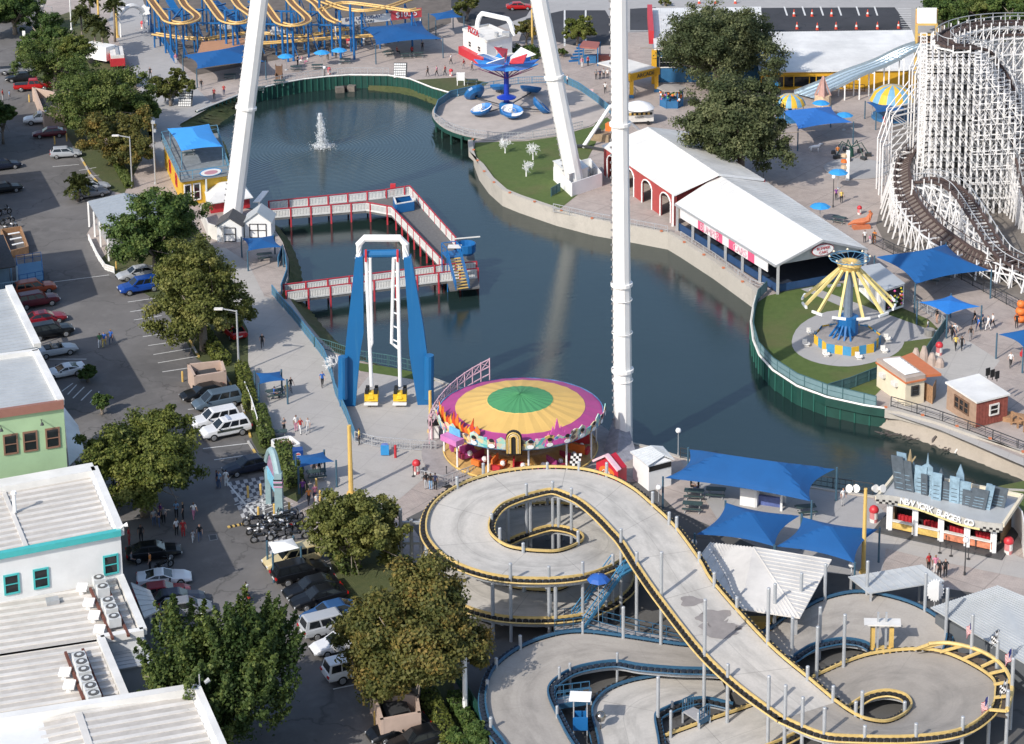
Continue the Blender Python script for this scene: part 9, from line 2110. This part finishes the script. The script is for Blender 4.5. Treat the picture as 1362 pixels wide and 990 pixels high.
# ================================================================ people
SKIN=[M('skin_light',(.52,.32,.24),.55,var=.06),M('skin_brown',(.25,.13,.08),.55,var=.06)]
CL={k:M('cloth_'+k,c,.85,var=.12,scale=5) for k,c in dict(black=(.014,.014,.016),white=(.72,.72,.71),blue=(.03,.12,.42),lightblue=(.22,.38,.58),red=(.42,.03,.03),yellow=(.66,.50,.12),orange=(.60,.20,.04),grey=(.2,.2,.21),denim=(.07,.11,.20),khaki=(.33,.27,.18),navy=(.02,.03,.08),pink=(.60,.22,.32),purple=(.18,.05,.24),green=(.08,.22,.09),lightgrey=(.45,.45,.46),skin=(.45,.27,.2)).items()}
HAIR={k:M('hair_'+k,c,.7,var=.2,scale=8) for k,c in dict(black=(.012,.010,.009),brown=(.06,.032,.018),blond=(.35,.22,.09)).items()}
SHOE=M('shoe',(.10,.10,.11),.7,var=.1)
def makeperson(pose):
 J={'pel':(0,0,.96),'spi':(0,.01,1.16),'che':(0,0,1.36),'nec':(0,.01,1.50),'hd0':(0,.02,1.57),'hd1':(0,.025,1.66),'hd2':(0,.015,1.74)}
 Rd={'pel':(.155,.115),'spi':(.135,.10),'che':(.165,.115),'nec':(.055,.055),'hd0':(.068,.078),'hd1':(.082,.098),'hd2':(.055,.065)}
 E=[('pel','spi','shirt'),('spi','che','shirt'),('che','nec','shirt'),('nec','hd0','skin'),('hd0','hd1','head'),('hd1','hd2','head')]
 for s,n in ((-1,'L'),(1,'R')):
  sw=s if pose=='walk' else 0
  J['sh'+n]=(s*.19,0,1.43); Rd['sh'+n]=(.062,.062)
  if pose=='phone' : el=(s*.25,-.02,1.14); wr=(s*.12,.24,1.20); ha=(s*.08,.31,1.25)
  elif pose=='wave' and s>0: el=(.32,.05,1.28); wr=(.28,.2,1.5); ha=(.27,.24,1.6)
  elif pose=='sit': el=(s*.24,.04,1.16); wr=(s*.18,.26,1.08); ha=(s*.17,.35,1.07)
  else: el=(s*.25,-.03-sw*.10,1.15); wr=(s*.27,.06-sw*.17,.92); ha=(s*.27,.09-sw*.19,.83)
  J['el'+n]=el; J['wr'+n]=wr; J['ha'+n]=ha; Rd['el'+n]=(.044,.044);Rd['wr'+n]=(.03,.03);Rd['ha'+n]=(.042,.022)
  J['hi'+n]=(s*.095,0,.88); Rd['hi'+n]=(.095,.10)
  if pose=='sit': kn=(s*.13,.44,.90); an=(s*.13,.47,.46); to=(s*.13,.62,.42)
  else: kn=(s*.105,.03+sw*.18,.50); an=(s*.105,-.02+sw*.26,.09+(.09 if sw<0 else 0)); to=(s*.115,.13+sw*.26,.035+(.02 if sw<0 else 0))
  J['kn'+n]=kn;J['an'+n]=an;J['to'+n]=to; Rd['kn'+n]=(.062,.064);Rd['an'+n]=(.042,.045);Rd['to'+n]=(.042,.032)
  E+=[('che','sh'+n,'shirt'),('sh'+n,'el'+n,'sleeve'),('el'+n,'wr'+n,'skin'),('wr'+n,'ha'+n,'skin'),('pel','hi'+n,'pants'),('hi'+n,'kn'+n,'pants'),('kn'+n,'an'+n,'shank'),('an'+n,'to'+n,'shoe')]
 if pose=='sit':
  pass
 names=list(J); idx={k:i for i,k in enumerate(names)}
 me=bpy.data.meshes.new('body'); me.from_pydata([J[k] for k in names],[(idx[a],idx[b]) for a,b,_ in E],[])
 o=bpy.data.objects.new('body',me); COL.objects.link(o)
 md=o.modifiers.new('s','SKIN'); md.use_smooth_shade=True
 sub=o.modifiers.new('d','SUBSURF'); sub.levels=1; sub.render_levels=1
 lay=me.skin_vertices[0].data
 for k in names: lay[idx[k]].radius=Rd[k]; lay[idx[k]].use_root=(k=='pel')
 dg=bpy.context.evaluated_depsgraph_get(); dg.update()
 nm=bpy.data.meshes.new_from_object(o.evaluated_get(dg))
 V=[tuple(v.co) for v in nm.vertices]; F=[tuple(p.vertices) for p in nm.polygons]
 bpy.data.objects.remove(o); bpy.data.meshes.remove(me)
 segs=[(np.array(J[a]),np.array(J[b]),t) for a,b,t in E]
 mi=[]
 SL={'shirt':1,'sleeve':1,'skin':0,'pants':2,'shank':2,'shoe':4,'head':0}
 for f in F:
  c=np.mean([V[i] for i in f],axis=0); best=None
  for a,b,t in segs:
   d=b-a; q=np.clip(np.dot(c-a,d)/np.dot(d,d),0,1); e=np.linalg.norm(c-a-d*q)
   if best is None or e<best[0]: best=(e,t,q)
  k=SL[best[1]]
  if best[1]=='head' and (c[2]>1.70 or (c[1]<.01 and c[2]>1.57)): k=3
  if best[1]=='sleeve' and best[2]>.75: k=0
  mi.append(k)
 mb=MB(); mb.add(V,F); mb.m=mi
 mb.cone((0,.10,1.65),(0,.135,1.635),.014,.008,6,0)
 for s,n in ((-1,'L'),(1,'R')):
  mb.box((s*.035,.108,1.662),(.024,.012,.012),0,3); mb.cone((s*.075,.02,1.65),(s*.098,.012,1.66),.02,.016,6,0)
  h=np.array(J['ha'+n]); w_=np.array(J['wr'+n]); d=(h-w_)/np.linalg.norm(h-w_); sd=np.cross(d,[s,0,0]); sd/=np.linalg.norm(sd)+1e-9
  for j in range(4):
   b=h+sd*(j-1.5)*.019+d*.015; L=(.058,.07,.066,.05)[j]; kk=b+d*L*.5; e=b+d*L*.85-np.array([s*.02,0,0])
   mb.tube([b,kk,e],[.010,.009,.007],5,0)
  b=h-d*.03+sd*.035; mb.tube([b,b+d*.03+sd*.025,b+d*.06+sd*.022],[.011,.010,.008],5,0)
 mb.box((0,.112,1.607),(.045,.01,.008),0,4)
 root=mb.build('person',[SKIN[0],CL['black'],CL['denim'],HAIR['brown'],SHOE],loc=(0,0,0),smooth=True)
 return root
PERS={}
def person(u,v,pose,az,shirt,pants,label,hair='black',sc=1.,z=0.,skin=None,group=None):
 """u,v = pixel under the feet; az = facing in degrees from +X"""
 g=G(u,v,z); rz=R(az-90)
 if pose not in PERS: PERS[pose]=makeperson(pose); o=PERS[pose]
 else: o=PERS[pose].copy(); COL.objects.link(o)
 sc=sc*rnd.uniform(.95,1.05)
 o.location=g; o.rotation_euler=(0,0,rz); o.scale=(sc,)*3
 if pose=='sit': o.location.z=z-.42*sc if z==0 else z
 tag(o,label,'person',group)
 setmat(o,0,SKIN[rnd.random()<.35 if skin is None else skin]); setmat(o,1,CL[shirt]); setmat(o,2,CL[pants]); setmat(o,3,HAIR[hair]); setmat(o,4,SHOE)
 return o
for row in [
(133,463,'walk',-80,'green','white','person in a green top leading three walkers across the street'),
(139,462,'walk',-90,'blue','yellow','middle one of three walkers crossing the street, blue top'),
(148,458,'walk',-100,'blue','denim','person at the right of three walkers crossing the street'),
(4,134,'stand',0,'red','lightgrey','person in red at the left edge by the far car park'),
(13,134,'walk',20,'lightblue','grey','person in a pale blue top by the far car park'),
(289,649,'stand',200,'navy','denim','person in navy beside the checkered paving'),
(292,650,'stand',240,'lightblue','denim','person in a light blue shirt by the checkered paving'),
(301,648,'stand',90,'white','white','person dressed in white next to the navy sedan'),
(205,700,'stand',-60,'lightgrey','denim','person in light grey standing in the tree shade'),
(212,702,'phone',200,'navy','denim','person in navy among the shaded street crowd'),
(218,697,'stand',-90,'grey','black','tall person in grey among the shaded street crowd'),
(214,692,'stand',40,'purple','black','person in purple under the yellow-green tree'),
(235,690,'phone',-90,'lightblue','black','person in pale blue at the back of the shaded crowd'),
(244,692,'stand',180,'black','black','person in black behind the white-shirted couple in the shade'),
(258,691,'walk',-60,'white','pink','person in white and pink walking alone in the shade'),
(235,713,'stand',-50,'white','black','person in a white top and black trousers in the street shade'),
(244,715,'stand',-80,'red','red','person in a long red dress in the street shade'),
(257,722,'walk',-70,'lightgrey','white','small person in pale clothes left of a man in black',),
(266,720,'walk',-80,'black','denim','person in a black shirt and blue jeans by the drain grate'),
(172,726,'stand',0,'red','red','person in red beside the teal-trimmed white wall'),
(188,722,'stand',-90,'black','black','person in a wide black dress by the mulch bed'),
(175,752,'sit',0,'grey','black','person seated at the dark tables under the white wall',),
(200,760,'stand',180,'orange','black','person in orange standing in the shop shade'),
(349,463,'walk',-80,'black','black','person in black walking down the empty walkway'),
(429,515,'walk',-70,'blue','black','person in a blue shirt on the walkway beside the blue fence'),
(478,592,'stand',180,'yellow','black','person in a yellow shirt at the yellow pole fence'),
(382,529,'stand',-70,'yellow','khaki','person in yellow under the small blue sail'),
(387,522,'walk',-40,'black','grey','person in black just right of the small blue sail'),
(365,530,'sit',0,'blue','black','person in blue sitting at the table under the small blue sail'),
(394,574,'stand',-60,'white','pink','person in white beside the person in a red top on the walkway'),
(400,577,'walk',-60,'red','white','person in a red top on the walkway above the white boxes'),
(410,577,'walk',-100,'lightgrey','lightgrey','person in light grey walking with a stroller group'),
(378,576,'phone',-40,'grey','black','person in dark grey near the brown round stain'),
(418,632,'stand',-90,'black','black','person in black under the blue sail near the drinks cooler'),
(425,632,'stand',-90,'black','grey','second person in black under the blue sail near the drinks cooler'),
(403,660,'walk',-80,'purple','navy','person in purple below the drinks cooler'),
(411,671,'walk',-70,'orange','black','person in an orange shirt behind the olive tree'),
(419,667,'stand',-60,'pink','navy','person in pink next to the yellow bollards'),
(421,674,'stand',-60,'white','white','child in white beside the yellow bollards'),
(567,651,'stand',120,'black','lightgrey','left person of three in black at the ride entrance'),
(573,652,'stand',90,'black','lightblue','middle person of three in black at the ride entrance'),
(579,652,'stand',70,'navy','black','right person of three in black at the ride entrance'),
(234,85,'stand',-60,'pink','white','person in pink at the blue fence of the yellow coaster'),
(200,103,'walk',-90,'black','black','person in black on the path beside the olive bush tree'),
(268,120,'walk',-70,'black','grey','person in black near the blue sail post on the far plaza'),
(285,132,'stand',-90,'red','black','person in dark red left of a matching companion by the lake fence'),
(298,127,'stand',-90,'red','navy','person in dark red farther along the lake fence'),
(396,88,'phone',-20,'black','black','person in black near the leftmost light blue umbrella'),
(402,84,'sit',180,'pink','white','person in pale pink sitting between the light blue umbrellas'),
(409,85,'sit',200,'white','pink','person in white sitting between the light blue umbrellas'),
(436,80,'stand',-90,'grey','black','person in grey under the middle light blue umbrella'),
(447,78,'stand',-90,'black','black','person in black under the right light blue umbrella'),
(484,62,'stand',-90,'white','white','person in white by the red topped barrel'),
(528,72,'sit',0,'red','black','person in red seated under the big blue sail'),
(548,72,'sit',90,'red','black','person in red further right under the big blue sail'),
(562,68,'stand',-90,'black','black','person in black under the big blue sail'),
(569,102,'walk',180,'black','black','leftmost of five walkers above the grass bank, in black'),
(581,102,'walk',180,'pink','black','second of the walkers above the grass bank, in pink'),
(592,101,'walk',170,'red','black','third of the walkers above the grass bank, dark red top'),
(600,86,'walk',170,'white','black','walker in white beyond the group of walkers by the lake'),
(617,92,'walk',160,'red','grey','walker in red right of the white sign board'),
(628,94,'walk',150,'lightgrey','black','walker in light grey under the tub ride canopy'),
(793,106,'stand',-90,'grey','black','leftmost of four people in a row on the right plaza'),
(798,106,'stand',-90,'navy','black','second of four people in a row on the right plaza'),
(803,105,'stand',-90,'lightgrey','black','third of four people in a row on the right plaza'),
(808,105,'stand',-90,'white','black','rightmost of four people in a row on the right plaza'),
(805,124,'walk',-90,'white','black','person in white and black alone right of the white leg'),
(755,113,'stand',-60,'white','navy','person in white at the fence behind the tub ride'),
(774,90,'stand',-60,'pink','white','person in pale pink by the small blue stairs'),
(782,88,'stand',-60,'red','black','person in red by the small red-roofed kiosk'),
(1112,266,'stand',-90,'purple','black','person in purple on the plaza before the white coaster'),
(1119,270,'stand',-90,'yellow','black','person in yellow on the plaza before the white coaster'),
(1114,210,'stand',-90,'orange','white','person in orange by the colourful totem pole'),
(1150,323,'stand',-90,'white','black','person in white beside the orange dressed one near the coaster'),
(1163,324,'stand',-100,'orange','orange','person dressed all in orange near the coaster fence'),
(1157,325,'stand',-80,'pink','white','child in pink between two adults near the coaster fence'),
(1246,431,'stand',200,'black','skin','person in black shirt at the ride fence under the light blue sail'),
(1296,433,'walk',200,'black','black','person in black leading the group on the right plaza'),
(1301,441,'walk',210,'blue','navy','person in a blue shirt in the group on the right plaza'),
(1306,434,'walk',210,'navy','black','person in navy behind the blue shirt on the right plaza'),
(1314,440,'walk',200,'white','white','person all in white in the group on the right plaza'),
(1320,437,'walk',200,'white','black','person in a white shirt and black shorts in the right plaza group'),
(1291,453,'walk',-100,'black','grey','person in black walking alone between two groups on the right plaza'),
(1266,452,'walk',-80,'black','black','person in black behind the yellow topped one'),
(1270,450,'walk',-80,'white','navy','person in white beside the light blue sail post'),
(1271,466,'walk',-80,'yellow','black','person in a yellow top on the pale concrete'),
(1279,466,'walk',-80,'black','black','person in black to the right of the yellow topped person'),
(1344,489,'walk',-90,'white','black','person in white top and black trousers by the dark blue sail'),
(1352,437,'stand',-90,'black','black','person in black next to the orange pumpkin stack'),
(1234,444,'stand',150,'lightgrey','denim','person in light grey behind the ride fence'),
(1121,673,'stand',-60,'white','lightgrey','person in white at the lake rail right of the large sail'),
(919,653,'sit',0,'black','black','left one of two people at the picnic table'),
(929,654,'sit',180,'black','navy','right one of two people at the picnic table'),
(1235,760,'stand',-60,'red','black','person in red behind the leaning grey roof'),
(1244,763,'stand',-90,'pink','white','person in pale pink behind the leaning grey roof'),
(1249,770,'stand',-90,'black','black','left person in black by the white saw blade sign'),
(1257,768,'stand',-90,'black','black','right person in black by the white saw blade sign'),
]:
 person(*row,hair=rnd.choice(['black','black','brown','blond']),sc=.68 if ('child' in row[6] or 'small person' in row[6]) else 1.)
o=person(328,799,'sit',115,'white','red','person in a white shirt and helmet riding the red motorcycle',z=.35);
